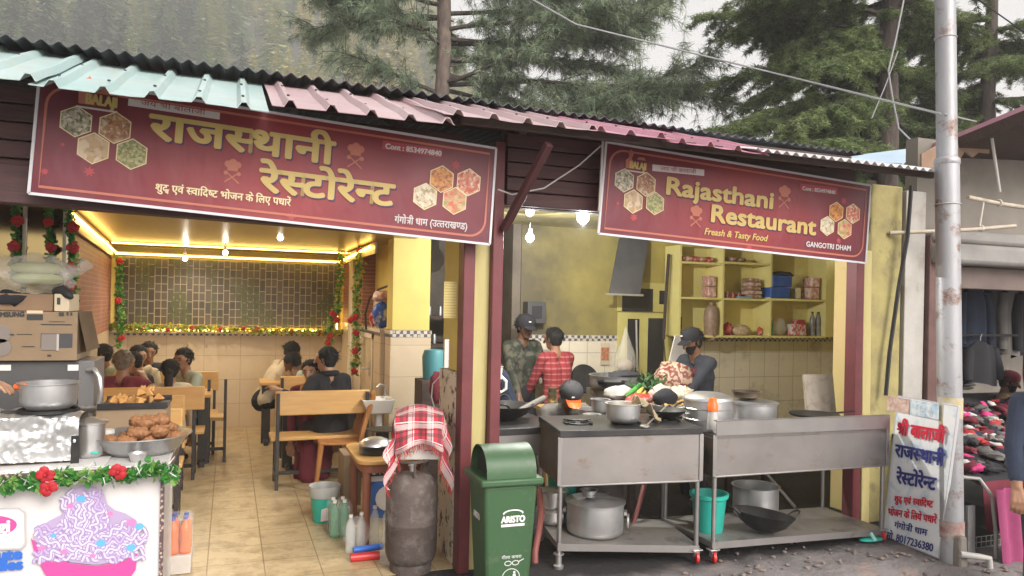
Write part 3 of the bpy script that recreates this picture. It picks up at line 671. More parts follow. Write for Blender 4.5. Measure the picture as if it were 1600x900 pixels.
def curve_pts(p, d, ln, n, droop, wob, rs):
    pts = [p.copy()]; d = d.normalized()
    for i in range(n):
        d = (d + Vector((rs.uniform(-wob, wob), rs.uniform(-wob, wob), rs.uniform(-wob, wob) - droop))).normalized()
        pts.append(pts[-1] + d * ln / n)
    return pts
def deodar(label, base, zb, h, r, seed, zlo, zhi, nb, blen, dens=1.0, dir_bias=None):
    rs = random.Random(seed); base = Vector(base); t = thing('deodar_tree', label, 'tree', tuple(base), 0, 'deodar trees behind the roof')
    m = MB(); m.tube([base + Vector((.04 * math.sin(i), .03 * math.cos(2 * i), h * i / 9)) for i in range(10)], [r * (1 - .7 * i / 9) * (1 + .06 * math.sin(i * 3)) for i in range(10)], 14)
    m.build('trunk', M['bark_dark'], t)
    bm = MB(); npx = NP()
    for b in range(nb):
        z = zlo + (zhi - zlo) * (b + rs.random()) / nb; az = rs.uniform(0, 2 * math.pi) if dir_bias is None or rs.random() < .45 else dir_bias + rs.uniform(-1.3, 1.3)
        if abs(math.remainder(az + math.pi / 2 + YAW * .9, 2 * math.pi)) < .75 and rs.random() < .8: continue
        ln = blen * rs.uniform(.6, 1.1); d = Vector((math.cos(az), math.sin(az), rs.uniform(-.05, .3)))
        pts = curve_pts(base + Vector((0, 0, z)), d, ln, 9, .055, .07, rs)
        bm.tube(pts, [max(.012, .07 * (1 - i / 9.5)) for i in range(10)], 6)
        for i in range(1, 10):
            for k in range(int(7 * dens)):
                f = rs.random(); p = pts[i - 1].lerp(pts[i], f); fr = (i - 1 + f) / 9
                if rs.random() > .35 + fr: continue
                side = (pts[i] - pts[i - 1]).normalized().cross(Vector((0, 0, 1))) * rs.choice((-1, 1))
                sl = (.35 + 1.1 * math.sin(math.pi * min(1, fr * .8 + .15))) * rs.uniform(.5, 1) * blen / 4
                dd = side * rs.uniform(.5, 1) + (pts[i] - pts[i - 1]).normalized() * rs.uniform(.3, 1) + Vector((0, 0, rs.uniform(-.1, .15)))
                tw = curve_pts(p, dd, sl, 5, .12, .1, rs)
                bm.tube(tw, [.012, .01, .009, .007, .006, .004], 4, caps=False)
                nt_ = int(26 * sl / .8) + 4
                g = np.array([rs.random() for _ in range(nt_)]) ** .8 * 4.999; gi = g.astype(int); T = np.array([tuple(v) for v in tw])
                pp = T[gi] + (T[gi + 1] - T[gi]) * (g - gi)[:, None] + rg.normal(0, .02, (nt_, 3))
                # pendulous sprays: each a hanging little fan of needles
                tone = np.where(rg.random(nt_) < .25 + .45 * (g / 5) * (rs.random() < .6), 2, np.where(rg.random(nt_) < .6, 1, 0))
                for q in range(10):
                    o = rg.normal(0, 1, (nt_, 3)); o[:, 2] = o[:, 2] * .5 - .45; o = unit(o); s_ = unit(np.cross(o, rg.normal(0, 1, (nt_, 3))))
                    npx.quads(pp + rg.normal(0, .022, (nt_, 3)), o, s_, rg.uniform(.05, .12, nt_), rg.uniform(.009, .017, nt_), tone)
    bm.build('limbs', M['bark_dark'], t); npx.build('crown', deo, t, tuple(base)); return t
def pine(label, base, h, r, seed, brs, lean=(0, 0), dens=1.0, trunk=True, needle=.2):
    rs = random.Random(seed); base = Vector(base); t = thing('pine_tree', label, 'tree', tuple(base), 0, 'pines behind the roof')
    tp = [base + Vector((lean[0] * i / 9 + .05 * math.sin(i * 1.3), lean[1] * i / 9, h * i / 9)) for i in range(10)]
    m = MB(); m.tube(tp, [r * (1 - .55 * i / 9) * (1 + .07 * math.sin(i * 2.1)) for i in range(10)], 14)
    for k in range(16):                          # broken stubs
        z = rs.uniform(.2, .8) * h; a = rs.uniform(0, 6.28); p = base + Vector((lean[0] * z / h, lean[1] * z / h, z)); d = Vector((math.cos(a), math.sin(a), .1))
        m.tube([p, p + d * (r + rs.uniform(.1, .35))], [.035, .02], 6)
    m.build('trunk', M['bark_pine'], t); bm = MB(); npx = NP()
    for z, az, ln, el in brs:
        p0 = base + Vector((lean[0] * z / h, lean[1] * z / h, z)); pts = curve_pts(p0, Vector((math.cos(az), math.sin(az), el)), ln, 10, -.012, .14, rs)
        bm.tube(pts, [max(.01, .06 * (1 - i / 10.5)) for i in range(11)], 6)
        for i in range(2, 11):
            for k in range(int(5.5 * dens * max(.5, ln / 3))):
                if rs.random() > .3 + i / 10: continue
                p = pts[i - 1].lerp(pts[i], rs.random()); sl = rs.uniform(.35, .95)
                dd = (pts[i] - pts[i - 1]).normalized() + Vector((rs.uniform(-1, 1), rs.uniform(-1, 1), rs.uniform(-.7, .5)))
                tw = curve_pts(p, dd, sl, 4, .05, .22, rs); bm.tube(tw, [.012, .01, .008, .007, .005], 4, caps=False)
                for v in tw[1:]:
                    for _ in range(2):
                        n = 13; c = np.array(tuple(v)) + rg.normal(0, .05, 3)
                        o = rg.normal(0, .75, (n, 3)) + np.array(tuple((tw[-1] - tw[0]).normalized())) * .4; o[:, 2] -= .75; o = unit(o); s_ = unit(np.cross(o, rg.normal(0, 1, (n, 3))))
                        npx.quads(np.repeat(c[None], n, 0) + o * .01, o, s_, rg.uniform(.6, 1.15, n) * needle, np.full(n, .011), rs.choices((0, 1, 2), (5, 3, 2))[0], .5)
    bm.build('limbs', M['bark_dark'], t); npx.build('crown', pin, t, tuple(base)); return t
bs = P(690, 120, y=17.0)
Rt, Lt = -YAW, math.pi - YAW                     # screen right / left seen from the street
z0 = bs.z - .3
brs = [(z0 + .9, Rt + .1, 5.0, .06), (z0 + .35, Rt - .3, 4.4, .02), (z0 + 1.3, Rt + .4, 5.4, .12), (z0 + 1.6, Rt - .2, 4.8, .22), (z0 + 2.0, Rt + .2, 5.2, .2), (z0 + .6, Rt + .7, 4.6, 0.05), (z0 + 2.5, Rt, 5, .1),
       (z0 + 1.55, Lt, 3.2, .18), (z0 + 1.9, Lt - .4, 3.3, .1), (z0 + 2.2, Lt + .4, 3.4, .1), (z0 + 2.5, Lt, 3.2, 0), (z0 + 2.9, Lt + .2, 3.0, -.05), (z0 + 1.25, Lt + .9, 2.2, .1),
       (z0 + 1.8, Rt + 1.4, 3, .1), (z0 + 2.3, Rt - 1.3, 2.6, .1), (z0 + 3.0, Rt + .3, 4.6, -.05), (z0 + 3.2, Rt - .4, 4.2, -.08), (z0 - .1, Rt + .2, 4.4, .02), (z0 + .2, Rt + .5, 5.2, .0), (z0 - .4, Rt - .1, 5.2, .03), (z0 - .2, Rt + .6, 5.6, .05), (z0 + .5, Rt - .1, 6.0, .02), (z0 - .5, Rt + .35, 6, .05), (z0 + .9, Rt + .5, 6.2, .04), (z0 - .6, Rt + .1, 5.6, .08), (z0 - .7, Rt - .2, 6.4, .06), (z0 + .1, Lt + .3, 2.4, .1), (z0 + .3, Rt + .2, 7, .03), (z0 + 1.4, Rt + .1, 6.6, .05), (z0 + 1.9, Lt + .1, 3.6, -.02)]
pine('straight pine with flaking pale bark and long drooping needles rising behind the pink sheets', (bs.x, bs.y, -.2), 12, .27, 3, brs, dens=1.15)
b2 = P(1215, 150, y=23.0)
brs2 = [(rnd(3.2, 7.5), Lt + rnd(-.9, .9), rnd(3, 5.6), rnd(-.05, .2)) for _ in range(26)] + [(rnd(4, 9), rnd(0, 6.28), rnd(2, 3.6), .1) for _ in range(6)]
pine('grey green pine half hidden to the left of the dark cedar', (b2.x, b2.y, -.2), 11, .2, 9, brs2, dens=1.0, needle=.24)
d1 = P(1388, 120, y=11.6); d2 = P(1545, 120, y=13.0)
deodar('big dark cedar with a thick black trunk behind the white tin sheet', (d1.x, d1.y, -.2), 0, 11, .36, 11, 3.7, 9.2, 50, 3.7, 1.2, Lt)
deodar('dark cedar behind the rusty pole, above the neighbouring shop roof', (d2.x, d2.y, -.2), 0, 11, .34, 23, 3.9, 9.5, 44, 3.6, 1.2)
# ---------------------------------------------------------------- hillsides
def smooth(x): x = max(0, min(1, x)); return x * x * (3 - 2 * x)
def hill_z(x, y):
    side = smooth((.40 * y + 14 - x) / (.2 * y + 10))
    return -1 + (max(0, y - 95) * .70) * side + 5 * noise.noise(Vector((x * .015, y * .015, 0))) * min(1, max(0, y - 80) / 60)
def far_z(x, y):
    return -4 + max(0, y - 235) * (.72 + .10 * noise.noise(Vector((x * .004, .3, 5)))) * (.55 + .45 * smooth((420 - x) / 340)) + 14 * noise.noise(Vector((x * .01, y * .01, 2)))
g = MB(); g.grid(lambda u, v: ((u - .62) * (60 + 420 * v), 80 + 260 * v, hill_z((u - .62) * (60 + 420 * v), 80 + 260 * v)), 40, 36)
tag(g.build('near_hill', M['hill_soil'], smooth=180), kind='structure')
g = MB(); g.grid(lambda u, v: (-120 + 620 * u, 230 + 165 * v, far_z(-120 + 620 * u, 230 + 165 * v)), 40, 24)
tag(g.build('far_hill', mat('far_hill_green', (.05, .06, .03), .95, col2=(.12, .12, .04), sc=.03), smooth=180), kind='structure')
fm = [leaf_mat('forest_a', (.15, .23, .1), (.21, .3, .13), .2, .02), leaf_mat('forest_b', (.28, .33, .12), (.38, .41, .15), .2, .02), leaf_mat('forest_c', (.46, .42, .15), (.58, .52, .18), .2, .02), leaf_mat('forest_d', (.05, .09, .06), (.08, .12, .08), .2, .02)]
fo = NP(); ft = MB()
def conifer(x, y, z, h, mi):
    n = 15; tiers = 16; k = tiers * n
    ti = np.repeat(np.arange(tiers), n); f = ti / (tiers - 1) + rg.normal(0, .02, k); az = rg.uniform(0, 2 * np.pi, k)
    ln = (h * .26 * (1 - f * .9)) * rg.uniform(.6, 1.15, k); zz = z + h * (.1 + .88 * f)
    o = np.stack([np.cos(az), np.sin(az), rg.uniform(-.55, -.1, k)], 1); o = unit(o)
    s_ = np.stack([-np.sin(az), np.cos(az), rg.normal(0, .25, k)], 1)
    base = np.stack([np.full(k, x), np.full(k, y), zz], 1)
    fo.quads(base, o, s_, ln, ln * .13 + .06, mi, 2.2)
cnt = 0; rs = random.Random(4)
while cnt < 950:
    y = 98 + 190 * rs.random() ** .9; x = y * rs.uniform(-.62, .44)
    if x > .37 * y + 12: continue
    h = rs.uniform(11, 21); q = noise.noise(Vector((x * .02, y * .02, 9))) + rs.gauss(0, .25) + (.5 if x > .17 * y and y < 190 else 0)
    mi = 2 if q > .22 else 1 if q > -.12 else 0 if q > -.38 else 3
    conifer(x, y, hill_z(x, y) - .5, h * (.75 if mi == 2 else 1), mi); cnt += 1
for _ in range(800):
    y = rs.uniform(240, 385); x = rs.uniform(.2, .95) * y
    conifer(x, y, far_z(x, y) - .5, rs.uniform(12, 20), rs.choice((0, 0, 1, 1, 2, 3)))
tag(fo.build('hillside_forest', fm), kind='stuff')
# ---------------------------------------------------------------- air
hz = MB(); hz.span((-290, -62, -2.2), (560, 412, 185)); k = NT('haze_air'); pv = k.n('VolumePrincipled')
pv.inputs['Color'].default_value = (1, 1, 1, 1); pv.inputs['Density'].default_value = .0018; pv.inputs['Anisotropy'].default_value = .0
o_ = k.t.nodes['Material Output']; k.t.links.remove(o_.inputs[0].links[0]); k.l(pv.outputs[0], o_.inputs['Volume'])
tag(hz.build('haze', k.m, smooth=0), kind='stuff')
# ================================================================ materials of the things
def steel(name, col, rough, dirt=(.14, .1, .07), dlo=.58, dhi=.85, sc=4, **kw):
    return mat(name, col, rough, metal=.85, col2=tuple(c * .8 for c in col), sc=sc, dirt=dirt, dsc=3.5, dlo=dlo, dhi=dhi, rvar=.1, **kw)
steel('steel', (.72, .71, .7), .34); steel('steel_sheet', (.38, .36, .35), .45, dirt=(.16, .11, .08), dlo=.62, dhi=.82, sc=2)
steel('alu_pot', (.58, .58, .58), .4, dirt=(.2, .15, .1), dlo=.6, dhi=.9); steel('alu_dull', (.4, .4, .4), .5, dirt=(.08, .07, .06))
steel('foil', (.78, .78, .78), .36, dlo=.8, dhi=1)
mat('black_iron', (.018, .018, .02), .5, metal=.4, col2=(.035, .033, .03), sc=8, bump=.2)
mat('black_stone', (.022, .022, .024), .35, col2=(.05, .047, .045), sc=6, dirt=(.12, .11, .1), dsc=7, dlo=.6, dhi=.8)
mat('soot_metal', (.07, .055, .045), .55, metal=.5, col2=(.16, .12, .08), sc=3, bump=.2)
mat('bin_green', (.042, .10, .042), .45, col2=(.035, .085, .036), sc=2, dirt=(.13, .15, .11), dsc=7, dlo=.55, dhi=.85, bump=.05)
mat('bin_shade', (.012, .016, .012), .8)
mat('print_white', (.75, .75, .73), .5); mat('print_black', (.03, .03, .03), .5)
mat('teal_plastic', (.03, .42, .33), .35, col2=(.025, .36, .29), sc=3); mat('red_caster', (.55, .03, .03), .35); mat('zinc', (.55, .54, .52), .4, metal=.8)
mat('rusty_gas', (.13, .1, .088), .7, metal=.2, col2=(.085, .066, .058), sc=5, dirt=(.24, .21, .19), dsc=9, dlo=.5, dhi=.72, bump=.7, bsc=18)
mat('wood_orange', (.62, .37, .13), .4, col2=(.54, .3, .1), sc=3, stretch=(1, 6, 10), coat=.2)
mat('wood_pale', (.58, .38, .16), .45, col2=(.5, .31, .12), sc=3, stretch=(1, 6, 10))
mat('brown_plastic', (.42, .19, .06), .35, col2=(.36, .15, .045), sc=5); mat('brown_leg', (.25, .09, .05), .45)
mat('cardboard', (.27, .19, .115), .8, col2=(.23, .16, .095), sc=4, bump=.1); mat('cardboard_white', (.62, .58, .53), .7, col2=(.52, .48, .44), sc=5)
mat('blue_print', (.04, .12, .36), .5); mat('blue_box', (.03, .11, .4), .45, col2=(.02, .06, .26), sc=9); mat('rubber', (.02, .02, .02), .7); mat('red_hose', (.2, .06, .05), .55)
mat('clear_bottle', (.85, .9, .88), .12, alpha=.32); mat('clear_film', (.82, .82, .8), .18, alpha=.16); mat('cloudy_bag', (.74, .72, .66), .25, alpha=.3, col2=(.66, .63, .55), sc=12, bump=.6, bsc=18)
mat('orange_drink', (.8, .2, .04), .2, col2=(.72, .15, .03), sc=8); mat('green_bottle', (.05, .28, .12), .15, alpha=.75); mat('cap_blue', (.03, .08, .4), .4)
mat('red_plastic', (.5, .03, .03), .35); mat('blue_plastic', (.03, .13, .5), .35); mat('orange_cap', (.85, .16, .03), .35); mat('ceramic', (.74, .72, .68), .15)
def fabric(name, a, b=None, sc=5): return mat(name, a, .9, col2=b or tuple(v * .7 for v in a), sc=sc, bump=.25, bsc=30)
fabric('cloth_black', (.018, .018, .022)); fabric('cloth_charcoal', (.035, .035, .04)); fabric('cloth_grey', (.16, .15, .14)); fabric('cloth_navy', (.025, .035, .065)); fabric('cloth_tan', (.4, .27, .15)); fabric('cloth_red', (.5, .05, .05)); fabric('cloth_pink', (.65, .06, .22)); fabric('cloth_white', (.6, .57, .54)); fabric('cloth_maroon', (.17, .025, .04)); fabric('cloth_orange', (.55, .22, .05)); fabric('cloth_cream', (.58, .5, .36))
def plaid(name, base, bands, sc):
    k = NT(name); sp = k.n('SeparateXYZ'); k.l(k.coord('UV'), sp.inputs[0]); col = base
    for ax in (0, 1):
        for per, off, wd, c, al in bands:
            f = k.math('FRACT', k.math('ADD', k.math('MULTIPLY', sp.outputs[ax], sc / per), off)); col = k.mix(k.math('MULTIPLY', k.math('LESS_THAN', f, wd), al), col, c)
    k.color(col); k.b.inputs['Roughness'].default_value = .85; k.b.inputs['Sheen Weight'].default_value = .2; k.bump(k.noise(160), .3, .004); M[name] = k.m
plaid('plaid_cloth', (.5, .03, .05), [(1, 0, .22, (.62, .58, .55), .6), (1, .45, .2, (.03, .03, .035), .55), (1, .1, .05, (.03, .03, .03), .8), (1, .73, .05, (.75, .72, .7), .8)], 1)
def uv_grid(o, nu, nv, su, sv):                  # lay the cloth's own weave coordinates
    me = o.data; uv = me.uv_layers.new(name='uv'); n = (nu + 1) * (nv + 1)
    for l in me.loops:
        i = l.vertex_index % n; uv.data[l.index].uv = ((i % (nu + 1)) / nu * su, (i // (nu + 1)) / nv * sv)
def ring_pts(c, r, n=20, T=None, a0=0, a1=2 * math.pi): return [Vector(c) + (T or Matrix()).to_3x3() @ Vector((r * math.cos(a0 + (a1 - a0) * i / (n - 1)), r * math.sin(a0 + (a1 - a0) * i / (n - 1)), 0)) for i in range(n)]
def pot_prof(r, h, lip=.012, wall=.005, foot=.03): return [(.001, 0), (r - foot, 0), (r - .006, foot * .6), (r, foot * 1.4), (r, h - .004), (r + lip, h), (r + lip, h + .004), (r - wall, h + .002), (r - wall, h * .25), (.001, .01)]

k = NT('cart_sheet'); c = k.mix(k.ramp(k.noise(2.2, 4), .3, .7), (.34, .315, .3), (.26, .24, .23)); sm_ = k.ramp(k.noise(3.3, 7, .7, k.mapping((1, 1, 1.6), loc=(.7, 0, .2))), .54, .70)
c = k.mix(k.math('MULTIPLY', sm_, .85), c, (.2, .11, .06)); sc_ = k.ramp(k.noise(30, 4, .7, k.mapping((.25, 1, 6))), .56, .7); c = k.mix(k.math('MULTIPLY', sc_, .25), c, (.3, .28, .27)); k.color(c)
k.b.inputs['Metallic'].default_value = .8; k.l(k.math('ADD', k.math('MULTIPLY', k.noise(5, 6), .3), .3), k.b.inputs['Roughness']); k.bump(k.noise(1.6, 3), .25, .02); M['cart_sheet'] = k.m

# ================================================================ rubbish bin
BX, BY, BR = 1.515, 4.04, R(-2)
t = thing('dustbin', 'green plastic dustbin with a domed open lid beside the narrow steel cart', 'dustbin', (BX, BY, 0), BR)
def bin_box(m): m.T = Matrix.Translation((BX, BY, 0)) @ Matrix.Rotation(BR, 4, 'Z')
m = MB(); bin_box(m); w0, w1, d0, d1, h = .255, .32, .25, .33, .69
m.add([(-w0 / 2, -d0 / 2, .01), (w0 / 2, -d0 / 2, .01), (w0 / 2, d0 / 2, .01), (-w0 / 2, d0 / 2, .01), (-w1 / 2, -d1 / 2, h), (w1 / 2, -d1 / 2, h), (w1 / 2, d1 / 2, h), (-w1 / 2, d1 / 2, h)],
      [(3, 2, 1, 0), (4, 5, 6, 7), (0, 1, 5, 4), (1, 2, 6, 5), (2, 3, 7, 6), (3, 0, 4, 7)]); m.build('body', M['bin_green'], t, bevel=.022, bseg=3)
m = MB(); bin_box(m); m.box((0, 0, .705), (w1 + .055, d1 + .055, .042)); m.build('rim', M['bin_green'], t, bevel=.012)
m = MB(); bin_box(m)
def dome(u, v):
    a = math.pi * u; ry, rz = (d1 / 2 - .004), .165; bow = .012 * math.sin(a)
    fl = .006 * (1 if int(v * 12 + .5) % 4 == 0 else 0)
    return (-w1 / 2 + .012 + (w1 - .024) * v, -ry * math.cos(a) * (1 + fl), .722 + rz * math.sin(a) ** .8 * (1 + fl))
m.grid(dome, 24, 12, thick=.006); m.build('lid', M['bin_green'], t, smooth=50)
m = MB(); bin_box(m)
for xx in (w1 / 2 - .02,): m.prism([(-(d1 / 2 - .008) * math.cos(math.pi * i / 20), .165 * math.sin(math.pi * i / 20) ** .8) for i in range(21)], frame((xx, 0, .722), (0, 1, 0), (1, 0, 0)), .005)
m.build('lid_end', M['bin_green'], t)
m = MB(); bin_box(m); m.prism([(-(d1 / 2 - .03) * math.cos(math.pi * i / 20), .135 * math.sin(math.pi * i / 20) ** .8) for i in range(21)], frame((-w1 / 2 + .045, 0, .726), (0, 1, 0), (1, 0, 0)), .004); m.build('shade_sheet', M['bin_shade'], t)  # dark sheet inside the lid mouth, stands in for the shade there
Tb = Matrix.Translation((BX, BY, 0)) @ Matrix.Rotation(BR, 4, 'Z'); tilt = Vector((0, -(d1 - d0) / 2, h)).normalized(); nf = Tb.to_3x3() @ Vector((0, -h, -(d1 - d0) / 2)).normalized(); upf = Tb.to_3x3() @ tilt
def fr(x, z): return Tb @ Vector((x, -(d0 / 2 + (d1 - d0) / 2 * z / h), z))
write('lettering', 'ARISTO', fr(-.055, .475), fr(.085, .475), upf, nf, .036, M['print_white'], t, bold=.003, lift=.002)
m = MB(); T = frame(fr(-.055, .45), Tb.to_3x3() @ Vector((1, 0, 0)), nf); flat(m, [(0, 0), (.14, 0), (.14, .015), (0, .015)], T, .003)
a = [(.07 + .062 * math.cos(math.pi * i / 12), .076 + .022 * math.sin(math.pi * i / 12)) for i in range(13)]; flat(m, a + [(x * .9 + .007, y - .007) for x, y in a[::-1]], T, .003); m.build('logo', M['print_white'], t, smooth=0)
write('lettering', 'गीला कचरा', fr(-.045, .265), fr(.075, .265), upf, nf, .016, M['print_white'], t, lift=.002)
m = MB(); T = frame(fr(.015, .155), Tb.to_3x3() @ Vector((1, 0, 0)), nf)
ring(m, [(.052 * math.cos(i * .2618), .05 * math.sin(i * .2618)) for i in range(24)], .004, T, .003)
flat(m, [(-.03, -.022), (-.008, -.022), (-.005, .008), (-.033, .008)], T, .003); flat(m, [(.008, -.028), (.016, -.028), (.02, .0), (.024, -.028), (.032, -.028), (.028, .02), (.012, .02)], T, .0032)
flat(m, [(.02 + .007 * math.cos(i * .8), .029 + .007 * math.sin(i * .8)) for i in range(8)], T, .003)
for sx in (-.02, .025): ring(m, [(sx + .02 * math.cos(i * .5236), .083 + .013 * math.sin(i * .5236)) for i in range(12)], .004, T, .003)
flat(m, [(.043, .085), (.075, .1), (.074, .104), (.042, .09)], T, .003); m.build('litter_symbol', M['print_white'], t, smooth=0)
nl = Tb.to_3x3() @ Vector((-h, 0, -(w1 - w0) / 2)).normalized(); upl = Tb.to_3x3() @ Vector((-(w1 - w0) / 2, 0, h)).normalized()
def fl_(y, z): return Tb @ Vector((-(w0 / 2 + (w1 - w0) / 2 * z / h), y, z))
write('lettering', 'ARISTO', fl_(.06, .47), fl_(-.06, .47), upl, nl, .036, M['print_white'], t, bold=.003, lift=.002)

# ================================================================ gas cylinder, carton and scarf
c = Vector((1.115, 4.62, 0)); t = thing('gas_cylinder', 'rusty grey gas cylinder standing in front of the dining room posts', 'gas cylinder', tuple(c))
m = MB(); m.lathe([(.001, .03), (.10, .035), (.145, .07), (.163, .12), (.165, .30), (.168, .306), (.168, .318), (.165, .324), (.165, .5), (.155, .56), (.12, .605), (.06, .625), (.03, .63)], c, 36); m.build('body', M['rusty_gas'], t, smooth=50)
m = MB(); m.lathe([(.125, 0), (.132, 0), (.132, .07), (.125, .07)], c, 30, caps=False); m.build('foot_ring', M['rusty_gas'], t)
for a in (.4, 2.5, 4.6): m = MB(); m.bar(c + Vector((.095 * math.cos(a), .095 * math.sin(a), .60)), c + Vector((.11 * math.cos(a), .11 * math.sin(a), .705)), .045, .008, (-math.sin(a), math.cos(a), 0)); m.build('collar_stay', M['rusty_gas'], t)
m = MB(); m.lathe([(.095, .70), (.115, .70), (.118, .712), (.095, .712)], c, 30, caps=False); m.build('collar', M['rusty_gas'], t)
m = MB(); m.lathe([(.02, .625), (.02, .66), (.03, .665), (.03, .69), (.012, .695)], c, 12); m.build('valve', M['zinc'], t)
cb = Vector((1.165, 4.66, .714)); t = thing('carton', 'small white printed carton standing on the gas cylinder under a red scarf', 'carton', tuple(cb), R(-14))
m = MB(); m.T = Matrix.Translation(cb) @ Matrix.Rotation(R(-14), 4, 'Z'); m.box((0, 0, .13), (.27, .22, .26)); m.build('box', M['cardboard_white'], t, bevel=.004)
Tc = Matrix.Translation(cb) @ Matrix.Rotation(R(-14), 4, 'Z')
m = MB(); m.T = Tc
for x, z, w, hh in ((.085, .17, .012, .03), (.04, .185, .05, .004), (.03, .17, .06, .004), (-.03, .12, .13, .003), (.0, .085, .004, .04), (.06, .06, .05, .004), (-.06, .05, .04, .004), (.07, .2, .03, .004), (.1, .17, .006, .03)): m.box((x, -.1115, z), (w, .002, hh))
m.build('print_marks', M['print_black'], t)
def scarf(u, v):
    x = (u - .5) * .62; y = (v - .60) * .60; hx, hy = .152, .134
    ox, oy = max(0, abs(x) - hx), max(0, abs(y) - hy); sxn, syn = (1 if x > 0 else -1), (1 if y > 0 else -1)
    drop = ox + oy; fold = .03 * math.sin(u * 21 + v * 5) * min(1, drop * 6) + .016 * math.sin(v * 24) * min(1, drop * 6)
    px = (min(abs(x), hx) + ox * .16 + fold * (ox > 0)) * sxn; py = (min(abs(y), hy) + oy * .14 + fold * (oy > 0)) * syn
    return Tc @ Vector((px, py, .268 + .05 * max(0, 1 - (x / .17) ** 2 - (y / .15) ** 2) - drop * (.95 + .25 * math.sin(u * 7 + 1)) + .02 * noise.noise(Vector((u * 5, v * 5, 1))) + .012 * (1 - min(1, drop * 9))))
t = thing('scarf', 'red, white and black checked scarf with fringes draped over the white carton', 'scarf', tuple(cb + Vector((0, 0, .26))))
m = MB(); m.grid(scarf, 46, 40, thick=.004); o = m.build('cloth', M['plaid_cloth'], t, smooth=80); uv_grid(o, 46, 40, 5.2, 4.4)
m = MB(); rs = random.Random(3)
for i in range(46):
    for v in (0,) if i % 2 else (0, 1):
        p = scarf(i / 46, v); m.tube([p, p + Vector((rs.uniform(-.01, .01), rs.uniform(-.012, 0), -.025)), p + Vector((rs.uniform(-.02, .02), rs.uniform(-.015, .0), -.05))], [.003, .0025, .001], 4)
m.build('fringe', M['red_plastic'], t)

# ================================================================ the two steel carts
def leg_caster(t, p, ztop, tilt=0, caster=True, foot=False):
    m = MB(); m.tube([p + Vector((0, 0, .09)), Vector((p.x + tilt, p.y, ztop))], .016, 12); lg = m.build('leg', M['steel_sheet'], t)
    if caster:
        m = MB(); m.box(p + Vector((0, 0, .086)), (.075, .06, .008)); m.box(p + Vector((.018, 0, .062)), (.004, .035, .05)); m.box(p + Vector((-.018, 0, .062)), (.004, .035, .05)); m.build('caster_fork', M['zinc'], t, bevel=.002)
        m = MB(); m.lathe([(.001, -.013), (.028, -.013), (.036, -.008), (.036, .008), (.028, .013), (.001, .013)], p + Vector((0, -.012, .036)), 20, Matrix.Rotation(R(90), 4, 'Y') @ Matrix.Rotation(.3, 4, 'X')); m.build('caster_wheel', M['red_caster'], t)
    else:
        m = MB(); m.lathe([(.03, 0), (.034, .02), (.02, .03), (.02, .09), (.035, .092), (.035, .1)], p, 14); m.build('foot', M['zinc'], t)
def cart(label, A, B, depth, zA, zB, apron, shelfA, shelfB, top, cast, tag_back=True):
    A, B = Vector(A), Vector(B); x = (B - A); w = x.length; x.normalize(); yv = Vector((-x.y, x.x, 0)).normalized(); t = thing('steel_cart', label, 'food cart', tuple((A + B) / 2), 0, 'steel carts in front of the kitchen')
    def p(u, v, z): return A + x * (u * w) + yv * (v * depth) + Vector((0, 0, z))
    def zt(u): return zA + (zB - zA) * u
    q = lambda m, pts, th: m.grid(lambda a, b: pts[0].lerp(pts[1], a).lerp(pts[3].lerp(pts[2], a), b), 6, 3, thick=th)
    m = MB(); q(m, [p(0, 0, zt(0) - apron), p(1, 0, zt(1) - apron), p(1, 0, zt(1)), p(0, 0, zt(0))], .004); m.build('front_panel', M['cart_sheet'], t)
    m = MB()
    for u in (0, 1): m.bar(p(u, -.004 / depth, zt(u) - apron), p(u, -.004 / depth, zt(u)), .03, .006, yv)
    m.bar(p(0, -.003 / depth, zt(0) - apron), p(1, -.003 / depth, zt(1) - apron), .006, .012, (0, 0, 1)); m.build('panel_edge', M['steel_sheet'], t, bevel=.003)
    for u in (0, 1):
        m = MB(); q(m, [p(u, 0.006, zt(u) - apron), p(u, 1, zt(u) - apron), p(u, 1, zt(u)), p(u, .006, zt(u))][::(1 if u else -1)], .004); m.build('side_panel', M['soot_metal'] if u == 0 else M['steel_sheet'], t)
    m = MB(); m.bar(p(0, .5, shelfA), p(1, .5, shelfB), depth, .012, yv.cross(x) * 0 + Vector((0, 0, 1))) if False else m.grid(lambda a, b: p(a, b, shelfA + (shelfB - shelfA) * a), 4, 4, thick=.01)
    m.build('shelf', mat('shelf_sheet', (.3, .28, .26), .5, metal=.7, col2=(.4, .38, .36), sc=5, dirt=(.1, .085, .07), dsc=5, dlo=.5, dhi=.75), t)
    m = MB(); q(m, [p(0, -.004, shelfA - .045), p(1, -.004, shelfB - .045), p(1, -.004, shelfB + .002), p(0, -.004, shelfA + .002)], .004); q(m, [p(-.002, 1, shelfA - .04), p(-.002, 0, shelfA - .04), p(-.002, 0, shelfA), p(-.002, 1, shelfA)], .004); m.build('shelf_lip', M['steel_sheet'], t)
    for u, v in ((.012, .03), (.985, .03), (.012, .97), (.985, .97)): leg_caster(t, p(u, v, 0), zt(u) - apron + .02, 0, cast[int(u > .5)])
    return t, p, zt
C1, p1, z1 = cart('narrow steel cart with a black burner top and a pot on its lower shelf', (2.015, 4.33, 0), (2.975, 4.15, 0), .62, .855, .868, .315, .165, .115, None, (False, True))
m = MB(); m.grid(lambda a, b: p1(a * 1.01 - .005, b * 1.04 - .02, z1(a) + .045), 4, 3, thick=.045); m.build('burner_top', M['black_stone'], C1, bevel=.004)
m = MB()
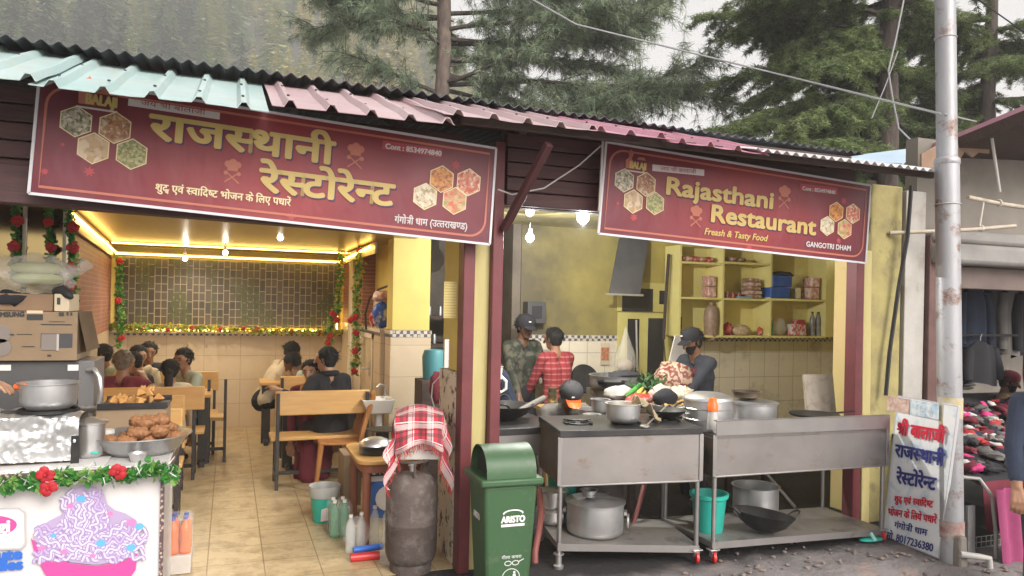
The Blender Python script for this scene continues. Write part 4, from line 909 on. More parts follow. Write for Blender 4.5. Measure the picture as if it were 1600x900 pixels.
for u, v in ((.2, .45), (.55, .45), (.86, .5)):
    cc = p1(u, v, z1(u) + .05); m.tube(ring_pts(cc, .1, 22), .007, 6, closed=False)
    for k_ in range(4): a = k_ * math.pi / 2 + .4; m.bar(cc + Vector((.03 * math.cos(a), .03 * math.sin(a), .004)), cc + Vector((.13 * math.cos(a), .13 * math.sin(a), .004)), .012, .012)
m.build('grate', M['black_iron'], C1)
C2, p2, z2 = cart('wide steel cart with a raised rim, a wok and an open pot below', (3.06, 4.12, 0), (4.62, 4.13, 0), .62, .86, .845, .28, .14, .09, None, (True, True))
m = MB(); m.grid(lambda a, b: p2(a, -.03, z2(a) + .098 * b), 8, 2, thick=.004); m.grid(lambda a, b: p2(a, -.03 + .05 * b, z2(a) + .1), 8, 1, thick=.006); m.build('raised_rim', M['steel_sheet'], C2)
m = MB(); m.grid(lambda a, b: p2(a, b, z2(a) - .02), 4, 3, thick=.006); m.build('top_sheet', M['steel_sheet'], C2)
m = MB(); m.tube([p2(.52, .97, z2(.5) - .3), p2(.80, .97, .12)], .014, 10); m.build('brace', M['steel_sheet'], C2)

# ---------------------------------------------------------------- pots and pans
def pot(name, label, c, r, h, m_, cat='pot', lid=None, handles=0, fill=None, group=None, ha=0):
    t = thing(name, label, cat, tuple(c), 0, group); m = MB(); m.lathe(pot_prof(r, h), c, 40); m.build('bowl', m_, t, smooth=50)
    if lid: m = MB(); m.lathe([(.001, h + .002), (r + .012, h + .004), (r + .014, h + .012), (r * .7, h + .02), (.02, h + .03), (.001, h + .03)] if lid == 'flat' else [(r + .01, h + .005), (r + .01, h + .015), (r * .8, h + .04), (r * .4, h + .055), (.001, h + .06)], c, 40); m.build('lid', m_, t, smooth=50)
    if fill: m = MB(); m.ball(c + Vector((0, 0, h * .62)), r * .93, 24, (1, 1, .16), lump=.25, ls=6); m.build('contents', fill, t)
    for s in range(handles):
        a = ha + math.pi * s; d = Vector((math.cos(a), math.sin(a), 0)); sd = Vector((-d.y, d.x, 0)); pc = c + d * (r + .012) + Vector((0, 0, h * .62))
        m = MB(); m.bar(pc + sd * -.035 + Vector((0, 0, .02)), pc + sd * .035 + Vector((0, 0, .02)), .02, .022); m.tube([pc + sd * (.045 * math.cos(i * .524)) + d * .018 + Vector((0, 0, -.035 + .045 * math.sin(i * .524))) for i in range(13)], .007, 8); m.build('handle', M['zinc'], t)
    return t
mat('curry', (.3, .17, .05), .5, col2=(.42, .28, .1), sc=30, bump=.6, bsc=60); mat('dough', (.62, .5, .32), .7, col2=(.5, .36, .2), sc=10)
def wok(label, c, r, h, m_, ha=.6, handles=2, tilt=0):
    t = thing('wok', label, 'wok', tuple(c)); T = Matrix.Rotation(tilt, 4, 'Y')
    m = MB(); m.lathe([(.001, 0), (r * .45, h * .06), (r * .75, h * .4), (r, h), (r + .004, h + .003), (r - .008, h), (r * .72, h * .42), (r * .4, h * .1), (.001, .012)], c, 40, T); m.build('bowl', m_, t, smooth=60)
    for s in range(handles):
        a = ha + math.pi * s; d = Vector((math.cos(a), math.sin(a), 0)); sd = Vector((-d.y, d.x, 0)); pc = Vector(c) + T @ (d * r + Vector((0, 0, h - .01)))
        m = MB(); m.tube([pc + sd * (.05 * math.cos(i * math.pi / 10)) + d * (.06 * math.sin(i * math.pi / 10)) + Vector((0, 0, .05 * math.sin(i * math.pi / 10))) for i in range(11)], .007, 8); m.build('handle', m_, t)
    return t
sh = lambda p, u, v, a, b: p(u, v, a + (b - a) * u + .002)
pt = pot('cooking_pot', 'large lidded aluminium pot with a ring handle on the lower shelf of the narrow cart', sh(p1, .33, .40, .165, .115), .195, .215, M['alu_pot'], lid='flat', handles=2, ha=-.55)
cb_ = sh(p1, .33, .40, .165, .115) + Vector((-.06, -.02, .249)); pot('small_bowl', 'small steel bowl sitting on the lid of the lower pot', cb_, .05, .055, M['alu_dull'], 'bowl')
for i, (u, v, r, h, lb) in enumerate([(.08, .75, .11, .10, 'wide steel tin at the back left of the narrow cart shelf'), (.08, .75, .095, .13, 'steel tin stacked on the wide tin behind the left leg')]):
    pot('steel_tin', lb, sh(p1, u, v, .165, .115) + Vector((0, 0, .104 * i)), r, h - .01, M['steel'], 'tin', lid='flat')
c = Vector((2.62, 4.95, .0)); t = thing('steel_drum', 'dark dented drum standing behind the narrow cart', 'drum', tuple(c)); m = MB(); m.lathe([(.001, 0), (.2, 0), (.205, .01), (.2, .2), (.206, .21), (.2, .22), (.2, .55), (.205, .56), (.19, .57), (.001, .57)], c, 36); m.build('shell', mat('drum_brown', (.05, .04, .04), .6, col2=(.08, .065, .06), sc=4, bump=.4), t); m = MB(); m.lathe([(.001, .575), (.06, .575), (.06, .59), (.001, .59)], c + Vector((.08, 0, 0)), 14); m.build('bung', M['zinc'], t)
def bucket(label, c, r0, r1, h, m_):
    t = thing('bucket', label, 'bucket', tuple(c)); m = MB(); m.lathe([(.001, 0), (r0, 0), (r0 + .004, .01), (r1 - .006, h - .04), (r1, h - .03), (r1 + .008, h - .028), (r1 + .012, h), (r1 - .004, h), (r0 - .008, .02), (.001, .015)], c, 36); m.build('pail', m_, t, smooth=50)
    m = MB(); m.tube([Vector(c) + Vector((r1 * 1.03 * math.cos(a), r1 * 1.03 * math.sin(a) * .95, h - .03 - .05 * math.sin(a))) for a in [math.pi * i / 14 for i in range(15)]], .003, 6); m.build('bail', M['zinc'], t); return t
bucket('teal plastic bucket at the left end of the wide cart shelf', P(1126, 838, z=.135) + Vector((0, .14, 0)), .095, .125, .27, M['teal_plastic'])
bucket('teal bucket half hidden behind the lidded pot under the narrow cart', Vector((2.36, 5.0, .25)), .1, .125, .27, M['teal_plastic'])
wok('big black iron wok leaning on the wide cart shelf beside the teal bucket', sh(p2, .33, .20, .14, .09) + Vector((0, 0, .015)), .21, .12, M['black_iron'], -.2, 2, R(8))
pot('cooking_pot', 'tall open aluminium pot behind the black wok on the wide cart shelf', sh(p2, .49, .80, .14, .09), .17, .235, M['alu_pot'])
t = pot('cooking_pot', 'aluminium pot with a sooty base standing on the black burner top', p1(.50, .30, z1(.5) + .062), .115, .125, M['alu_pot'], fill=M['dough'])
wok('shallow black pan with a steel ladle on the right of the burner top', p1(.86, .5, z1(.86) + .062), .15, .06, M['black_iron'], .3, 1)
# stacked steamer, pots and slab on the wide cart
c = p2(.12, .55, z2(.1) - .018); t = thing('steamer', 'tall aluminium steamer of stacked rings with a domed lid on the wide cart', 'steamer', tuple(c))
m = MB(); m.lathe([(.001, 0), (.165, 0), (.17, .01), (.17, .075), (.176, .08), (.17, .085), (.17, .15), (.176, .155), (.17, .16), (.17, .21), (.001, .21)], c, 40); m.build('rings', M['alu_pot'], t, smooth=50)
m = MB(); m.lathe([(.178, .212), (.178, .228), (.165, .24), (.1, .262), (.02, .27), (.001, .27)], c, 40); m.build('lid', M['alu_pot'], t, smooth=50)
for s in (-1, 1): m = MB(); m.tube([c + Vector((s * .172 + 0, -.02, .12)), c + Vector((s * .2, -.02, .12)), c + Vector((s * .2, .04, .12)), c + Vector((s * .172, .04, .12))], .006, 8); m.build('handle', M['zinc'], t)
c = p2(.40, .6, z2(.4) - .018); pot('cooking_pot', 'wide shiny pot with a tilted lid to the right of the steamer', c, .165, .175, M['alu_pot'], lid='flat')
pot('frying_pan', 'shallow steel pan resting on the wide shiny pot', c + Vector((-.05, .02, .21)), .10, .05, M['soot_metal'], 'pan')
t = thing('stone_slab', 'speckled white slab standing upright on the wide cart against the wall', 'slab', tuple(p2(.72, .85, z2(.7)))); m = MB(); m.box(p2(.955, .99, z2(.74) + .17), (.30, .03, .34), rx=R(-8)); m.build('slab', mat('marble_dirty', (.34, .3, .24), .6, col2=(.28, .24, .19), sc=16, lo=.5, hi=.6), t, bevel=.004)
c = p2(.66, .3, z2(.66) - .01); t = thing('flat_griddle', 'flat black griddle with a long handle lying beside the shiny pot', 'griddle', tuple(c)); m = MB(); m.lathe([(.001, .09), (.17, .09), (.18, .1), (.18, .106), (.001, .1)], c, 36); m.build('plate', M['black_iron'], t); m = MB(); m.bar(c + Vector((.17, 0, .1)), c + Vector((.36, -.03, .115)), .025, .01); m.build('handle', M['black_iron'], t)
m = MB(); m.lathe([(.05, 0), (.05, .09), (.001, .09)], c, 12); m.build('stand', M['black_iron'], t)
c = P(1113, 680, y=4.28); t = thing('plastic_jug', 'clear plastic bottle with an orange cap standing between the carts', 'bottle', tuple(c)); c = Vector((c.x, c.y, .87)); WM[t.name] = Matrix.Translation(c); t.location = c
m = MB(); m.lathe([(.001, 0), (.036, 0), (.038, .01), (.036, .10), (.03, .125), (.03, .13), (.001, .13)], c, 20); m.build('body', mat('frosted', (.6, .58, .55), .4, alpha=.8), t); m = MB(); m.lathe([(.036, .128), (.036, .17), (.03, .178), (.026, .215), (.001, .22)], c, 20); m.build('cap', M['orange_cap'], t)
# rags and dough on the pot, small things on the burner top
c = p1(.72, .3, z1(.7) + .06); t = thing('rag', 'crumpled yellowish rag hanging off the burner pot', 'rag', tuple(c)); m = MB()
m.grid(lambda u, v: p1(.57 + .2 * u, .25 + .12 * v, z1(.6) + .215 - .16 * u ** 2 + .025 * math.sin(u * 13 + v * 6) + .02 * noise.noise(Vector((u * 6, v * 6, 0)))), 26, 12, thick=.006); m.build('cloth', mat('rag_cloth', (.36, .3, .2), .9, col2=(.25, .2, .12), sc=9), t, smooth=80)
m = MB(); m.tube([p1(.60, .05, z1(.6) + .05), p1(.9, .6, z1(.9) + .14)], .006, 8); m.ball(p1(.6, .05, z1(.6) + .055), .035, 14, (1, 1, .4)); tag(m.build('ladle', M['steel']), 'long steel ladle laid across the pan on the burner top', 'ladle')
# hose, slipper
m = MB(); m.tube([P(842, 765, y=4.75) + Vector((0, 0, .0)), P(846, 800, y=4.6), P(842, 830, y=4.5), P(836, 862, y=4.42), P(836, 880, y=4.4)], .022, 10); tag(m.build('hose', M['red_hose']), 'thick brown gas hose hanging behind the green dustbin', 'hose')
m = MB(); m.tube([P(1010, 745, y=4.9), P(998, 790, y=4.75), P(985, 830, y=4.7), P(982, 850, y=4.72)], .018, 10); tag(m.build('hose', M['red_hose']), 'dull red hose hanging down behind the legs of the narrow cart', 'hose')
c = P(1362, 846, z=.0); t = thing('slipper', 'turquoise rubber slipper lying under the right end of the wide cart', 'slipper', tuple(c)); m = MB(); m.ball(c + Vector((0, 0, .018)), .12, 20, (1, .4, .15)); m.build('sole', M['teal_plastic'], t)
m = MB(); m.tube([c + Vector((-.02, -.05, .02)), c + Vector((-.03, -.02, .065)), c + Vector((-.03, .02, .065)), c + Vector((-.02, .05, .02))], .016, 8); m.build('strap', mat('pale_teal', (.25, .55, .5), .5), t)
# ---------------------------------------------------------------- second burner table at the left of the kitchen
c = Vector((2.0, 5.25, 0)); t = thing('stove_table', 'low black topped stove table just inside the kitchen beside the maroon post', 'stove', (2.0, 5.25, 0))
m = MB(); m.box((2.0, 5.25, .80), (.62, .7, .05)); m.build('top', M['black_stone'], t, bevel=.004)
m = MB(); m.box((2.0, 4.905, .70), (.62, .01, .15)); m.build('front_panel', M['steel_sheet'], t)
for x in (1.72, 2.28):
    for y in (4.95, 5.55): m = MB(); m.tube([(x, y, -.1), (x, y, .78)], .018, 8); m.build('leg', M['soot_metal'], t)
wok('black wok with a long wooden ladle on the stove inside the kitchen', Vector((1.98, 5.3, .83)), .24, .11, M['black_iron'], 1.2)
m = MB(); m.tube([P(800, 650, y=5.2), P(816, 640, y=5.25), P(850, 622, y=5.4)], [.012, .026, .024], 10); tag(m.build('ladle', mat('ladle_grey', (.12, .11, .1), .6)), 'thick dark ladle handle sticking out of the kitchen wok', 'ladle')
# ================================================================ snack counter at the left
k = NT('counter_marble'); k.color(k.mix(k.ramp(k.noise(5, 8, .7, dist=2), .5, .62), (.66, .64, .62), (.5, .48, .47))); k.b.inputs['Roughness'].default_value = .25; M['counter_marble'] = k.m
k = NT('beaded_trim'); v = k.n('TexVoronoi'); v.inputs['Scale'].default_value = 65; k.l(k.coord(), v.inputs[0]); k.color(k.mix(k.ramp(v.outputs['Distance'], .25, .5), (.45, .36, .3), (.1, .06, .06))); k.b.inputs['Roughness'].default_value = .4; M['beaded_trim'] = k.m
mat('poster_white', (.66, .63, .62), .35, col2=(.6, .57, .57), sc=3, dirt=(.45, .4, .36), dsc=4, dlo=.62, dhi=.9)
SX, SY, SZ = -.262, 3.98, .892
t = thing('snack_counter', 'white topped snack counter with a noodle poster on its front at the left edge', 'counter', (-.9, 4.3, 0))
m = MB(); m.span((-2.2, SY + .012, 0), (SX - .03, 4.75, SZ - .04)); m.build('body', M['poster_white'], t)
m = MB(); m.span((-2.2, SY - .03, SZ - .035), (SX, 4.8, SZ)); m.build('countertop', M['counter_marble'], t, bevel=.004)
m = MB(); m.span((-2.2, SY - .038, SZ - .055), (SX + .006, SY - .031, SZ - .006)); m.span((SX + .001, SY - .03, SZ - .055), (SX + .008, 4.8, SZ - .006)); m.span((SX - .036, SY - .002, 0), (SX - .018, SY + .011, SZ - .058)); m.build('beaded_edge', M['beaded_trim'], t)
def Qs(px, py): return P(px, py, y=SY)
ny = Vector((0, -1, 0)); Tp = frame(Vector((0, SY, 0)), (1, 0, 0), ny)
mat('pink_ink', (.55, .07, .28), .4); mat('lilac_ink', (.58, .52, .64), .4); mat('lilac_dark', (.4, .31, .48), .4); mat('sky_ink', (.12, .38, .62), .4); mat('panel_ink', (.7, .68, .67), .4); mat('shade_ink', (.45, .42, .42), .4)
def loc2(px, py): p = Qs(px, py); return (p.x, p.z)
def poly_on(name, pts, m_, z, par): m = MB(); flat(m, [loc2(*q) for q in pts], Tp, z); return m.build(name, m_, par, smooth=0)
bowl = [(50, 833)] + [(140 + 92 * math.cos(math.pi - i * math.pi / 14), 836 + 84 * math.sin(i * math.pi / 14)) for i in range(15)]
rim = [(140 + 92 * math.cos(i * .262), 846 + 26 * math.sin(i * .262) - .12 * (92 * math.cos(i * .262))) for i in range(24)]
poly_on('bowl_print', [(48, 840), (70, 862), (110, 880), (150, 884), (190, 878), (215, 864), (212, 890), (195, 915), (150, 930), (110, 928), (75, 905), (56, 870)][::-1], M['pink_ink'], .003, t)
poly_on('noodle_mass', [(52, 842), (58, 827), (78, 813), (98, 803), (97, 784), (108, 768), (128, 759), (150, 761), (163, 772), (168, 788), (180, 797), (196, 802), (212, 812), (219, 826), (218, 845), (215, 862), (190, 876), (150, 882), (110, 878), (72, 860)][::-1], M['lilac_dark'], .0036, t)
rs = random.Random(8); m = MB()
for i in range(210):
    px, py = rs.uniform(76, 206), rs.uniform(826, 868)
    if i > 150: px, py = rs.uniform(108, 158), rs.uniform(790, 822)
    a = rs.uniform(-.6, .6) + (1.5 if i > 150 else 0); pts = []
    ph = rs.uniform(0, 6); am = rs.uniform(3, 5.5)
    for j in range(26): q_ = (j - 13) * 2.0; w_ = am * math.sin(j * .62 + ph); pts.append((px + math.cos(a) * q_ - math.sin(a) * w_, py + math.sin(a) * q_ + math.cos(a) * w_))
    A_ = [Vector(loc2(*q)) for q in pts]; v = []; f = []
    for j, q in enumerate(A_):
        d = (A_[min(j + 1, 25)] - A_[max(j - 1, 0)]).normalized(); n2_ = Vector((-d.y, d.x)) * .0046; v += [(q.x + n2_.x, q.y + n2_.y, .004 + i * .00001), (q.x - n2_.x, q.y - n2_.y, .004 + i * .00001)]
    for j in range(25): f.append((2 * j, 2 * j + 1, 2 * j + 3, 2 * j + 2))
    m.mi = 2; c0 = [(q_[0] + (q_[0] - v[k_ ^ 1][0]) * .45, q_[1] + (q_[1] - v[k_ ^ 1][1]) * .45, q_[2] - .000006) for k_, q_ in enumerate(v)]; m.add(c0, f, Tp); m.mi = 0 if rs.random() < .75 else 1; m.add(v, f, Tp)
m.build('noodle_print', [M['lilac_ink'], mat('lilac_mid', (.46, .36, .56), .4), mat('lilac_line', (.3, .22, .42), .4)], t, smooth=0)
mat('rose_ink', (.6, .2, .42), .4)
for px, py, r, b_ in [(127, 779, 8, 0), (84, 836, 5, 0), (158, 848, 8, 0), (218, 822, 7, 0), (205, 855, 8, 0), (66, 856, 6, 1), (100, 862, 6, 1), (205, 816, 8, 1), (172, 802, 5, 1), (145, 868, 5, 1), (110, 790, 6, 1)]:
    p = loc2(px, py); rr = (loc2(px + r, py)[0] - p[0]); m = MB(); flat(m, [(p[0] + rr * math.cos(j * .7), p[1] + rr * .8 * math.sin(j * .7)) for j in range(9)], Tp, .0062); m.build('vegetable_print', M['rose_ink' if b_ else 'sky_ink'], t, smooth=0)
poly_on('logo_panel', [(-60, 795), (30, 793), (40, 800), (41, 850), (34, 858), (-60, 862)][::-1], M['shade_ink'], .003, t); poly_on('logo_panel', [(-60, 797), (29, 796), (37, 802), (38, 848), (32, 855), (-60, 859)][::-1], M['panel_ink'], .004, t)
p = loc2(-20, 823); rr = loc2(27, 823)[0] - p[0]; m = MB(); flat(m, [(p[0] + rr * math.cos(j * .262), p[1] + rr * .44 * math.sin(j * .262)) for j in range(24)], Tp, .005); m.build('logo_oval', M['pink_ink'], t, smooth=0)
write('lettering', 'Maggi', Qs(-52, 832), Qs(15, 830), (0, 0, 1), ny, .055, M['print_white'], t, bold=.004, lift=.006)
write('lettering', 'Minute', Qs(-50, 878), Qs(34, 872), (0, 0, 1), ny, .05, M['blue_plastic'], t, bold=.005, lift=.004)
write('lettering', 'Noodles', Qs(-62, 896), Qs(35, 888), (0, 0, 1), ny, .048, M['blue_plastic'], t, bold=.005, lift=.004)
# leaf garlands
gl = [leaf_mat('garland_green', (.03, .16, .03), (.07, .28, .05), .2, 20), leaf_mat('garland_light', (.12, .3, .06), (.26, .42, .12), .2, 20), leaf_mat('garland_gold', (.4, .36, .05), (.55, .48, .1), .3, 20)]
mat('flower_red', (.45, .015, .02), .6, col2=(.32, .01, .02), sc=30); mat('sprig_white', (.62, .64, .62), .6)
def garland(label, pts, wd, n, flowers, seed, leaf=.03, tones=(0, 0, 1), fr=.035, sprig=0):
    pts = [Vector(p) for p in pts]; t = thing('garland', label, 'garland', tuple(pts[0]), 0, 'artificial leaf garlands'); r_ = np.random.default_rng(seed); rs = random.Random(seed)
    L_ = np.array([tuple(p) for p in pts]); g = r_.random(n) * (len(pts) - 1.0001); gi = g.astype(int); base = L_[gi] + (L_[gi + 1] - L_[gi]) * (g - gi)[:, None] + r_.normal(0, wd / 2.3, (n, 3))
    q = NP(); o = unit(r_.normal(0, 1, (n, 3)) + np.array([0, -.5, -.2])); s_ = unit(np.cross(o, r_.normal(0, 1, (n, 3))))
    tn = r_.choice(tones, n); q.quads(base, o, s_, r_.uniform(.5, 1, n) * leaf * .5, r_.uniform(.4, .7, n) * leaf, tn, 1.9); q.quads(base + o * leaf * .4, o, s_, r_.uniform(.5, 1, n) * leaf * .6, r_.uniform(.7, 1.1, n) * leaf, tn, .15)
    q.build('leaves', gl, t, tuple(pts[0])); m = MB(); m.tube(pts, .004, 5); m.build('stem', M['garland_green'], t)
    for fp in flowers:
        m = MB()
        for i in range(6):
            a = i * 1.047 + rs.random(); d = Vector((math.cos(a), -.45, math.sin(a))); m.ball(Vector(fp) + d * fr * .55, fr * .6, 8, (1, .35, 1) if abs(d.x) < .7 else (1, .45, .8))
        m.ball(Vector(fp) + Vector((0, -fr * .6, 0)), fr * .25, 6); m.build('flower', M['flower_red'], t)
    if sprig:
        q = NP(); n2 = sprig; b2 = L_[(r_.random(n2) * len(pts)).astype(int)] + r_.normal(0, wd * .5, (n2, 3)); o = unit(r_.normal(0, 1, (n2, 3)) + np.array([.3, -.3, 0])); q.quads(b2, o, unit(np.cross(o, r_.normal(0, 1, (n2, 3)))), np.full(n2, .05), np.full(n2, .006), 0, .5); q.build('white_sprigs', [M['sprig_white']], t, tuple(pts[0]))
    return t
yg = SY - .05
garland('thick green garland with red hibiscus flowers along the front of the snack counter', [P(x, y, y=yg) for x, y in ((-40, 752), (10, 757), (50, 752), (90, 746), (130, 742), (180, 742), (220, 738), (262, 732), (268, 745))], .032, 620, [P(72, 741, y=yg - .03), P(185, 737, y=yg - .03), P(76, 762, y=yg - .03)], 1, .038, (0, 0, 1), .036, 140)
# vessels and snacks on the counter
ct = lambda x, y: Vector((x, y, SZ + .001))
t = thing('foil_box', 'gas burner box wrapped in crumpled aluminium foil on the snack counter', 'burner', tuple(ct(-.95, 4.2)))
fx0, fx1 = -1.6, P(124, 690, y=4.08).x
def foilf(u, v):
    yy, zz = ((4.06, SZ + .02 + .26 * v / .5 * .8) if v < .5 else (4.06 + (v - .5) * .8, SZ + .228))
    k_ = noise.noise(Vector((u * 11, v * 7, 1))) * .02 + abs(noise.noise(Vector((u * 26, v * 14, 4)))) * .014
    return (fx0 + (fx1 - fx0) * u, yy - k_ * (1 if v < .55 else .2), zz + k_ * (0.4 if v < .45 else .8))
m = MB(); m.grid(foilf, 150, 44); m.build('foil', M['foil'], t, smooth=25)
m = MB(); m.span((fx0, 4.09, SZ + .004), (fx1 - .02, 4.46, SZ + .205)); m.build('burner_case', M['soot_metal'], t)
m = MB(); m.span((fx1 - .03, 4.05, SZ + .005), (fx1 + .004, 4.056, SZ + .14)); m.build('black_tab', M['black_iron'], t)
pt_ = Vector((P(76, 640, y=4.25).x, 4.25, SZ + .252)); pot('cooking_pot', 'straight sided aluminium pot steaming on the foil wrapped burner', pt_, .125, .125, M['alu_pot'])
m = MB(); m.tube(ring_pts(pt_ + Vector((0, 0, -.012)), .13, 26), .01, 6); m.box(pt_ + Vector((.0, 0, -.016)), (.4, .03, .012)); tag(m.build('burner_grate', M['black_iron']), 'black pan support between the foil and the steaming pot', 'grate')
c = ct(P(141, 700, y=4.2).x, 4.2); pot('canister', 'tall steel canister with a lid beside the foil box', c, .066, .175, M['steel'], 'canister', lid='flat')
c = ct(P(167, 690, y=4.45).x, 4.45); t = thing('jar', 'small clear jar with a pale lid between the canister and the basin', 'jar', tuple(c)); m = MB(); m.lathe([(.001, 0), (.035, 0), (.036, .08), (.001, .08)], c, 18); m.build('glass', M['clear_bottle'], t); m = MB(); m.lathe([(.038, .08), (.038, .1), (.001, .102)], c, 18); m.build('lid', M['white_plastic'], t)
m = MB(); m.span((fx1 - .35, SY - .02, SZ + .001), (P(165, 712, y=4.0).x, 4.2, SZ + .007)); tag(m.build('cutting_board', mat('board_white', (.7, .68, .66), .4)), 'thin white board lying on the counter in front of the canister', 'board')
m = MB(); m.box(P(147, 709, y=3.99) + Vector((0, .02, .0)), (.035, .02, .012)); tag(m.build('green_lid', M['teal_plastic'], bevel=.004), 'tiny turquoise cap on the white board', 'cap')
bc = ct(P(221, 690, y=4.3).x, 4.3); t = thing('basin', 'wide shallow aluminium basin heaped with fried potato balls', 'basin', tuple(bc)); m = MB(); m.lathe([(.001, 0), (.15, 0), (.19, .03), (.235, .092), (.245, .095), (.245, .1), (.225, .095), (.14, .015), (.001, .012)], bc, 40); m.build('bowl', M['alu_pot'], t, smooth=50)
mat('fried', (.34, .16, .065), .7, col2=(.22, .09, .035), sc=14, dirt=(.42, .25, .12), dsc=22, dlo=.55, dhi=.7, bump=.6, bsc=60)
rs = random.Random(21)
for i in range(34):
    a = rs.uniform(0, 6.28); lay = 0 if i < 18 else 1 if i < 29 else 2; rr = rs.uniform(.03, (.19, .13, .07)[lay]) 
    m = MB(); m.ball((0, 0, 0), rs.uniform(.031, .039), 24, (rs.uniform(1, 1.35), rs.uniform(.8, 1), rs.uniform(.75, .95)), lump=.42, seed=i, ls=4.5); o = m.build('potato_ball', M['fried'], smooth=80); o.location = bc + Vector((rr * math.cos(a) + (.03 if lay else 0), rr * math.sin(a), .075 + .042 * lay)); WM.pop(o.name, 0)
    tag(o, 'brown fried potato ball in the heap in the aluminium basin', 'snack', 'fried potato balls in the basin')
c = ct(P(215, 702, y=4.05).x, 4.06); t = thing('small_bowl', 'tiny steel bowl in front of the basin of potato balls', 'bowl', tuple(c)); m = MB(); m.lathe([(.001, 0), (.03, 0), (.042, .04), (.044, .042), (.04, .042), (.028, .006), (.001, .005)], c, 24); m.build('bowl', M['steel'], t, smooth=50)
cx = P(205, 655, y=4.95); t = thing('carton', 'brown carton carrying the samosa tray behind the basin', 'carton', (cx.x, 4.95, .6)); m = MB(); m.span((P(150, 650, y=4.8).x, 4.8, .62), (P(260, 650, y=4.8).x, 5.15, P(200, 639, y=4.8).z)); m.build('box', M['cardboard'], t, bevel=.004)
zt_ = P(200, 639, y=4.8).z; x0_, x1_ = P(152, 640, y=4.8).x, P(262, 640, y=4.8).x
t = thing('tray', 'black oven tray of samosas on the brown carton', 'tray', ((x0_ + x1_) / 2, 4.97, zt_)); m = MB(); m.span((x0_, 4.79, zt_ + .002), (x1_, 5.15, zt_ + .012)); m.span((x0_, 4.785, zt_ + .002), (x1_, 4.79, zt_ + .035)); m.span((x0_, 5.15, zt_ + .002), (x1_, 5.155, zt_ + .035)); m.build('pan', M['black_iron'], t)
mat('samosa_crust', (.5, .27, .08), .6, col2=(.38, .17, .05), sc=18, bump=.4, bsc=60)
for i in range(26):
    lay = 0 if i < 17 else 1; x = rs.uniform(x0_ + .04, x1_ - .05) if not lay else rs.uniform(x0_ + .2, x1_ - .1); y = rs.uniform(4.83, 5.1)
    m = MB(); s = .042; m.add([(-s, -s * .6, -s * .4), (s, -s * .6, -s * .4), (0, s * .8, -s * .4), (0, 0, s * 1.1)], [(0, 2, 1), (0, 1, 3), (1, 2, 3), (2, 0, 3)]); o = m.build('samosa', M['samosa_crust'], bevel=.009, smooth=80); o.location = (x, y, zt_ + .032 + .045 * lay); o.rotation_euler = (rs.uniform(-.6, .6), rs.uniform(-.6, .6), rs.uniform(0, 6)); WM.pop(o.name, 0)
    tag(o, 'golden samosa in the heap on the black tray', 'snack', 'samosas on the tray')
# the oven, boxes and bundle above
ox = P(122, 600, y=5.0).x; oz1 = P(60, 564, y=5.0).z; ox2 = P(147, 600, y=5.0).x
t = thing('grill_oven', 'dark grey counter oven with a bent chrome handle under the appliance box', 'oven', (-1.3, 5.2, .8)); m = MB(); m.span((-2.2, 5.0, .72), (ox, 5.4, oz1)); m.build('case', mat('oven_grey', (.085, .083, .082), .4, col2=(.065, .064, .064), sc=4), t, bevel=.006); m = MB(); m.span((ox + .001, 4.99, .72), (ox2, 5.38, oz1 + .0)); m.build('side_panel', mat('oven_side', (.14, .135, .135), .4), t, bevel=.004)
m = MB(); h0, h1 = P(150, 640, y=4.98), P(146, 578, y=4.98); m.tube([h1 + Vector((-.03, 0, .0)), h1 + Vector((.01, -.03, .005)), h1.lerp(h0, .15) + Vector((.035, -.05, 0)), h1.lerp(h0, .5) + Vector((.04, -.05, 0)), h1.lerp(h0, .9) + Vector((.02, -.04, 0)), h0 + Vector((-.03, 0, 0))], .013, 10); m.build('handle', M['steel'], t)
for px in (0, 106): a_, b_ = P(px, 570, y=4.995), P(px + 17, 579, y=4.995); m = MB(); m.span((a_.x, 4.993, b_.z), (b_.x, 4.999, a_.z)); m.build('sticker', M['white_plastic'], t)
m = MB(); m.span((-2.2, 4.95, .0), (ox2 + .01, 5.45, .715)); tag(m.build('oven_stand', M['dark_wood']), 'dark stand carrying the counter oven behind the snack counter', 'stand')
bz0, bz1 = oz1 + .004, P(60, 487, y=4.96).z; bx1 = P(121, 520, y=4.96).x
t = thing('appliance_box', 'large brown appliance carton printed with an oven picture, on top of the grey oven', 'carton', (-1.3, 5.15, bz0)); m = MB(); m.span((-2.1, 4.96, bz0), (bx1, 5.42, bz1)); m.build('box', M['cardboard'], t, bevel=.004)
m = MB(); m.add([(bx1 + .001, 4.96, bz1), (bx1 + .001, 5.42, bz1), (bx1 + .05, 5.42, bz0 + .05), (bx1 + .05, 4.96, bz0 + .05)], [(0, 3, 2, 1), (0, 1, 2, 3)]); m.build('flap', M['cardboard'], t)
yb = 4.958
def on_box(name, rects, m_, lift=.0):
    m = MB()
    for (a0, b0, a1, b1) in rects: p, q = P(a0, b0, y=yb), P(a1, b1, y=yb); m.span((p.x, yb - .002 - lift, q.z), (q.x, yb, p.z))
    m.build(name, m_, t)
write('lettering', 'SAMSUNG', P(-12, 495, y=yb), P(38, 494, y=yb), (0, 0, 1), (0, -1, 0), .026, M['print_black'], t, bold=.002)
on_box('oven_picture', [(64, 521, 113, 543)], mat('pic_dark', (.05, .05, .055), .5)); on_box('oven_picture_door', [(65, 522, 90, 547)], mat('pic_grey', (.2, .17, .15), .5), .002); on_box('oven_picture_edge', [(89, 522, 92, 548)], mat('pic_light', (.42, .38, .34), .5), .003)
on_box('hand_hole', [(42, 485, 67, 490)], mat('hole_tan', (.62, .5, .34), .7)); on_box('hand_hole', [(42, 491, 67, 500)], M['print_black'])
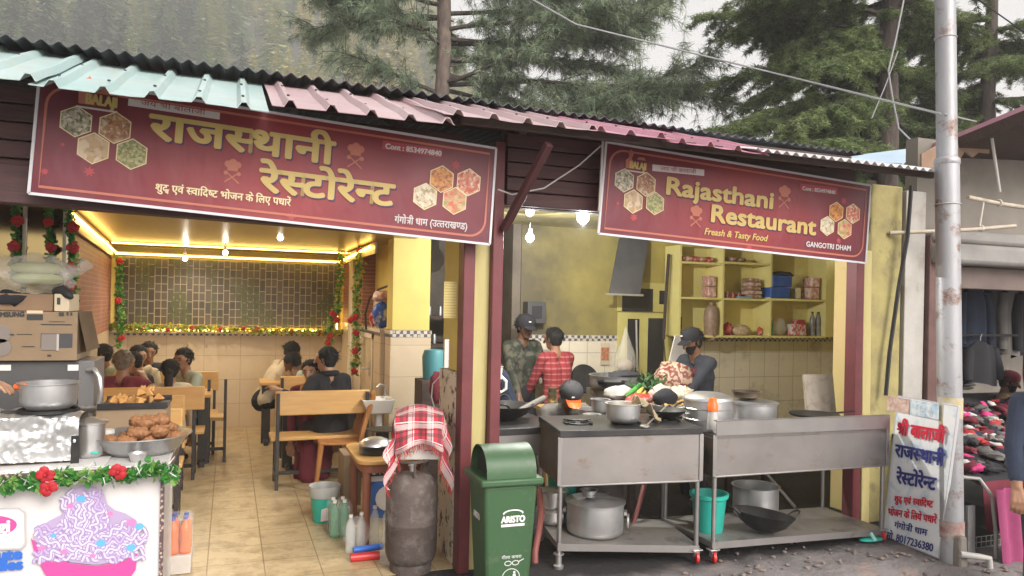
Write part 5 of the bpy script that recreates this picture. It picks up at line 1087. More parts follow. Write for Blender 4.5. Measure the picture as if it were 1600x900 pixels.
on_box('print_marks', [(76, 502, 101, 503), (64, 506, 112, 508), (15, 522, 22, 524), (26, 522, 50, 523), (34, 541, 54, 542), (92, 488, 100, 494), (104, 487, 107, 493), (110, 488, 113, 493), (74, 554, 80, 557)], M['print_black'])
m = MB()
for py in (522, 543): p = P(2, py, y=yb); m.lathe([(.001, 0), (.05, 0), (.05, .002), (.001, .002)], p, 22, Matrix.Rotation(R(90), 4, 'X'))
m.build('round_picture', M['pic_grey'], t)
z2 = P(40, 459, y=5.0).z
t = thing('carton', 'low brown carton on the appliance box, its end printed with a mark', 'carton', (-1.5, 5.15, bz1)); m = MB(); m.span((-2.0, 5.0, bz1 + .002), (P(83, 470, y=5.0).x, 5.38, z2)); m.build('box', mat('cardboard_dark', (.27, .17, .1), .8, col2=(.22, .14, .085), sc=4), t, bevel=.004)
t = thing('carton', 'small cream carton end beside the low brown carton', 'carton', tuple(P(97, 485, y=4.99))); m = MB(); p = P(85, 459, y=4.99); q = P(108, 483, y=4.99); m.span((p.x, 4.985, bz1 + .003), (q.x, 5.3, p.z)); m.build('box', mat('cream_card', (.55, .46, .32), .7), t, bevel=.004)
m = MB(); a_, b_ = P(89, 465, y=4.98), P(94, 476, y=4.98); m.span((a_.x, 4.981, b_.z), (b_.x, 4.984, a_.z)); m.build('print_mark', M['print_black'], t)
m = MB(); m.tube([P(88, 457, y=5.05), P(98, 454, y=5.02), P(108, 461, y=4.98), P(112, 466, y=4.97)], [.03, .032, .025, .012], 10); tag(m.build('black_bottle', M['rubber'], smooth=80), 'black flask like object lying on the cream carton', 'flask')
c = P(52, 428, y=5.1); t = thing('plastic_bundle', 'bundle of pale green goods tied in a cloudy plastic bag on top of the cartons', 'bundle', tuple(c))
m = MB(); m.ball(c, .17, 26, (1.25, .8, .66), lump=.5, seed=4, ls=2.6); m.tube([c + Vector((.16, 0, .02)), c + Vector((.24, -.02, .03)), c + Vector((.28, 0, .08))], [.06, .03, .045], 10); m.build('film', M['cloudy_bag'], t, smooth=80)
m = MB()
for dz in (.035, -.03): m.ball(c + Vector((.02, .01, dz)), .13, 16, (1.1, .6, .3))
m.build('goods', mat('pale_green', (.45, .52, .2), .6, col2=(.52, .55, .3), sc=6), t)
m = MB(); m.ball(P(14, 468, y=5.05), .09, 16, (1.5, .8, .6), lump=.5, seed=6); tag(m.build('dark_bag', M['cloth_black'], smooth=80), 'dark crumpled bag at the left of the bundle on the cartons', 'bag')
# drinks at the foot of the counter
c = P(268, 900, z=0); yk = 4.95; q0, q1 = P(238, 873, y=yk), P(298, 873, y=yk)
t = thing('carton', 'pinkish white drinks carton on the floor beside the counter foot', 'carton', ((q0.x + q1.x) / 2, yk + .1, .005)); m = MB(); m.span((q0.x, yk, .006), (q1.x, yk + .3, q0.z)); m.build('box', M['cardboard_white'], t, bevel=.003)
write('lettering', 'LASSI', P(262, 898, y=yk), P(263, 882, y=yk), (-1, 0, 0), (0, -1, 0), .02, mat('lassi_ink', (.3, .1, .16), .5), t, bold=.002)
for i in range(3):
    for j in range(2):
        b = Vector((q0.x + .04 + .07 * i, yk + .06 + .09 * j, q0.z + .003)); bt = thing('drink_bottle', 'orange drink bottle with a blue cap in the shrink wrapped pack by the counter', 'bottle', tuple(b), 0, 'orange drink bottles in a pack'); m = MB(); m.lathe([(.001, 0), (.033, 0), (.034, .02), (.031, .08), (.034, .13), (.03, .17), (.012, .2), (.012, .205), (.001, .205)], b, 18); m.build('body', M['orange_drink'], bt, smooth=60); m = MB(); m.lathe([(.015, .205), (.015, .225), (.001, .226)], b, 12); m.build('cap', M['cap_blue'], bt)
m = MB(); m.span((q0.x - .002, yk + .015, q0.z + .004), (q0.x + .222, yk + .2, q0.z + .234)); tag(m.build('shrink_film', M['clear_film'], bevel=.02), 'clear shrink film round the pack of orange drinks', 'film')
# ================================================================ dining room furniture
mat('black_leg', (.03, .028, .027), .45, col2=(.05, .045, .04), sc=9)
def bench(label, x0, x1, y, group='wooden benches in the dining room', wood='wood_orange', back=True, face=1, seat_z=.46, legs=(.03, .97), low=False):
    t = thing('bench', label, 'bench', ((x0 + x1) / 2, y, 0), 0, group)
    m = MB(); m.span((x0 - .03, y + .04 * face, seat_z - .035), (x1, y + .36 * face, seat_z)); m.build('seat', M[wood], t, bevel=.008)
    if back: m = MB(); m.box(((x0 + x1) / 2, y - .005 * face, .775), (x1 - x0, .03, .22), rx=R(4) * -face); m.build('backrest', M[wood], t, bevel=.01)
    for u in legs:
        x = x0 + (x1 - x0) * u
        m = MB(); m.bar((x, y + (.03 if low else -.035) * face, .0), (x, y + (.03 if low else -.03) * face, .80 if low else .87), .055, .03, (1, 0, 0)); m.bar((x, y + .33 * face, .0), (x, y + .33 * face, seat_z - .036), .05, .03, (1, 0, 0)); m.bar((x, y - .02 * face, .1), (x, y + .33 * face, .1), .03, .03); m.build('leg', M['black_leg'], t, bevel=.003)
    m = MB(); m.bar((x0 + (x1 - x0) * legs[0], y + .2 * face, .1), (x0 + (x1 - x0) * legs[1], y + .2 * face, .1), .03, .03); m.build('foot_bar', M['black_leg'], t)
    return t
def table(label, x0, x1, y0, y1, z=.75, wood='wood_orange'):
    t = thing('dining_table', label, 'table', ((x0 + x1) / 2, (y0 + y1) / 2, 0), 0, 'wooden tables in the dining room')
    m = MB(); m.span((x0, y0, z - .035), (x1, y1, z)); m.build('table_top', M[wood], t, bevel=.008)
    for x in (x0 + .08, x1 - .08):
        m = MB(); m.bar((x, (y0 + y1) / 2, 0), (x, (y0 + y1) / 2, z - .036), .1, .07); m.bar((x, y0 + .05, .03), (x, y1 - .05, .03), .05, .05); m.build('leg', M['black_leg'], t, bevel=.003)
    return t
bench('bench with its back to the street in the middle of the right side', .40, 1.25, 6.95)
bench('shorter looking bench further back on the right, behind the couple', .53, 1.2, 8.35)
table('table on the right between the couple and the rear bench', .5, 1.3, 7.62, 8.1)
table('table at the back right where two men bend over', .35, 1.3, 9.0, 9.5)
bench('bench on the far left whose backrest hides the man in maroon', -1.5, -.2, 7.5, legs=(.05, .93), low=True)
bench('bench on the left, second from the snack counter', -1.5, -.335, 6.82, low=True)
bench('bench on the left nearest to the snack counter, rounded corner', -1.5, -.31, 6.02, low=True)
bench('bench along the back of the left table, facing the street', -1.45, -.1, 9.05, face=-1)
table('long table on the left with people sitting round it', -1.4, -.15, 7.98, 8.5)
bench('small pale bench under the man in the grey green shirt', -.2, .0, 8.3, wood='wood_pale', legs=(.1, .9), back=False)
# brown chair
cx, cy = .98, 7.0; t = thing('plastic_chair', 'brown moulded plastic chair beside the bench on the right', 'chair', (cx, cy, 0))
m = MB(); m.grid(lambda u, v: (cx - .2 + .4 * u, cy - .21 + .42 * v, .435 - .012 * math.sin(math.pi * u) + .004 * v), 12, 8, thick=.025); m.build('seat', M['brown_plastic'], t, bevel=.008)
for sx in (-1, 1):
    for sy in (-1, 1): m = MB(); m.tube([(cx + sx * .18, cy + sy * .18, .43), (cx + sx * .2, cy + sy * .2, .25), (cx + sx * .23, cy + sy * .22, 0)], [.028, .024, .018], 8); m.build('leg', M['brown_plastic'], t)
m = MB(); arch = [Vector((cx + .17 + .14 * f, cy + .2 * math.cos(a), .43 + .42 * math.sin(a) ** .7)) for a, f in [(math.pi * i / 16, math.sin(math.pi * i / 16)) for i in range(17)]]; m.tube(arch, .024, 8); m.tube([p.lerp(Vector((cx + .2, cy, .46)), .32) for p in arch], .016, 8); m.build('backrest', M['brown_plastic'], t)
for s in (-.08, 0, .08): m = MB(); m.tube([(cx + .18, cy + s, .44), (cx + .27, cy + s * 1.1, .66), (cx + .31, cy + s * 1.15, .82)], .014, 8); m.build('back_slat', M['brown_plastic'], t)
# round cornered brown table with plates
tx0, tx1, ty0, ty1, tz = .845, 1.33, 5.05, 5.75, .615
t = thing('plastic_table', 'brown plastic table with a rounded corner in front of the drinks cartons', 'table', (1.1, 5.4, 0))
def rrect(x0, x1, y0, y1, r, n=6):
    o = []
    for cx_, cy_, a0 in ((x1 - r, y0 + r, -90), (x1 - r, y1 - r, 0), (x0 + r, y1 - r, 90), (x0 + r, y0 + r, 180)): o += [(cx_ + r * math.cos(R(a0 + 90 * i / n)), cy_ + r * math.sin(R(a0 + 90 * i / n))) for i in range(n + 1)]
    return o
m = MB(); m.prism(rrect(tx0, tx1, ty0, ty1, .09), Matrix.Translation((0, 0, tz - .03)), .03); m.build('table_top', M['wood_orange'], t, bevel=.006)
m = MB(); m.prism(rrect(tx0 + .03, tx1 - .03, ty0 + .03, ty1 - .03, .07), Matrix.Translation((0, 0, tz - .09)), .058); m.build('apron', M['brown_leg'], t)
for x in (tx0 + .07, tx1 - .06):
    for y in (ty0 + .08, ty1 - .08): m = MB(); m.tube([(x, y, tz - .05), (x, y, .0)], [.032, .026], 14); m.build('leg', M['brown_leg'], t)
pc = Vector((1.0, 5.3, tz + .002))
for i in range(6):
    m = MB(); m.lathe([(.001, 0), (.085, 0), (.115, .012), (.12, .014), (.084, .005), (.001, .004)], pc + Vector((.004 * (i % 3), .003 * i % .007, .010 * i)), 30); tag(m.build('steel_plate', M['steel']), 'round steel plate in the stack on the brown plastic table', 'plate', 'stacked steel plates on the plastic table')
t = thing('steel_bowl', 'upturned shiny steel bowl on top of the stack of plates', 'bowl', tuple(pc + Vector((0, 0, .064)))); m = MB(); m.lathe([(.115, .064), (.11, .075), (.09, .1), (.05, .115), (.001, .118)], pc, 30); m.build('bowl', M['steel'], t, smooth=60)
m = MB(); m.lathe([(.001, 0), (.1, 0), (.12, .012), (.001, .014)], pc + Vector((.1, .25, .12)), 26); m.lathe([(.05, -.12), (.05, 0), (.001, 0)], pc + Vector((.1, .25, .12)), 16); tag(m.build('black_pan', M['black_iron']), 'black flat pan behind the steel bowl on the plastic table', 'pan')
# cartons and bottles under the table
def box_thing(label, a, b, m_, rz=0):
    c = [(a[i] + b[i]) / 2 for i in range(3)]; t = thing('carton', label, 'carton', (c[0], c[1], a[2]), rz, 'cartons under the plastic table'); m = MB(); m.box(c, [abs(b[i] - a[i]) for i in range(3)], rz=0); m.build('box', m_, t, bevel=.003); return t
t = box_thing('grey carton with bold black print under the plastic table', (1.02, 5.8, .29), (1.36, 6.1, .56), M['cardboard_white']); write('lettering', 'Lassi', P(579, 744, y=5.8), P(609, 742, y=5.8), (0, 0, 1), (0, -1, 0), .05, M['print_black'], t, bold=.004)
t = box_thing('blue and white carton below the black printed carton', (1.06, 5.78, .01), (1.36, 6.08, .285), M['blue_print']); m = MB(); m.prism([(.1 * math.cos(i * .4), .1 * math.sin(i * .4)) for i in range(16)], frame(Vector((1.2, 5.776, .16)), (1, 0, 0), (0, -1, 0)), .003); m.build('label_patch', M['cardboard_white'], t)
box_thing('brown carton with an open flap behind the table leg', (.86, 5.85, .1), (1.0, 6.15, .5), M['cardboard']); 
def bottle(label, c, h, r, m_, capm, group):
    t = thing('bottle', label, 'bottle', tuple(c), 0, group); m = MB(); m.lathe([(.001, 0), (r, 0), (r, h * .1), (r * .92, h * .35), (r, h * .55), (r * .9, h * .72), (r * .35, h * .9), (r * .35, h * .94), (.001, h * .94)], Vector(c), 18); m.build('body', m_, t, smooth=60); m = MB(); m.lathe([(r * .42, h * .93), (r * .42, h), (.001, h)], Vector(c), 12); m.build('cap', capm, t)
for i in range(4): bottle('green soda bottle in the pack left of the plastic table', (.74 + .07 * (i % 2), 5.42 + .09 * (i // 2), .006), .26, .034, M['green_bottle'], M['white_plastic'], 'green soda bottles')
for i, (x, y) in enumerate([(.80, 5.06), (.88, 5.1)]): bottle('clear water bottle in the film bag by the table leg', (x, y, .006), .25, .034, M['clear_bottle'], M['white_plastic'], 'clear water bottles by the table leg')
for i, (x, y) in enumerate([(.99, 5.2), (1.08, 5.2)]): bottle('clear bottle standing under the plastic table, right of its leg', (x, y, .006), .26, .035, M['clear_bottle'], M['white_plastic'], 'clear bottles under the plastic table')
m = MB(); m.span((.695, 5.37, .006), (.865, 5.57, .25)); tag(m.build('shrink_film', M['clear_film'], bevel=.03), 'clear film round the green soda bottles', 'film')
m = MB(); m.ball((.84, 5.07, .12), .1, 14, (.9, .7, 1.2), lump=.4, seed=3); tag(m.build('plastic_bag', M['clear_film'], smooth=80), 'clear bag round the water bottles at the table leg', 'bag')
bottle('cloudy plastic container squeezed against the gas cylinder', (1.0, 4.78, .006), .28, .055, M['clear_film'], M['white_plastic'], None)
m = MB(); m.tube([(.80, 4.93, .055), (1.0, 4.95, .055)], .022, 12); tag(m.build('blue_roll', M['blue_plastic'], smooth=50), 'blue plastic roll lying in front of the table leg', 'roll')
m = MB(); m.tube([(.77, 4.86, .03), (.96, 4.86, .03)], .028, 12); tag(m.build('red_roll', M['red_plastic'], smooth=50), 'red plastic roll lying on the floor tiles', 'roll')
c = Vector((.72, 5.85, .005)); t = thing('bin_bucket', 'teal waste bucket lined with a grey bag on the dining floor', 'bucket', tuple(c)); m = MB(); m.lathe([(.001, 0), (.085, 0), (.115, .24), (.118, .245), (.108, .24), (.08, .01)], c, 26); m.build('pail', M['teal_plastic'], t, smooth=60); m = MB(); m.lathe([(.116, .19), (.124, .25), (.12, .275), (.105, .25), (.09, .1), (.001, .08)], c, 26); m.build('liner', mat('liner_grey', (.42, .42, .4), .4, alpha=.85), t, smooth=60)
m = MB(); m.prism([(0, 0), (.09, .01), (.1, .06), (.05, .1), (.01, .09)], frame(c + Vector((-.04, -.108, .02)), (1, 0, .05), (0, -1, .1)), .003); m.build('torn_label', M['cardboard_white'], t)
# wash basin
c = Vector((1.33, 6.98, .0)); t = thing('wash_basin', 'small white wash basin on a pedestal below the tiled pillar', 'basin', tuple(c)); m = MB()
m.add([(c.x - .17, c.y - .16, .80), (c.x + .14, c.y - .16, .80), (c.x + .14, c.y + .16, .80), (c.x - .17, c.y + .16, .80), (c.x - .1, c.y - .1, .66), (c.x + .12, c.y - .1, .66), (c.x + .12, c.y + .14, .66), (c.x - .1, c.y + .14, .66), (c.x - .14, c.y - .13, .797), (c.x + .11, c.y - .13, .797), (c.x + .11, c.y + .13, .797), (c.x - .14, c.y + .13, .797), (c.x - .06, c.y - .06, .70), (c.x + .05, c.y - .06, .70), (c.x + .05, c.y + .06, .70), (c.x - .06, c.y + .06, .70)],
      [(4, 5, 1, 0), (5, 6, 2, 1), (6, 7, 3, 2), (7, 4, 0, 3), (7, 6, 5, 4), (0, 1, 9, 8), (1, 2, 10, 9), (2, 3, 11, 10), (3, 0, 8, 11), (8, 9, 13, 12), (9, 10, 14, 13), (10, 11, 15, 14), (11, 8, 12, 15), (12, 13, 14, 15)]); m.build('bowl', M['ceramic'], t, bevel=.012)
m = MB(); m.lathe([(.05, 0), (.035, .1), (.035, .655)], c + Vector((.02, .02, 0)), 16); m.build('pedestal', M['ceramic'], t)
m = MB(); m.tube([c + Vector((.09, .1, .8)), c + Vector((.09, .1, .9)), c + Vector((.03, .06, .92)), c + Vector((.0, .04, .89))], .012, 8); m.build('tap', M['zinc'], t)
m = MB(); p = Vector((1.45, 8.12, .98)); m.tube([p + Vector((.004, 0, 0)), p + Vector((-.05, 0, 0)), p + Vector((-.055, .13, -.01))], .011, 8); m.box(p + Vector((0, 0, 0)), (.01, .05, .16)); tag(m.build('door_handle', M['zinc'], bevel=.002), 'steel lever handle on the tiled door right of the hanging garland', 'handle')
# goods on the niche ledge
nz = 1.434
def blob_thing(name, label, cat, c, r, sc, m_, seed, group=None, lump=.35): t = thing(name, label, cat, tuple(c), 0, group); m = MB(); m.ball(c, r, 18, sc, lump=lump, seed=seed, ls=2.4); m.build('film', m_, t, smooth=80); return t
mat('blue_pack', (.03, .09, .4), .4, col2=(.5, .52, .58), sc=9, lo=.5, hi=.6); mat('red_pack', (.5, .05, .04), .4, col2=(.6, .45, .4), sc=10, lo=.55, hi=.65); mat('pink_pack', (.5, .22, .18), .35, col2=(.66, .5, .44), sc=22, lo=.45, hi=.55); mat('brown_pack', (.3, .16, .08), .4, col2=(.5, .4, .3), sc=20, lo=.5, hi=.58)
blob_thing('snack_packet', 'blue and white packet hanging on the niche ledge', 'packet', Vector((1.53, 7.85, 1.57)), .14, (.75, .5, 1.0), M['blue_pack'], 2); blob_thing('snack_packet', 'pink round packet above the blue one in the niche', 'packet', Vector((1.56, 7.95, 1.77)), .14, (.9, .6, .5), M['pink_pack'], 3); blob_thing('plastic_bag', 'pale cloudy bag between the pink and blue packets in the niche', 'bag', Vector((1.60, 8.05, 1.62)), .17, (.8, .5, 1), M['cloudy_bag'], 5); blob_thing('snack_packet', 'small red bottle shaped packet left of the blue one', 'packet', Vector((1.53, 8.35, 1.52)), .08, (.6, .6, 1.1), M['red_pack'], 6)
m = MB(); m.tube([P(572, 515, y=8.3), P(571, 490, y=8.3), P(578, 465, y=8.2), P(592, 452, y=8.1), P(606, 447, y=7.9)], .012, 8); tag(m.build('pipe', M['black_cable']), 'black bent hose over the packets in the niche', 'hose')
# garlands of the dining room
G = lambda pts, y: [P(a, b, y=y) for a, b in pts]
garland('upright garland with red flowers at the left edge of the mirror panels', G([(24, 318), (26, 360), (23, 400), (24, 430)], 5.5), .022, 240, G([(28, 345), (22, 385)], 5.47), 11, .03, (0, 0, 1), .035)
garland('upright garland with red flowers in the middle of the mirror panels', G([(76, 322), (76, 360), (78, 400), (76, 430)], 5.5), .022, 240, G([(76, 347), (80, 387)], 5.47), 12, .03, (0, 0, 1), .03)
garland('long upright garland with red flowers at the right end of the mirror panels', G([(106, 325), (112, 370), (114, 420), (113, 485)], 5.48), .026, 420, G([(115, 355), (114, 387), (110, 418), (108, 447)], 5.45), 13, .032, (0, 0, 1), .035)
garland('dim garland hanging down the back left corner beside the stone print', G([(188, 402), (187, 450), (189, 500), (187, 540)], 10.2), .045, 420, G([(188, 408), (185, 470), (190, 528)], 10.15), 14, .045, (0, 1), .04)
garland('yellow green garland glowing along the ledge under the stone print', G([(137, 508), (190, 511), (250, 512), (330, 514), (420, 517), (500, 519), (535, 518)], 10.32), .04, 1400, G([(225, 512), (262, 515), (300, 512), (345, 514), (380, 513), (402, 514), (455, 518), (500, 520)], 10.3), 15, .045, (2, 2, 1), .028)
garland('garland of leaves and red flowers round the back right corner', G([(534, 380), (532, 430), (528, 480), (517, 500), (514, 540)], 9.6), .05, 520, G([(520, 490), (526, 500), (515, 525), (512, 535)], 9.55), 16, .045, (1, 2, 0), .04)
garland('hanging garland with red flowers beside the tiled door', G([(563, 385), (560, 430), (556, 480), (557, 530), (553, 582)], 8.6), .05, 620, G([(562, 392), (555, 495), (548, 500), (556, 520), (555, 548), (553, 580)], 8.55), 17, .045, (1, 0, 2), .038)
# ================================================================ kitchen: cabinet and its goods
KY = 6.98; D = .30; Kc = lambda px, py, y=KY: P(px, py, y=y)
xs_ = [Kc(1062, 500).x, Kc(1129, 500).x, Kc(1204, 500).x, Kc(1291, 500).x]; zb_, z1_, z2_ = 1.40, Kc(1095, 466).z, Kc(1095, 411).z; zt2 = 2.42
z1r, zbr = Kc(1250, 456).z, Kc(1250, 522).z
t = thing('wall_cabinet', 'yellow open shelf cabinet of three columns on the kitchen back wall', 'cabinet', (5.4, 7.1, zb_))
mat('cabinet_yellow', (.78, .7, .28), .5, col2=(.72, .63, .23), sc=3, dirt=(.42, .34, .12), dsc=3, dlo=.6, dhi=.9)
for x in xs_: m = MB(); m.span((x - .012, KY, zb_), (x + .012, KY + D, zt2)); m.build('upright', M['cabinet_yellow'], t)
m = MB(); m.span((xs_[0], KY + D, zb_), (xs_[3] + .25, KY + D + .01, zt2)); m.build('back_panel', M['cabinet_yellow'], t)
m = MB(); m.span((xs_[3] + .013, KY, zb_ + .0), (xs_[3] + .22, KY + .02, zt2)); m.build('side_stile', M['cabinet_yellow'], t)
for i in range(3):
    for z in ((zb_, z1_, z2_), (zb_, z1_, z2_ + .02), (zb_, z1_ + .01))[i]: m = MB(); m.span((xs_[i] + .013, KY + .002, z - .012), (xs_[i + 1] - .013, KY + D - .001, z + .012)); m.build('shelf', M['cabinet_yellow'], t)
def packet(label, c, d, m_, name='packet', rz=0): t = thing(name, label, 'packet', tuple(c), rz, 'packets on the wall cabinet'); m = MB(); m.box(Vector(c) + Vector((0, 0, d[2] / 2 + .002)), (d[0] * 1.1, d[1] * 1.1, d[2]), rz=0); m.build('wrap', m_, t, bevel=.012); return t
sz = {0: zb_ + .013, 1: z1_ + .013, 2: z2_ + .013}; yk = KY + .12
packet('pink foil packet, upper of two in the left column of the cabinet', (Kc(1118, 430).x, yk, sz[1] + .125), (.1, .12, .12), M['pink_pack']); packet('pink foil packet, lower of two in the left column of the cabinet', (Kc(1118, 450).x, yk, sz[1]), (.1, .12, .12), M['pink_pack'])
for i in range(5): packet('brown flat packet in the stack in the middle column', (Kc(1184, 440).x + .01 * (i % 2), yk, sz[1] + .048 * i), (.19 - .015 * i, .14, .045), M['pink_pack'] if i % 2 else M['brown_pack'])
for i in range(2): 
    b = packet('blue and white carton in the right column, %s of the pair' % ('lower', 'upper')[i], (Kc(1219, 440).x + .03 * i, yk - .02, z1_ + .025 + .135 * i), (.26, .2, .13), M['blue_box'], 'blue_carton'); m = MB(); x_ = Kc(1219, 440).x + .03 * i; m.span((x_ - .12, yk - .124, z1_ + .07 + .135 * i), (x_ - .02, yk - .121, z1_ + .13 + .135 * i)); m.span((x_ + .03, yk - .124, z1_ + .08 + .135 * i), (x_ + .09, yk - .121, z1_ + .125 + .135 * i)); m.build('label', M['white_plastic'], b)
m = MB(); c = Vector((Kc(1232, 412).x, yk, z1_ + .31)); m.ball(c, .15, 18, (1.2, .6, .28), lump=.2); tag(m.build('black_bag', M['cloth_charcoal'], smooth=80), 'dark bag lying on the blue cartons in the cabinet', 'bag')
packet('cream packet beside the blue cartons', (Kc(1254, 440).x, yk, z1_ + .025), (.08, .1, .13), mat('cream_pack', (.55, .48, .26), .45, col2=(.6, .55, .38), sc=14)); packet('mottled pink packet at the right end of the middle shelf', (Kc(1277, 440).x, yk, z1_ + .025), (.14, .14, .14), M['pink_pack']); packet('dark pink packet on top at the right end of the middle shelf', (Kc(1279, 415).x, yk, z1_ + .168), (.12, .14, .12), M['pink_pack'])
for i, px in enumerate((1071, 1082, 1093, 1103, 1115)): blob_thing('snack_packet', 'orange and red snack packet lying on the top left shelf', 'packet', Vector((Kc(px, 400).x, yk - .03, sz[2] + .035)), .055, (1.2, 1, .6), (M['red_pack'], mat('orange_pack', (.55, .2, .08), .4, col2=(.6, .4, .3), sc=12))[i % 2], i, 'snack packets on the top shelf')
for i, px in enumerate((1140, 1152, 1166)): blob_thing('snack_packet', 'dull packet lying on the top middle shelf', 'packet', Vector((Kc(px, 400).x, yk - .02, sz[2] + .055)), .05, (1.3, 1, .5), (M['brown_pack'], M['pink_pack'])[i % 2], i + 9, 'dull packets on the top middle shelf')
c = Vector((Kc(1117, 500).x, yk - .05, zb_ + .19)); t = thing('sack_bag', 'tall clear bag of brown pulses in the lower left column', 'bag', tuple(c)); m = MB(); m.lathe([(.001, -.24), (.06, -.235), (.075, -.17), (.085, 0), (.08, .1), (.06, .15), (.025, .17), (.035, .2), (.001, .2)], c, 20); m.build('film', mat('pulses', (.24, .15, .09), .4, col2=(.34, .24, .17), sc=30, bump=.3), t, smooth=70)
blob_thing('snack_packet', 'crumpled white and red packet at the left of the lower middle shelf', 'packet', Vector((Kc(1147, 505).x, yk, zb_ + .085)), .075, (.8, .6, 1), M['red_pack'], 31); blob_thing('plastic_bag', 'bag of peanuts slumped on the lower middle shelf', 'bag', Vector((Kc(1168, 508).x, yk, zb_ + .065)), .1, (1.3, .7, .7), mat('peanut', (.42, .3, .17), .5, col2=(.55, .42, .28), sc=40, lo=.45, hi=.55), 32); blob_thing('snack_packet', 'small dark red packet at the right of the lower middle shelf', 'packet', Vector((Kc(1198, 510).x, yk, zb_ + .06)), .05, (.7, .6, 1), M['red_pack'], 33)
for px, h, mm, cm, lb in ((1278, .29, 'clear_film', 'black_iron', 'dark sauce bottle, left of two at the right end of the lower shelf'), (1287, .29, 'clear_film', 'black_iron', 'dark sauce bottle, right of two at the right end of the lower shelf'), (1212, .2, 'green_bottle', 'white_plastic', 'green bottle at the left of the lower right shelf')): bottle(lb, (Kc(px, 500).x, yk - .03, zb_ + .014), h, .034, mat('sauce', (.14, .13, .12), .2, col2=(.34, .33, .32), sc=5) if mm == 'clear_film' else M[mm], M[cm], 'bottles in the wall cabinet')
blob_thing('plastic_bag', 'grey knotted bag beside the green bottle in the cabinet', 'bag', Vector((Kc(1228, 500).x, yk, zb_ + .115)), .1, (1, .7, 1), M['cloudy_bag'], 36); packet('red and white wrapped packet in the lower right shelf', (Kc(1252, 510).x, yk - .04, zb_ + .013), (.19, .1, .14), mat('red_white', (.55, .04, .06), .3, col2=(.66, .6, .56), sc=18, stretch=(3, 1, 1), lo=.48, hi=.52)); packet('plain dark red box behind the red and white packet', (Kc(1264, 500).x, yk + .06, zb_ + .013), (.13, .08, .19), M['red_pack'])
for i, px in enumerate((1142, 1151, 1160)): m = MB(); c = Vector((Kc(px, 460).x, yk - .06, sz[1])); m.lathe([(.001, 0), (.024, 0), (.024, .05), (.026, .052), (.026, .062), (.001, .062)], c, 14); tag(m.build('small_jar', mat('jar_red', (.3, .06, .05), .3)), 'little jar with a red lid on the middle shelf', 'jar', 'little jars on the middle shelf')
m = MB(); m.box((Kc(1166, 464).x, yk - .06, sz[1] + .012), (.2, .1, .02)); tag(m.build('blue_tray', mat('pale_blue', (.2, .4, .55), .4), bevel=.004), 'flat pale blue tray in front of the stacked packets', 'tray')
# dark doors, hood, board
WY = 7.275
t = thing('kitchen_door', 'yellow double door with dark panes left of the wall cabinet', 'door', tuple(P(1010, 600, y=WY)))
def rect_at(name, a, b, m_, y0, dy=.02): p, q = P(*a, y=y0), P(*b, y=y0); m = MB(); m.span((p.x, y0, q.z), (q.x, y0 + dy, p.z)); return m.build(name, m_, t, bevel=.003)
mat('door_yellow', (.62, .55, .2), .5, col2=(.55, .48, .16), sc=3); mat('dark_pane', (.025, .025, .028), .25)
rect_at('frame', (966, 488), (1062, 675), M['door_yellow'], WY); 
for a, b in (((981, 498), (996, 660)), ((1013, 497), (1035, 660)), ((1051, 495), (1062, 660))): rect_at('pane', a, b, M['dark_pane'], WY - .006, .005)
rect_at('transom_pane', (973, 450), (1020, 487), M['dark_pane'], WY - .004); rect_at('transom_pane', (1031, 454), (1060, 476), M['dark_pane'], WY - .004); rect_at('transom_frame', (966, 440), (1062, 488), M['door_yellow'], WY + .003)
t = thing('smoke_hood', 'dark slanted tin chimney hood hanging on the kitchen wall', 'hood', tuple(P(985, 420, y=7.1))); tl_, tr_, bl_, br_ = P(968, 372, y=7.22), P(1015, 366, y=7.22), P(952, 458, y=6.9), P(1000, 460, y=6.9)
m = MB(); m.grid(lambda u, v: bl_.lerp(br_, u).lerp(tl_.lerp(tr_, u), v), 4, 4, thick=.02); m.add([br_, tr_, tr_ + Vector((.03, .06, 0)), br_ + Vector((.06, .36, .03))], [(0, 1, 2, 3), (3, 2, 1, 0)]); m.build('sheet', mat('hood_tin', (.10, .10, .105), .5, metal=.2, col2=(.14, .135, .13), sc=4), t)
m = MB(); m.bar(bl_ + Vector((-.04, 0, -.01)), br_ + Vector((.03, 0, -.01)), .03, .02); m.bar(br_ + Vector((.03, 0, -.01)), br_ + Vector((.14, .33, .04)), .03, .02); m.build('lip', mat('hood_lip', (.3, .28, .22), .5), t)
m = MB(); m.tube([P(1045, 397, y=7.1), P(1040, 470, y=7.1), P(1037, 530, y=7.08)], .018, 8); m.tube([P(1037, 530, y=7.08), P(1040, 570, y=7.05)], .008, 6); tag(m.build('hung_pole', M['dark_wood']), 'thin dark pole standing against the kitchen door', 'pole')
for px in (994,): m = MB(); m.tube([P(994, 500, y=7.2), P(996, 580, y=7.2)], .012, 8); tag(m.build('pipe', M['zinc']), 'pale grey pipe running down the kitchen door', 'pipe')
m = MB(); a_, b_ = P(939, 536, y=7.27), P(952, 570, y=7.27); m.span((a_.x, 7.27, b_.z), (b_.x, 7.28, a_.z)); t = thing('calendar', 'small red and cream picture calendar on the kitchen tiles', 'calendar', tuple(a_)); m.build('sheet', mat('calendar_cream', (.6, .52, .4), .6), t); a_, b_ = P(940, 543, y=7.266), P(951, 563, y=7.266); m = MB(); m.span((a_.x, 7.265, b_.z), (b_.x, 7.269, a_.z)); m.build('picture', mat('calendar_red', (.45, .1, .06), .6, col2=(.5, .32, .15), sc=30), t)
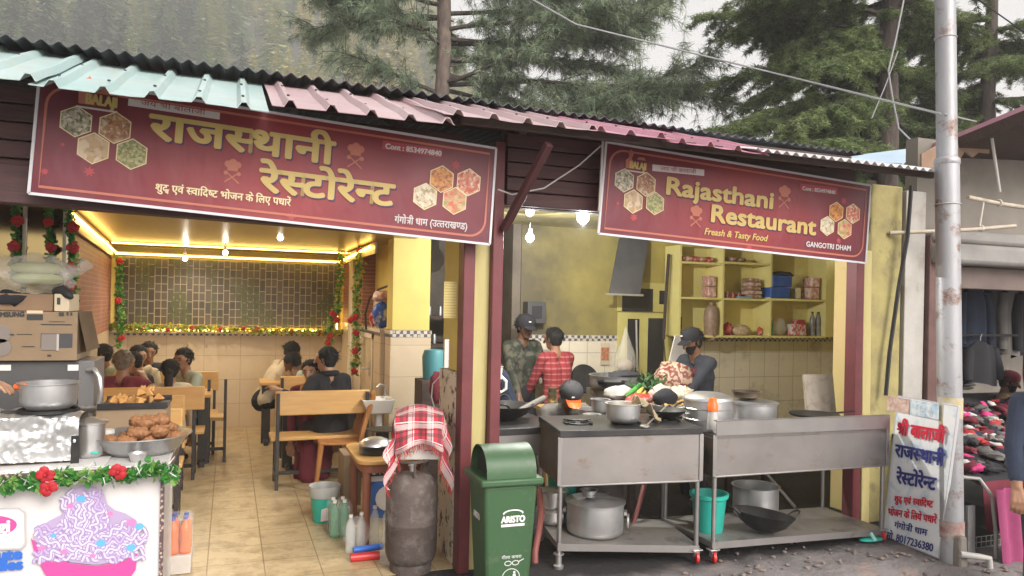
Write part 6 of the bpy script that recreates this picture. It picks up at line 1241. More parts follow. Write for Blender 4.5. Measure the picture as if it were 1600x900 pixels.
t = thing('meter_box', 'grey electric meter box on the sooty kitchen wall', 'meter box', tuple(P(838, 487, y=7.2))); a_, b_ = P(825, 471, y=7.15), P(853, 506, y=7.15); m = MB(); m.span((a_.x, 7.15, b_.z), (b_.x, 7.29, a_.z)); m.build('case', mat('meter_grey', (.06, .06, .062), .5), t, bevel=.008); m = MB(); a_, b_ = P(832, 478, y=7.14), P(847, 498, y=7.14); m.span((a_.x, 7.144, b_.z), (b_.x, 7.149, a_.z)); m.build('window', M['dark_pane'], t)
blob_thing('plastic_bag', 'pale knotted bag lying on the shelf beside the meter box', 'bag', P(808, 487, y=7.6), .13, (1, .7, .6), mat('bag_beige', (.42, .38, .32), .6, bump=.4), 44); blob_thing('cloth_bundle', 'dim white cloth bundle left of the knotted bag', 'bundle', P(786, 489, y=7.7), .1, (1, .7, .8), mat('bundle_grey', (.34, .33, .31), .7), 45)
m = MB(); m.span((1.95, 7.6, 1.55), (2.42, 8, 1.58)); tag(m.build('dark_shelf', M['dark_wood']), 'dark shelf in the sooty corner of the kitchen', 'shelf')
rs = random.Random(5)
for i in range(7): c = Vector((2.0 + .06 * i, 7.68, 1.581 - .3 * (i % 2))); m = MB(); m.lathe([(.001, 0), (.025, 0), (.025, .08), (.018, .1), (.001, .1)], c, 12); tag(m.build('small_jar', M['alu_dull']), 'dim steel jar on the shelf in the sooty corner', 'jar', 'dim jars in the sooty corner')
m = MB(); m.span((1.95, 7.6, 1.25), (2.42, 8, 1.28)); tag(m.build('dark_shelf', M['dark_wood']), 'lower dark shelf in the sooty corner of the kitchen', 'shelf')
c = P(977, 552, y=6.8); t = thing('hanging_bag', 'clear bag of flour hanging from the kitchen door frame', 'bag', tuple(c)); m = MB(); m.lathe([(.001, -.22), (.1, -.2), (.13, -.12), (.11, 0), (.06, .12), (.03, .2), (.012, .27), (.001, .28)], c, 20, sx=1, sy=.7); o = m.build('film', M['cloudy_bag'], t, smooth=70); m = MB(); m.ball(c + Vector((0, 0, -.13)), .09, 14, (1, .7, .8)); m.build('flour', mat('flour', (.55, .46, .36), .8), t)
# worktable with everything on it
TY = 5.35; t = thing('work_table', 'crowded kitchen worktable behind the steel carts', 'table', (3.6, TY, 0)); m = MB(); m.span((2.98, 5.12, .74), (4.45, 5.75, .78)); m.build('top', M['dark_wood'], t)
for x in (3.05, 4.38):
    for y in (5.18, 5.68): m = MB(); m.span((x - .025, y - .025, 0), (x + .025, y + .025, .74)); m.build('leg', M['dark_wood'], t)
m = MB(); a_, b_ = P(848, 637, y=6.3), P(925, 645, y=6.3); WZ = a_.z; m.span((a_.x, 6.25, WZ - .03), (b_.x + .1, 6.55, WZ)); 
t = thing('wooden_stand', 'bare wooden table edge behind the crouching man', 'table', (a_.x, 6.3, 0)); m.build('top', M['wood_pale'], t)
for x in (a_.x + .06, b_.x): m = MB(); m.span((x - .025, 6.27, 0), (x + .025, 6.32, WZ - .031)); m.build('leg', M['wood_pale'], t)
c = Vector((P(866, 630, y=6.32).x, 6.36, WZ + .001)); t = thing('tumbler_stack', 'stack of steel tumblers on the bare wooden table', 'tumblers', tuple(c)); m = MB()
for i in range(4): m.lathe([(.04, .045 * i), (.046, .045 * i + .02), (.05, .045 * i + .035), (.05, .045 * i + .045)], c, 20, caps=i in (0, 3))
m.build('tumblers', mat('brass_steel', (.5, .42, .28), .3, metal=.9), t, smooth=30)
wz = .782
def at_t(px, py, y, z=wz): p = P(px, py, y=y); return Vector((p.x, y, z))
c = Vector((P(972, 600, y=5.75).x, 5.85, P(972, 607, y=5.85).z)); t = pot('large_basin', 'very wide grey cooking basin on the far side of the worktable', c, .24, .12, M['alu_dull'], 'basin'); m = MB(); m.span((c.x - .2, 5.7, 0), (c.x + .2, 6.05, c.z - .003)); tag(m.build('basin_stand', M['soot_wall']), 'dark stand carrying the very wide basin', 'stand')
blob_thing('cloth_bundle', 'dark cloth and lids lying in the wide grey basin', 'bundle', c + Vector((.08, 0, .12)), .12, (1.3, .8, .35), M['cloth_charcoal'], 51)
for i, (px, py, r, h, lb, mm) in enumerate([(925, 640, .11, .1, 'steel bowl with a wide rim right of the crouching man', 'steel'), (932, 610, .10, .07, 'small steel pan beside the man in red', 'alu_dull'), (972, 628, .11, .07, 'shallow steel pan of vegetables in the middle of the worktable', 'steel'), (1070, 640, .075, .11, 'steel tin with a white rim near the cook', 'steel')]): pot('kitchen_bowl', lb, at_t(px, py, 5.3 + .12 * (i == 1)), r, h, M[mm], 'bowl', group='steel bowls on the worktable')
for i, (px, py, y, r, h, lb, mm) in enumerate([(992, 650, 5.0, .09, .09, 'dark pan of chutney at the back edge of the burner top', 'soot_metal'), (938, 636, 5.2, .07, .12, 'narrow steel pot left of the pan of vegetables', 'alu_dull'), (1012, 644, 5.16, .07, .1, 'sooty little pot right of the pan of vegetables', 'soot_metal'), (925, 655, 4.98, .06, .07, 'small steel cup by the orange cap brim', 'steel'), (1050, 655, 5.0, .08, .06, 'low dark dish before the black cloth lump', 'black_iron'), (955, 600, 5.6, .12, .05, 'flat dark lid lying in front of the wide basin', 'black_iron')]): p = P(px, py, y=y); pot('kitchen_pot', lb, Vector((p.x, y, p.z - h * .5)), r, h, M[mm], 'pot', group='pots crowded behind the carts')
# leafy greens, gourds, sacks
t = thing('leafy_greens', 'bunch of leafy greens on the worktable', 'vegetables', tuple(P(1012, 600, y=5.4))); q = NP(); b0 = np.array(tuple(P(1014, 598, y=5.4))); n = 150; bb = b0 + rg.normal(0, (.055, .04, .035), (n, 3)); o = unit(rg.normal(0, 1, (n, 3)) + np.array([0, -.4, .4])); q.quads(bb, o, unit(np.cross(o, rg.normal(0, 1, (n, 3)))), np.full(n, .05), np.full(n, .03), rg.choice((0, 0, 1), n), .4); q.build('leaves', [leaf_mat('leaf_dull', (.03, .08, .03), (.06, .13, .04), .15, 20)] * 2, t, tuple(P(1012, 600, y=5.4)))
mat('gourd', (.35, .38, .06), .4, col2=(.5, .45, .12), sc=9); mat('banana', (.6, .42, .06), .4)
for i, (a, b, r, mm) in enumerate([((978, 620), (1000, 600), .022, 'garland_green'), ((985, 624), (1004, 606), .024, 'gourd'), ((990, 628), (1008, 612), .02, 'banana')]): m = MB(); m.tube([P(*a, y=5.3), P(a[0] * .5 + b[0] * .5 + 2, a[1] * .5 + b[1] * .5 - 1, y=5.3), P(*b, y=5.35)], [r * .5, r, r * .5], 10); tag(m.build('gourd', M[mm], smooth=80), ('dark green', 'yellow green', 'yellow')[i] + ' long vegetable leaning against the greens', 'vegetable', 'long vegetables on the worktable')
blob_thing('paper_heap', 'white paper bundle on the worktable left of the greens', 'bundle', P(967, 614, y=5.4), .13, (1.1, .5, .45), mat('paper_grey', (.36, .34, .31), .8), 61); blob_thing('plastic_bag', 'red plastic bag below the greens', 'bag', P(1000, 628, y=5.25), .12, (1.3, .5, .55), M['red_pack'], 62); blob_thing('plastic_bag', 'white bag of dough beside the red bag', 'bag', P(1032, 618, y=5.3), .11, (1, .5, .8), mat('white_bag', (.38, .35, .3), .5, bump=.4), 63)
k = NT('sack_print'); v_ = k.n('TexVoronoi', feature='SMOOTH_F1'); v_.inputs['Scale'].default_value = 16; k.l(k.coord(), v_.inputs[0]); wv = k.n('TexWave', wave_type='RINGS'); wv.inputs['Scale'].default_value = 9; wv.inputs['Distortion'].default_value = 16; wv.inputs['Detail'].default_value = 4; k.l(k.coord(), wv.inputs[0]); k.color(k.mix(k.ramp(wv.outputs['Fac'], .45, .6), (.17, .045, .035), (.4, .29, .2))); k.b.inputs['Roughness'].default_value = .45; M['sack_print'] = k.m
c = P(1052, 592, y=5.62); t = thing('patterned_sack', 'big red and cream patterned sack on the worktable beside the cook', 'sack', tuple(c)); m = MB(); m.ball(c, .165, 22, (1.1, .8, .9), lump=.35, seed=8); m.build('sack', M['sack_print'], t, smooth=80)
c = P(1062, 560, y=5.75); t = thing('pale_board', 'pale plastic sheet standing behind the patterned sack', 'sheet', tuple(c)); m = MB(); m.box(c + Vector((.03, .1, .0)), (.14, .015, .4), ry=.25); m.build('panel', mat('pale_panel', (.5, .47, .42), .5), t)
blob_thing('onion_heap', 'heap of peeled onions at the foot of the patterned sack', 'vegetables', P(1062, 616, y=5.35), .11, (1.2, .6, .6), mat('onion', (.6, .54, .42), .5, col2=(.45, .36, .25), sc=30, lo=.45, hi=.55), 66, lump=.6)
p = P(1108, 642, y=5.0); t = thing('spice_tray', 'steel tray box of chopped vegetables under the hands of the cook', 'tray', (p.x, 5.05, .78)); m = MB(); m.span((P(1030, 640, y=5.05).x, 4.95, .781), (P(1140, 640, y=5.05).x, 5.3, .93)); m.build('box', M['alu_dull'], t, bevel=.006); m = MB(); m.grid(lambda u, v: (P(1034, 640, y=5.05).x + .42 * u, 4.98 + .29 * v, .935 + .03 * noise.noise(Vector((u * 9, v * 9, 0)))), 20, 14, thick=.004); m.build('contents', M['curry'], t); m = MB(); q = P(1103, 648, y=4.95); m.tube([q + Vector((-.05, -.004, .0)), q + Vector((-.05, -.03, .0)), q + Vector((.05, -.03, 0)), q + Vector((.05, -.004, 0))], .006, 8); m.build('handle', M['zinc'], t)
blob_thing('black_cloth', 'round black cloth lump on the worktable before the cook', 'cloth', P(1040, 622, y=5.1), .1, (1.1, .7, .75), M['cloth_black'], 68, lump=.15)
m = MB(); c = P(914, 592, y=6.9); m.lathe([(.001, -.02), (.15, -.02), (.16, 0), (.15, .02), (.001, .02)], c, 30, Matrix.Rotation(R(70), 4, 'X')); tag(m.build('black_pan', M['black_iron']), 'round black pan standing upright beside the man in red', 'pan')
c = P(772, 592, y=5.55); t = thing('white_kettle', 'white enamel mug hanging at the edge of the maroon post', 'mug', tuple(c)); m = MB(); m.lathe([(.001, 0), (.06, 0), (.07, .1), (.075, .1), (.001, .01)], c, 20); m.build('cup', M['ceramic'], t); m = MB(); m.tube([c + Vector((.06, 0, .02)), c + Vector((.1, -.01, -.02)), c + Vector((.1, -.01, -.08)), c + Vector((.06, 0, -.11)), c + Vector((.03, 0, -.07))], .012, 8); m.build('handle', M['ceramic'], t)
# things in the gap beside the tiled pillar
q = P(678, 592, y=6.4); m = MB(); m.span((q.x - .14, 6.28, 0), (q.x + .16, 6.55, q.z - .002)); tag(m.build('side_cupboard', M['dark_wood'], bevel=.005), 'dark narrow cupboard carrying the teal can in the gap beside the pillar', 'cupboard')
m = MB(); m.lathe([(.001, 0), (.1, 0), (.11, .2), (.09, .26), (.001, .27)], q, 20); tag(m.build('teal_can', mat('teal_can', (.06, .22, .25), .4)), 'teal plastic can in the gap between the tiled pillar and the kitchen', 'can')
blob_thing('cloth_bundle', 'red cloth hanging low in the gap beside the pillar', 'cloth', P(684, 605, y=6.0), .12, (.6, .5, 1.2), M['cloth_maroon'], 72)
m = MB(); m.tube([P(690, 585, y=5.2), P(676, 600, y=5.2), P(674, 620, y=5.2), P(682, 650, y=5.2), P(690, 640, y=5.2)], .005, 6); tag(m.build('cable', M['pale_rail']), 'loose white cable looping in the gap beside the peeling jamb', 'cable')
m = MB(); a_, b_ = P(694, 440, y=4.595), P(713, 497, y=4.595); m.span((a_.x, 4.592, b_.z), (b_.x, 4.597, a_.z)); t = thing('notice', 'yellow printed paper notice on the peeling jamb', 'notice', tuple(a_)); m.build('paper', mat('notice_yellow', (.62, .5, .2), .7), t); m = MB()
for i in range(13): z = a_.z - .01 - (a_.z - b_.z - .02) * i / 12; m.span((a_.x + .004, 4.590, z - .0016), (b_.x - .004 - .008 * (i % 3 == 1), 4.5918, z + .0016))
m.build('printed_line', mat('notice_ink', (.36, .27, .1), .7), t)
m = MB(); a_, b_ = P(695, 530, y=4.585), P(701, 575, y=4.585); m.span((a_.x, 4.583, b_.z), (b_.x, 4.589, a_.z)); tag(m.build('switch_strip', M['white_plastic'], bevel=.002), 'narrow white socket strip on the peeling jamb', 'socket')
# ================================================================ pole, sign board, cables
a, b = P(1487, 876, z=0), P(1477, 0, y=3.86); a.z = -.05; top = a + (b - a) * 1.5
t = thing('steel_pole', 'tall grey steel pole streaked with rust at the right end of the restaurant', 'pole', tuple(a))
m = MB(); lo = a.lerp(top, .47); m.tube([a, lo], .079, 24); m.tube([lo, top], .068, 24); m.build('shaft', M['steel_pole'], t)
m = MB(); m.lathe([(.079, -.02), (.085, -.01), (.083, .02), (.07, .035)], lo, 24, caps=False); m.build('joint_collar', M['steel_pole'], t)
m = MB(); m.lathe([(.0805, 0), (.0805, .12)], a + (top - a) * .035, 24, caps=False); m.build('paint_band', mat('rust_red', (.3, .1, .08), .8, col2=(.4, .36, .33), sc=14), t)
m = MB(); m.lathe([(.0802, -.12), (.0802, .12)], a.lerp(top, .175), 24, caps=False); m.build('yellow_patch', mat('yellow_stain', (.5, .38, .12), .7, col2=(.5, .5, .48), sc=10), t)
for f in (.42, .62): m = MB(); m.tube(ring_pts(a.lerp(top, f), .083 if f < .47 else .071, 22), .004, 6); m.build('wire_tie', M['pale_rail'], t)
# leaning board
bl, br = P(1380, 836, z=0.01), P(1466, 872, z=.01); tl, tr = P(1403, 619, y=4.10), P(1497, 635, y=3.58)
w = (br - bl).length; n = (br - bl).cross(tl - bl).normalized()
t = thing('sign_board', 'white Hindi sign board with red and blue lettering leaning against the steel pole', 'sign board', tuple(bl))
bp = lambda u, v: bl.lerp(br, u).lerp(tl.lerp(tr, u), v)
k = NT('board_print'); g_ = k.coord('Generated'); sp = k.n('SeparateXYZ'); k.l(g_, sp.inputs[0])
c = k.mix(k.ramp(k.noise(5, 6, .6, dist=1.5), .5, .66), (.86, .87, .88), (.5, .66, .78)); k.color(c); k.b.inputs['Roughness'].default_value = .4; k.bump(k.noise(6), .12, .01); M['board_print'] = k.m
m = MB(); m.grid(lambda u, v: bp(u, v), 6, 8, thick=.018); m.build('panel', M['board_print'], t)
m = MB(); 
for (u0, v0, u1, v1) in ((0, 0, 1, 0), (1, 0, 1, 1), (0, 1, 1, 1), (0, 0, 0, 1)): m.bar(bp(u0, v0) - n * .009, bp(u1, v1) - n * .009, .008, .022, n)
m.build('edge', M['hem_white'], t)
upb = (tl - bl).normalized(); Tbd = frame(bl, br - bl, n); Hb = (tl - bl).length
for x0, x1, m_ in ((.03, .45, mat('idol_print', (.5, .3, .24), .5, col2=(.75, .6, .52), sc=25, dirt=(.15, .05, .12), dsc=14)), (.47, .97, mat('lake_print', (.4, .58, .72), .5, col2=(.78, .82, .84), sc=18, dirt=(.08, .12, .2), dsc=12))):
    m = MB(); flat(m, [(x0 * w, .885 * Hb), (x1 * w, .885 * Hb), (x1 * w, .985 * Hb), (x0 * w, .985 * Hb)], Tbd, .003); m.build('picture', m_, t, smooth=0)
mat('sign_red', (.62, .02, .05), .5); mat('sign_blue', (.03, .035, .2), .5)
def bw(text, a, b, h, m_, bold=0): write('lettering', text, P2(*a), P2(*b), upb, n, h, m_, t, bold=bold)
def P2(px, py):                                   # sight line met with the board's own plane
    r = ray(px, py); o = Vector((0, 0, H)); return o + r * ((bl - o).dot(n) / r.dot(n))
bw('श्री बालाजी', (1402, 678), (1476, 692), .085, M['sign_red'], .006)
bw('राजस्थानी', (1399, 712), (1475, 728), .085, M['sign_blue'], .006)
bw('रेस्टोरेन्ट', (1401, 754), (1462, 766), .085, M['sign_blue'], .006)
bw('शुद्ध एवं स्वादिष्ट', (1398, 784), (1458, 793), .045, M['sign_red'], .003)
bw('भोजन के लिये पधारें', (1388, 804), (1464, 818), .048, M['sign_red'], .003)
bw('गंगोत्री धाम', (1398, 824), (1449, 837), .042, M['sign_blue'], .002)
bw('मो. 8017236380', (1386, 841), (1458, 862), .05, M['sign_blue'], .002)
# cables
def cable(label, pts, r, m_, sag=0):
    pts = [Vector(p) for p in pts]; q = []
    for i in range(len(pts) - 1):
        for j in range(10): f = j / 10; p = pts[i].lerp(pts[i + 1], f); p.z -= sag * 4 * f * (1 - f); q.append(p)
    q.append(pts[-1]); m = MB(); m.tube(q, r, 6); return tag(m.build('cable', m_), label, 'cable')
cable('thick black cable hanging down the dirty yellow wall', [P(1424, 290, y=4.40), P(1418, 370, y=4.42), P(1404, 450, y=4.45), P(1390, 550, y=4.45), P(1384, 618, y=4.45)], .016, M['black_cable'])
cable('thin overhead wire crossing in front of the trees to the steel pole', [P(780, -30, y=6.5), P(900, 38, y=6.0), P(1200, 112, y=5.2), P(1470, 178, y=3.75)], .008, M['grey_cable'])
cable('overhead wire running from the steel pole to the neighbouring roof', [P(1475, 178, y=3.75), P(1525, 190, y=4.1)], .006, M['grey_cable'])
cable('looped grey wire hanging from the cedar down to the tin roof', [P(1412, 0, y=6.2), P(1400, 60, y=6.2), P(1388, 110, y=6.2), P(1394, 150, y=6.2), P(1404, 200, y=6.2), P(1432, 228, y=6.0)], .009, M['grey_cable'])
cable('thin wire slanting across the cedar trunk', [P(1403, 80, y=6.6), P(1385, 130, y=6.6), P(1362, 185, y=6.6)], .006, M['grey_cable'])
cable('wire at the top right running from the pole out over the lane', [P(1520, -6, y=4.6), P(1600, 50, y=4.0)], .006, M['black_cable'])
cable('pale cord drooping from the English banner to the Hindi banner', [P(943, 224, y=4.25), P(905, 258, y=4.27), P(850, 294, y=4.3), P(800, 304, y=4.33), P(778, 296, y=4.32)], .005, M['pale_rail'])
m = MB(); m.bar(P(942, 219, y=4.28), P(936, 330, y=4.30), .014, .012); tag(m.build('batten', M['pale_rail']), 'thin white batten along the left edge of the English banner', 'batten')

# ================================================================ neighbouring shop
nb = thing('neighbour_shop', 'grey fronted shop with a pink edged roof to the right of the steel pole', 'building', (6.4, 4.6, 0))
def npart(name, fn, m_, bevel=0): mb = MB(); fn(mb); return mb.build(name, m_, nb, 40, bevel)
mat('beige_wall', (.24, .215, .185), .8, col2=(.19, .17, .145), sc=2, dirt=(.16, .13, .11), dsc=2.5, dlo=.55, dhi=.8)
mat('grey_canvas', (.29, .28, .26), .8, col2=(.23, .22, .21), sc=3, bump=.3, bsc=6)
npart('wall_strip', lambda m: m.span((5.19, 4.5, 0), (5.41, 4.7, 2.72)), M['white_plaster'], .006)
npart('door_post', lambda m: m.span((5.42, 4.46, 0), (5.57, 4.6, 2.36)), mat('brown_maroon', (.10, .05, .045), .6, col2=(.14, .075, .065), sc=5), .008)
npart('lintel', lambda m: m.span((5.572, 4.5, 1.93), (9.5, 4.62, 2.12)), mat('brown_band', (.16, .12, .105), .7, col2=(.12, .09, .08), sc=4), .006)
npart('shutter_canvas', lambda m: (m.span((5.43, 4.36, 2.125), (9.5, 4.6, 2.30)), m.span((5.43, 4.42, 2.302), (9.5, 4.6, 2.42))), M['grey_canvas'], .04)
npart('upper_wall', lambda m: m.span((5.42, 4.60, 2.42), (9.5, 4.72, 3.2)), M['beige_wall'])
npart('back_wall', lambda m: m.span((5.93, 5.55, 0), (9.8, 5.65, 2.5)), M['beige_wall'])
npart('side_wall', lambda m: m.bar((5.45, 4.74, 1.2), (5.95, 5.6, 1.2), 2.4, .04, (1, -.6, 0)), M['beige_wall'])
npart('ceiling', lambda m: m.prism([(5.42, 4.73), (9.8, 4.73), (9.8, 5.6), (5.96, 5.6)], Matrix.Translation((0, 0, 2.42)), .04), M['dark_wood'])
A, B = P(1436, 233, y=4.75), P(1602, 164, y=3.75); up_ = Vector((0, 0, 1)); ex = Vector((4.5, .6, .2))
npart('roof', lambda m: m.add([A, B, B + ex, A + ex, A - up_ * .035, B - up_ * .035, B + ex - up_ * .035, A + ex - up_ * .035], [(0, 1, 2, 3), (7, 6, 5, 4), (0, 4, 5, 1), (1, 5, 6, 2), (2, 6, 7, 3), (3, 7, 4, 0)]), M['sheet_pink'])
npart('roof_underside', lambda m: m.add([A - up_ * .036, B - up_ * .036, B + ex - up_ * .036, A + ex - up_ * .036, A - up_ * .11 + Vector((.02, 0, 0)), B - up_ * .13 + Vector((.02, 0, 0)), B + ex - up_ * .1, A + ex - up_ * .1], [(0, 1, 2, 3), (7, 6, 5, 4), (0, 4, 5, 1), (1, 5, 6, 2), (2, 6, 7, 3), (3, 7, 4, 0)]), M['dark_wood'])
tb = [(1440, 240), (1500, 208), (1545, 200), (1546, 240), (1530, 238), (1520, 246), (1508, 236), (1497, 255), (1480, 250), (1470, 262), (1440, 262)]
tp = [P(x, y, y=4.35) for x, y in tb]; npart('torn_board', lambda m: m.add(tp + [p + Vector((0, .015, 0)) for p in tp], [tuple(range(len(tp))), tuple(range(2 * len(tp) - 1, len(tp) - 1, -1))] + [(i, (i + 1) % len(tp), len(tp) + (i + 1) % len(tp), len(tp) + i) for i in range(len(tp))]), mat('ply', (.34, .23, .16), .8, col2=(.25, .16, .11), sc=5))
npart('prop_rod', lambda m: m.tube([P(1548, 203, y=4.1), P(1562, 300, y=4.1)], .012, 8), M['pale_rail'])
m = MB(); f = [P(1290, 250, y=6.2), P(1410, 255, y=5.4), P(1436, 230, y=6.0), P(1330, 243, y=7.2)]; m.add(f + [p - up_ * .02 for p in f], [(0, 1, 2, 3), (7, 6, 5, 4), (0, 4, 5, 1), (1, 5, 6, 2), (2, 6, 7, 3), (3, 7, 4, 0)])
tag(m.build('roof_sheet_loose', M['sheet_blue']), 'pale blue tin sheet lying on the roof beside the steel pole', 'tin sheet')
mat('bamboo', (.5, .44, .36), .6, col2=(.4, .34, .26), sc=9, stretch=(1, 1, 1)); mat('rope', (.62, .58, .5), .8)
t = thing('bamboo_pole', 'pale bamboo pole tied across the neighbouring shop front, upper of two', 'pole', tuple(P(1512, 309, y=4.2)), 0, 'bamboo poles on the neighbouring shop'); m = MB(); m.tube([P(1512, 308, y=4.2), P(1560, 318, y=4.2), P(1640, 330, y=4.2)], .018, 10); m.build('cane', M['bamboo'], t)
m = MB(); m.tube(ring_pts(P(1561, 317, y=4.2), .024, 12, Matrix.Rotation(R(90), 4, 'Y')), .007, 6); m.tube([P(1537, 316, y=4.19), P(1533, 340, y=4.19), P(1531, 354, y=4.19)], .006, 6); m.build('lashing', M['rope'], t)
t = thing('bamboo_pole', 'pale bamboo pole tied across the neighbouring shop front, lower of two', 'pole', tuple(P(1515, 358, y=4.2)), 0, 'bamboo poles on the neighbouring shop'); m = MB(); m.tube([P(1390, 364, y=4.5), P(1515, 359, y=4.2), P(1586, 353, y=4.16)], .016, 10); m.build('cane', M['bamboo'], t)
m = MB(); m.tube(ring_pts(P(1533, 357, y=4.2), .022, 12, Matrix.Rotation(R(90), 4, 'Y')), .008, 6); m.build('lashing', M['rope'], t)
# hanging jackets
def jacket(label, c, w, h, m_, seed, arms=True):
    c = Vector(c); t = thing('jacket', label, 'jacket', tuple(c), 0, 'jackets hanging in the neighbouring shop'); rs = random.Random(seed)
    def body(u, v):
        a = 2 * math.pi * u; zz = -h * v; wd = w / 2 * (.55 + .45 * min(1, v * 6)) if v < .17 else w / 2 * (1 + .12 * (v - .17)); return c + Vector((wd * math.cos(a), (.06 + .03 * v + .014 * math.sin(a * 5 + seed)) * math.sin(a), zz + .02 * math.sin(a * 2)))
    m = MB(); m.grid(body, 26, 14); m.build('body', m_, t, smooth=80)
    for s in (-1, 1):
        m = MB(); m.tube([c + Vector((s * w * .45, 0, -.06)), c + Vector((s * w * .58, -.02, -.25)), c + Vector((s * w * .6, -.04, -h * .9))], [.055, .055, .045], 12); m.build('sleeve', m_, t)
    m = MB(); m.tube([c + Vector((0, 0, -.02)), c + Vector((0, 0, .05)), c + Vector((.02, 0, .08))], .004, 6); m.build('hanger', M['zinc'], t); return t
for i, (px, py, y, w, h, mm, lb) in enumerate([(1520, 450, 5.25, .34, .62, 'cloth_navy', 'dark navy jacket hanging in the top row beside the pole'), (1552, 450, 5.3, .3, .66, 'cloth_charcoal', 'charcoal jacket hanging in the top row between navy and grey ones'), (1578, 450, 5.25, .26, .7, 'cloth_grey', 'grey jacket with hanging sleeves at the right of the top row'), (1604, 452, 5.2, .3, .7, 'cloth_black', 'black jacket cut off by the right edge of the photo'), (1532, 535, 5.0, .36, .40, 'cloth_black', 'short black jacket in the lower row beside the pole'), (1504, 500, 5.35, .2, .5, 'cloth_grey', 'pale grey garment half hidden behind the steel pole'), (1622, 545, 4.7, .24, .5, 'cloth_red', 'red and purple garment hanging at the right edge')]):
    jacket(lb, P(px, py, y=y), w, h, M[mm], i)
m = MB(); m.tube([P(1490, 524, y=5.1), P(1590, 524, y=5.1)], .012, 8); tag(m.build('clothes_rail', M['black_iron']), 'dark rail under the upper row of jackets', 'rail')
# stall of knitwear
sx, sy = 5.55, 4.12; t = thing('clothes_stall', 'market table covered with a maroon cloth and a pink sheet beside the steel pole', 'stall', (5.9, 4.4, 0))
m = MB(); m.grid(lambda u, v: (5.1 + 3.1 * u, 3.75 + 1.5 * v, .50 + .42 * v), 2, 2, thick=.03); m.build('table_top', M['cloth_charcoal'], t)
m = MB(); m.grid(lambda u, v: (5.1 + 3 * u, 3.74 - .03 * math.sin(u * 40) * v - .04 * v, .50 - .34 * v), 60, 6, thick=.004); m.build('skirt', M['cloth_maroon'], t, smooth=80)
m = MB(); m.tube([P(1500, 745, y=3.7), P(1530, 748, y=3.62), P(1550, 775, y=3.6), P(1556, 830, y=3.6), P(1556, 900, y=3.6)], .014, 8); m.build('hoop', M['zinc'], t)
pts = [(1560, 760), (1600, 750)]
q0 = P(1556, 765, y=3.55); t2 = thing('sheet', 'bright pink sheet hanging from the clothes stall down to the ground', 'sheet', tuple(q0)); m = MB(); m.grid(lambda u, v: (q0.x + .42 * u + .03 * v, q0.y - .02 * math.sin(u * 18) - .05 * v, q0.z - (q0.z + .1) * v), 30, 12, thick=.004); m.build('cloth', mat('pink_sheet', (.32, .06, .15), .85, col2=(.25, .04, .12), sc=4), t2, smooth=80)
rs = random.Random(12); cols = ['cloth_black', 'cloth_red', 'cloth_pink', 'cloth_white', 'cloth_maroon', 'cloth_charcoal', 'cloth_white', 'cloth_navy', 'cloth_grey', 'cloth_maroon', 'cloth_black', 'cloth_grey']
nm = {'cloth_black': 'black', 'cloth_red': 'red', 'cloth_pink': 'bright pink', 'cloth_white': 'off white', 'cloth_maroon': 'maroon', 'cloth_charcoal': 'charcoal', 'cloth_navy': 'navy', 'cloth_grey': 'grey', 'cloth_cream': 'cream'}
for i in range(150):
    px = rs.uniform(1503, 1612); py = rs.uniform(664, 742); f = (py - 664) / 78; yy = 4.95 - 1.15 * f; p = P(px, py, y=yy); p.z = .545 + .28 * (yy - 3.75); c_ = cols[i % len(cols)]
    m = MB(); m.ball((0, 0, 0), 1, 12, (rs.uniform(.035, .095), rs.uniform(.03, .07), rs.uniform(.015, .04)), lump=.7, seed=i, ls=2.2); o = m.build('woollen', M[c_], smooth=80)
    o.location = p; o.rotation_euler = (rs.uniform(-.4, .4), rs.uniform(-.4, .4), rs.uniform(0, 3)); WM.pop(o.name, 0)
    tag(o, '%s knitted garment in the heap of woollens on the clothes stall' % nm[c_], 'woollen', 'woollens heaped on the clothes stall')
for i, (px, py, y, w, mm, lb) in enumerate([(1530, 655, 5.0, .16, 'cloth_tan', 'folded tan garment in front of the red capped vendor'), (1530, 628, 5.3, .2, 'cloth_black', 'folded black shawl behind the vendor on the stall'), (1585, 632, 5.3, .16, 'cloth_charcoal', 'dark folded shawl right of the vendor'), (1508, 600, 5.4, .12, 'cloth_grey', 'stack of grey folded cloth by the wall behind the pole')]):
    p = P(px, py, y=y); t = thing('folded_garment', lb, 'garment', tuple(p), 0, 'folded garments around the vendor'); m = MB()
    for j in range(3): m.ball(p + Vector((rs.uniform(-.02, .02), 0, .035 * j - .04)), w, 16, (1, .6, .16), lump=.2, seed=i + j)
    m.build('fold', M[mm], t, smooth=80)
# concrete stump, pipe and wire crate by the pole
t = thing('wire_crate', 'wire mesh crate under the clothes stall behind the white pipe', 'crate', tuple(P(1535, 850, y=3.75))); m = MB(); c = P(1530, 860, y=3.8)
for i in range(9): m.bar(c + Vector((-.18 + .05 * i, 0, -.14)), c + Vector((-.18 + .05 * i, 0, .1)), .004, .004)
for i in range(7): m.bar(c + Vector((-.19, 0, -.14 + .04 * i)), c + Vector((.24, 0, -.14 + .04 * i)), .004, .004)
m.build('mesh', M['zinc'], t)
m = MB(); m.bar(c + Vector((.02, .12, -.15)), c + Vector((.02, .12, .1)), .42, .2, (0, 1, 0)); m.build('inner_box', M['cloth_black'], t)
m = MB(); m.tube([P(1500, 866, y=3.55), P(1530, 870, y=3.5), P(1545, 872, y=3.48), P(1548, 905, y=3.48)], .022, 12); tag(m.build('water_pipe', M['pale_rail']), 'white painted water pipe bending down by the pole base', 'pipe')
m = MB(); m.box(P(1500, 862, y=3.58), (.08, .07, .22), taper=.8); tag(m.build('concrete_stump', M['beige_wall'], bevel=.015), 'short whitewashed concrete stump at the foot of the steel pole', 'stump')
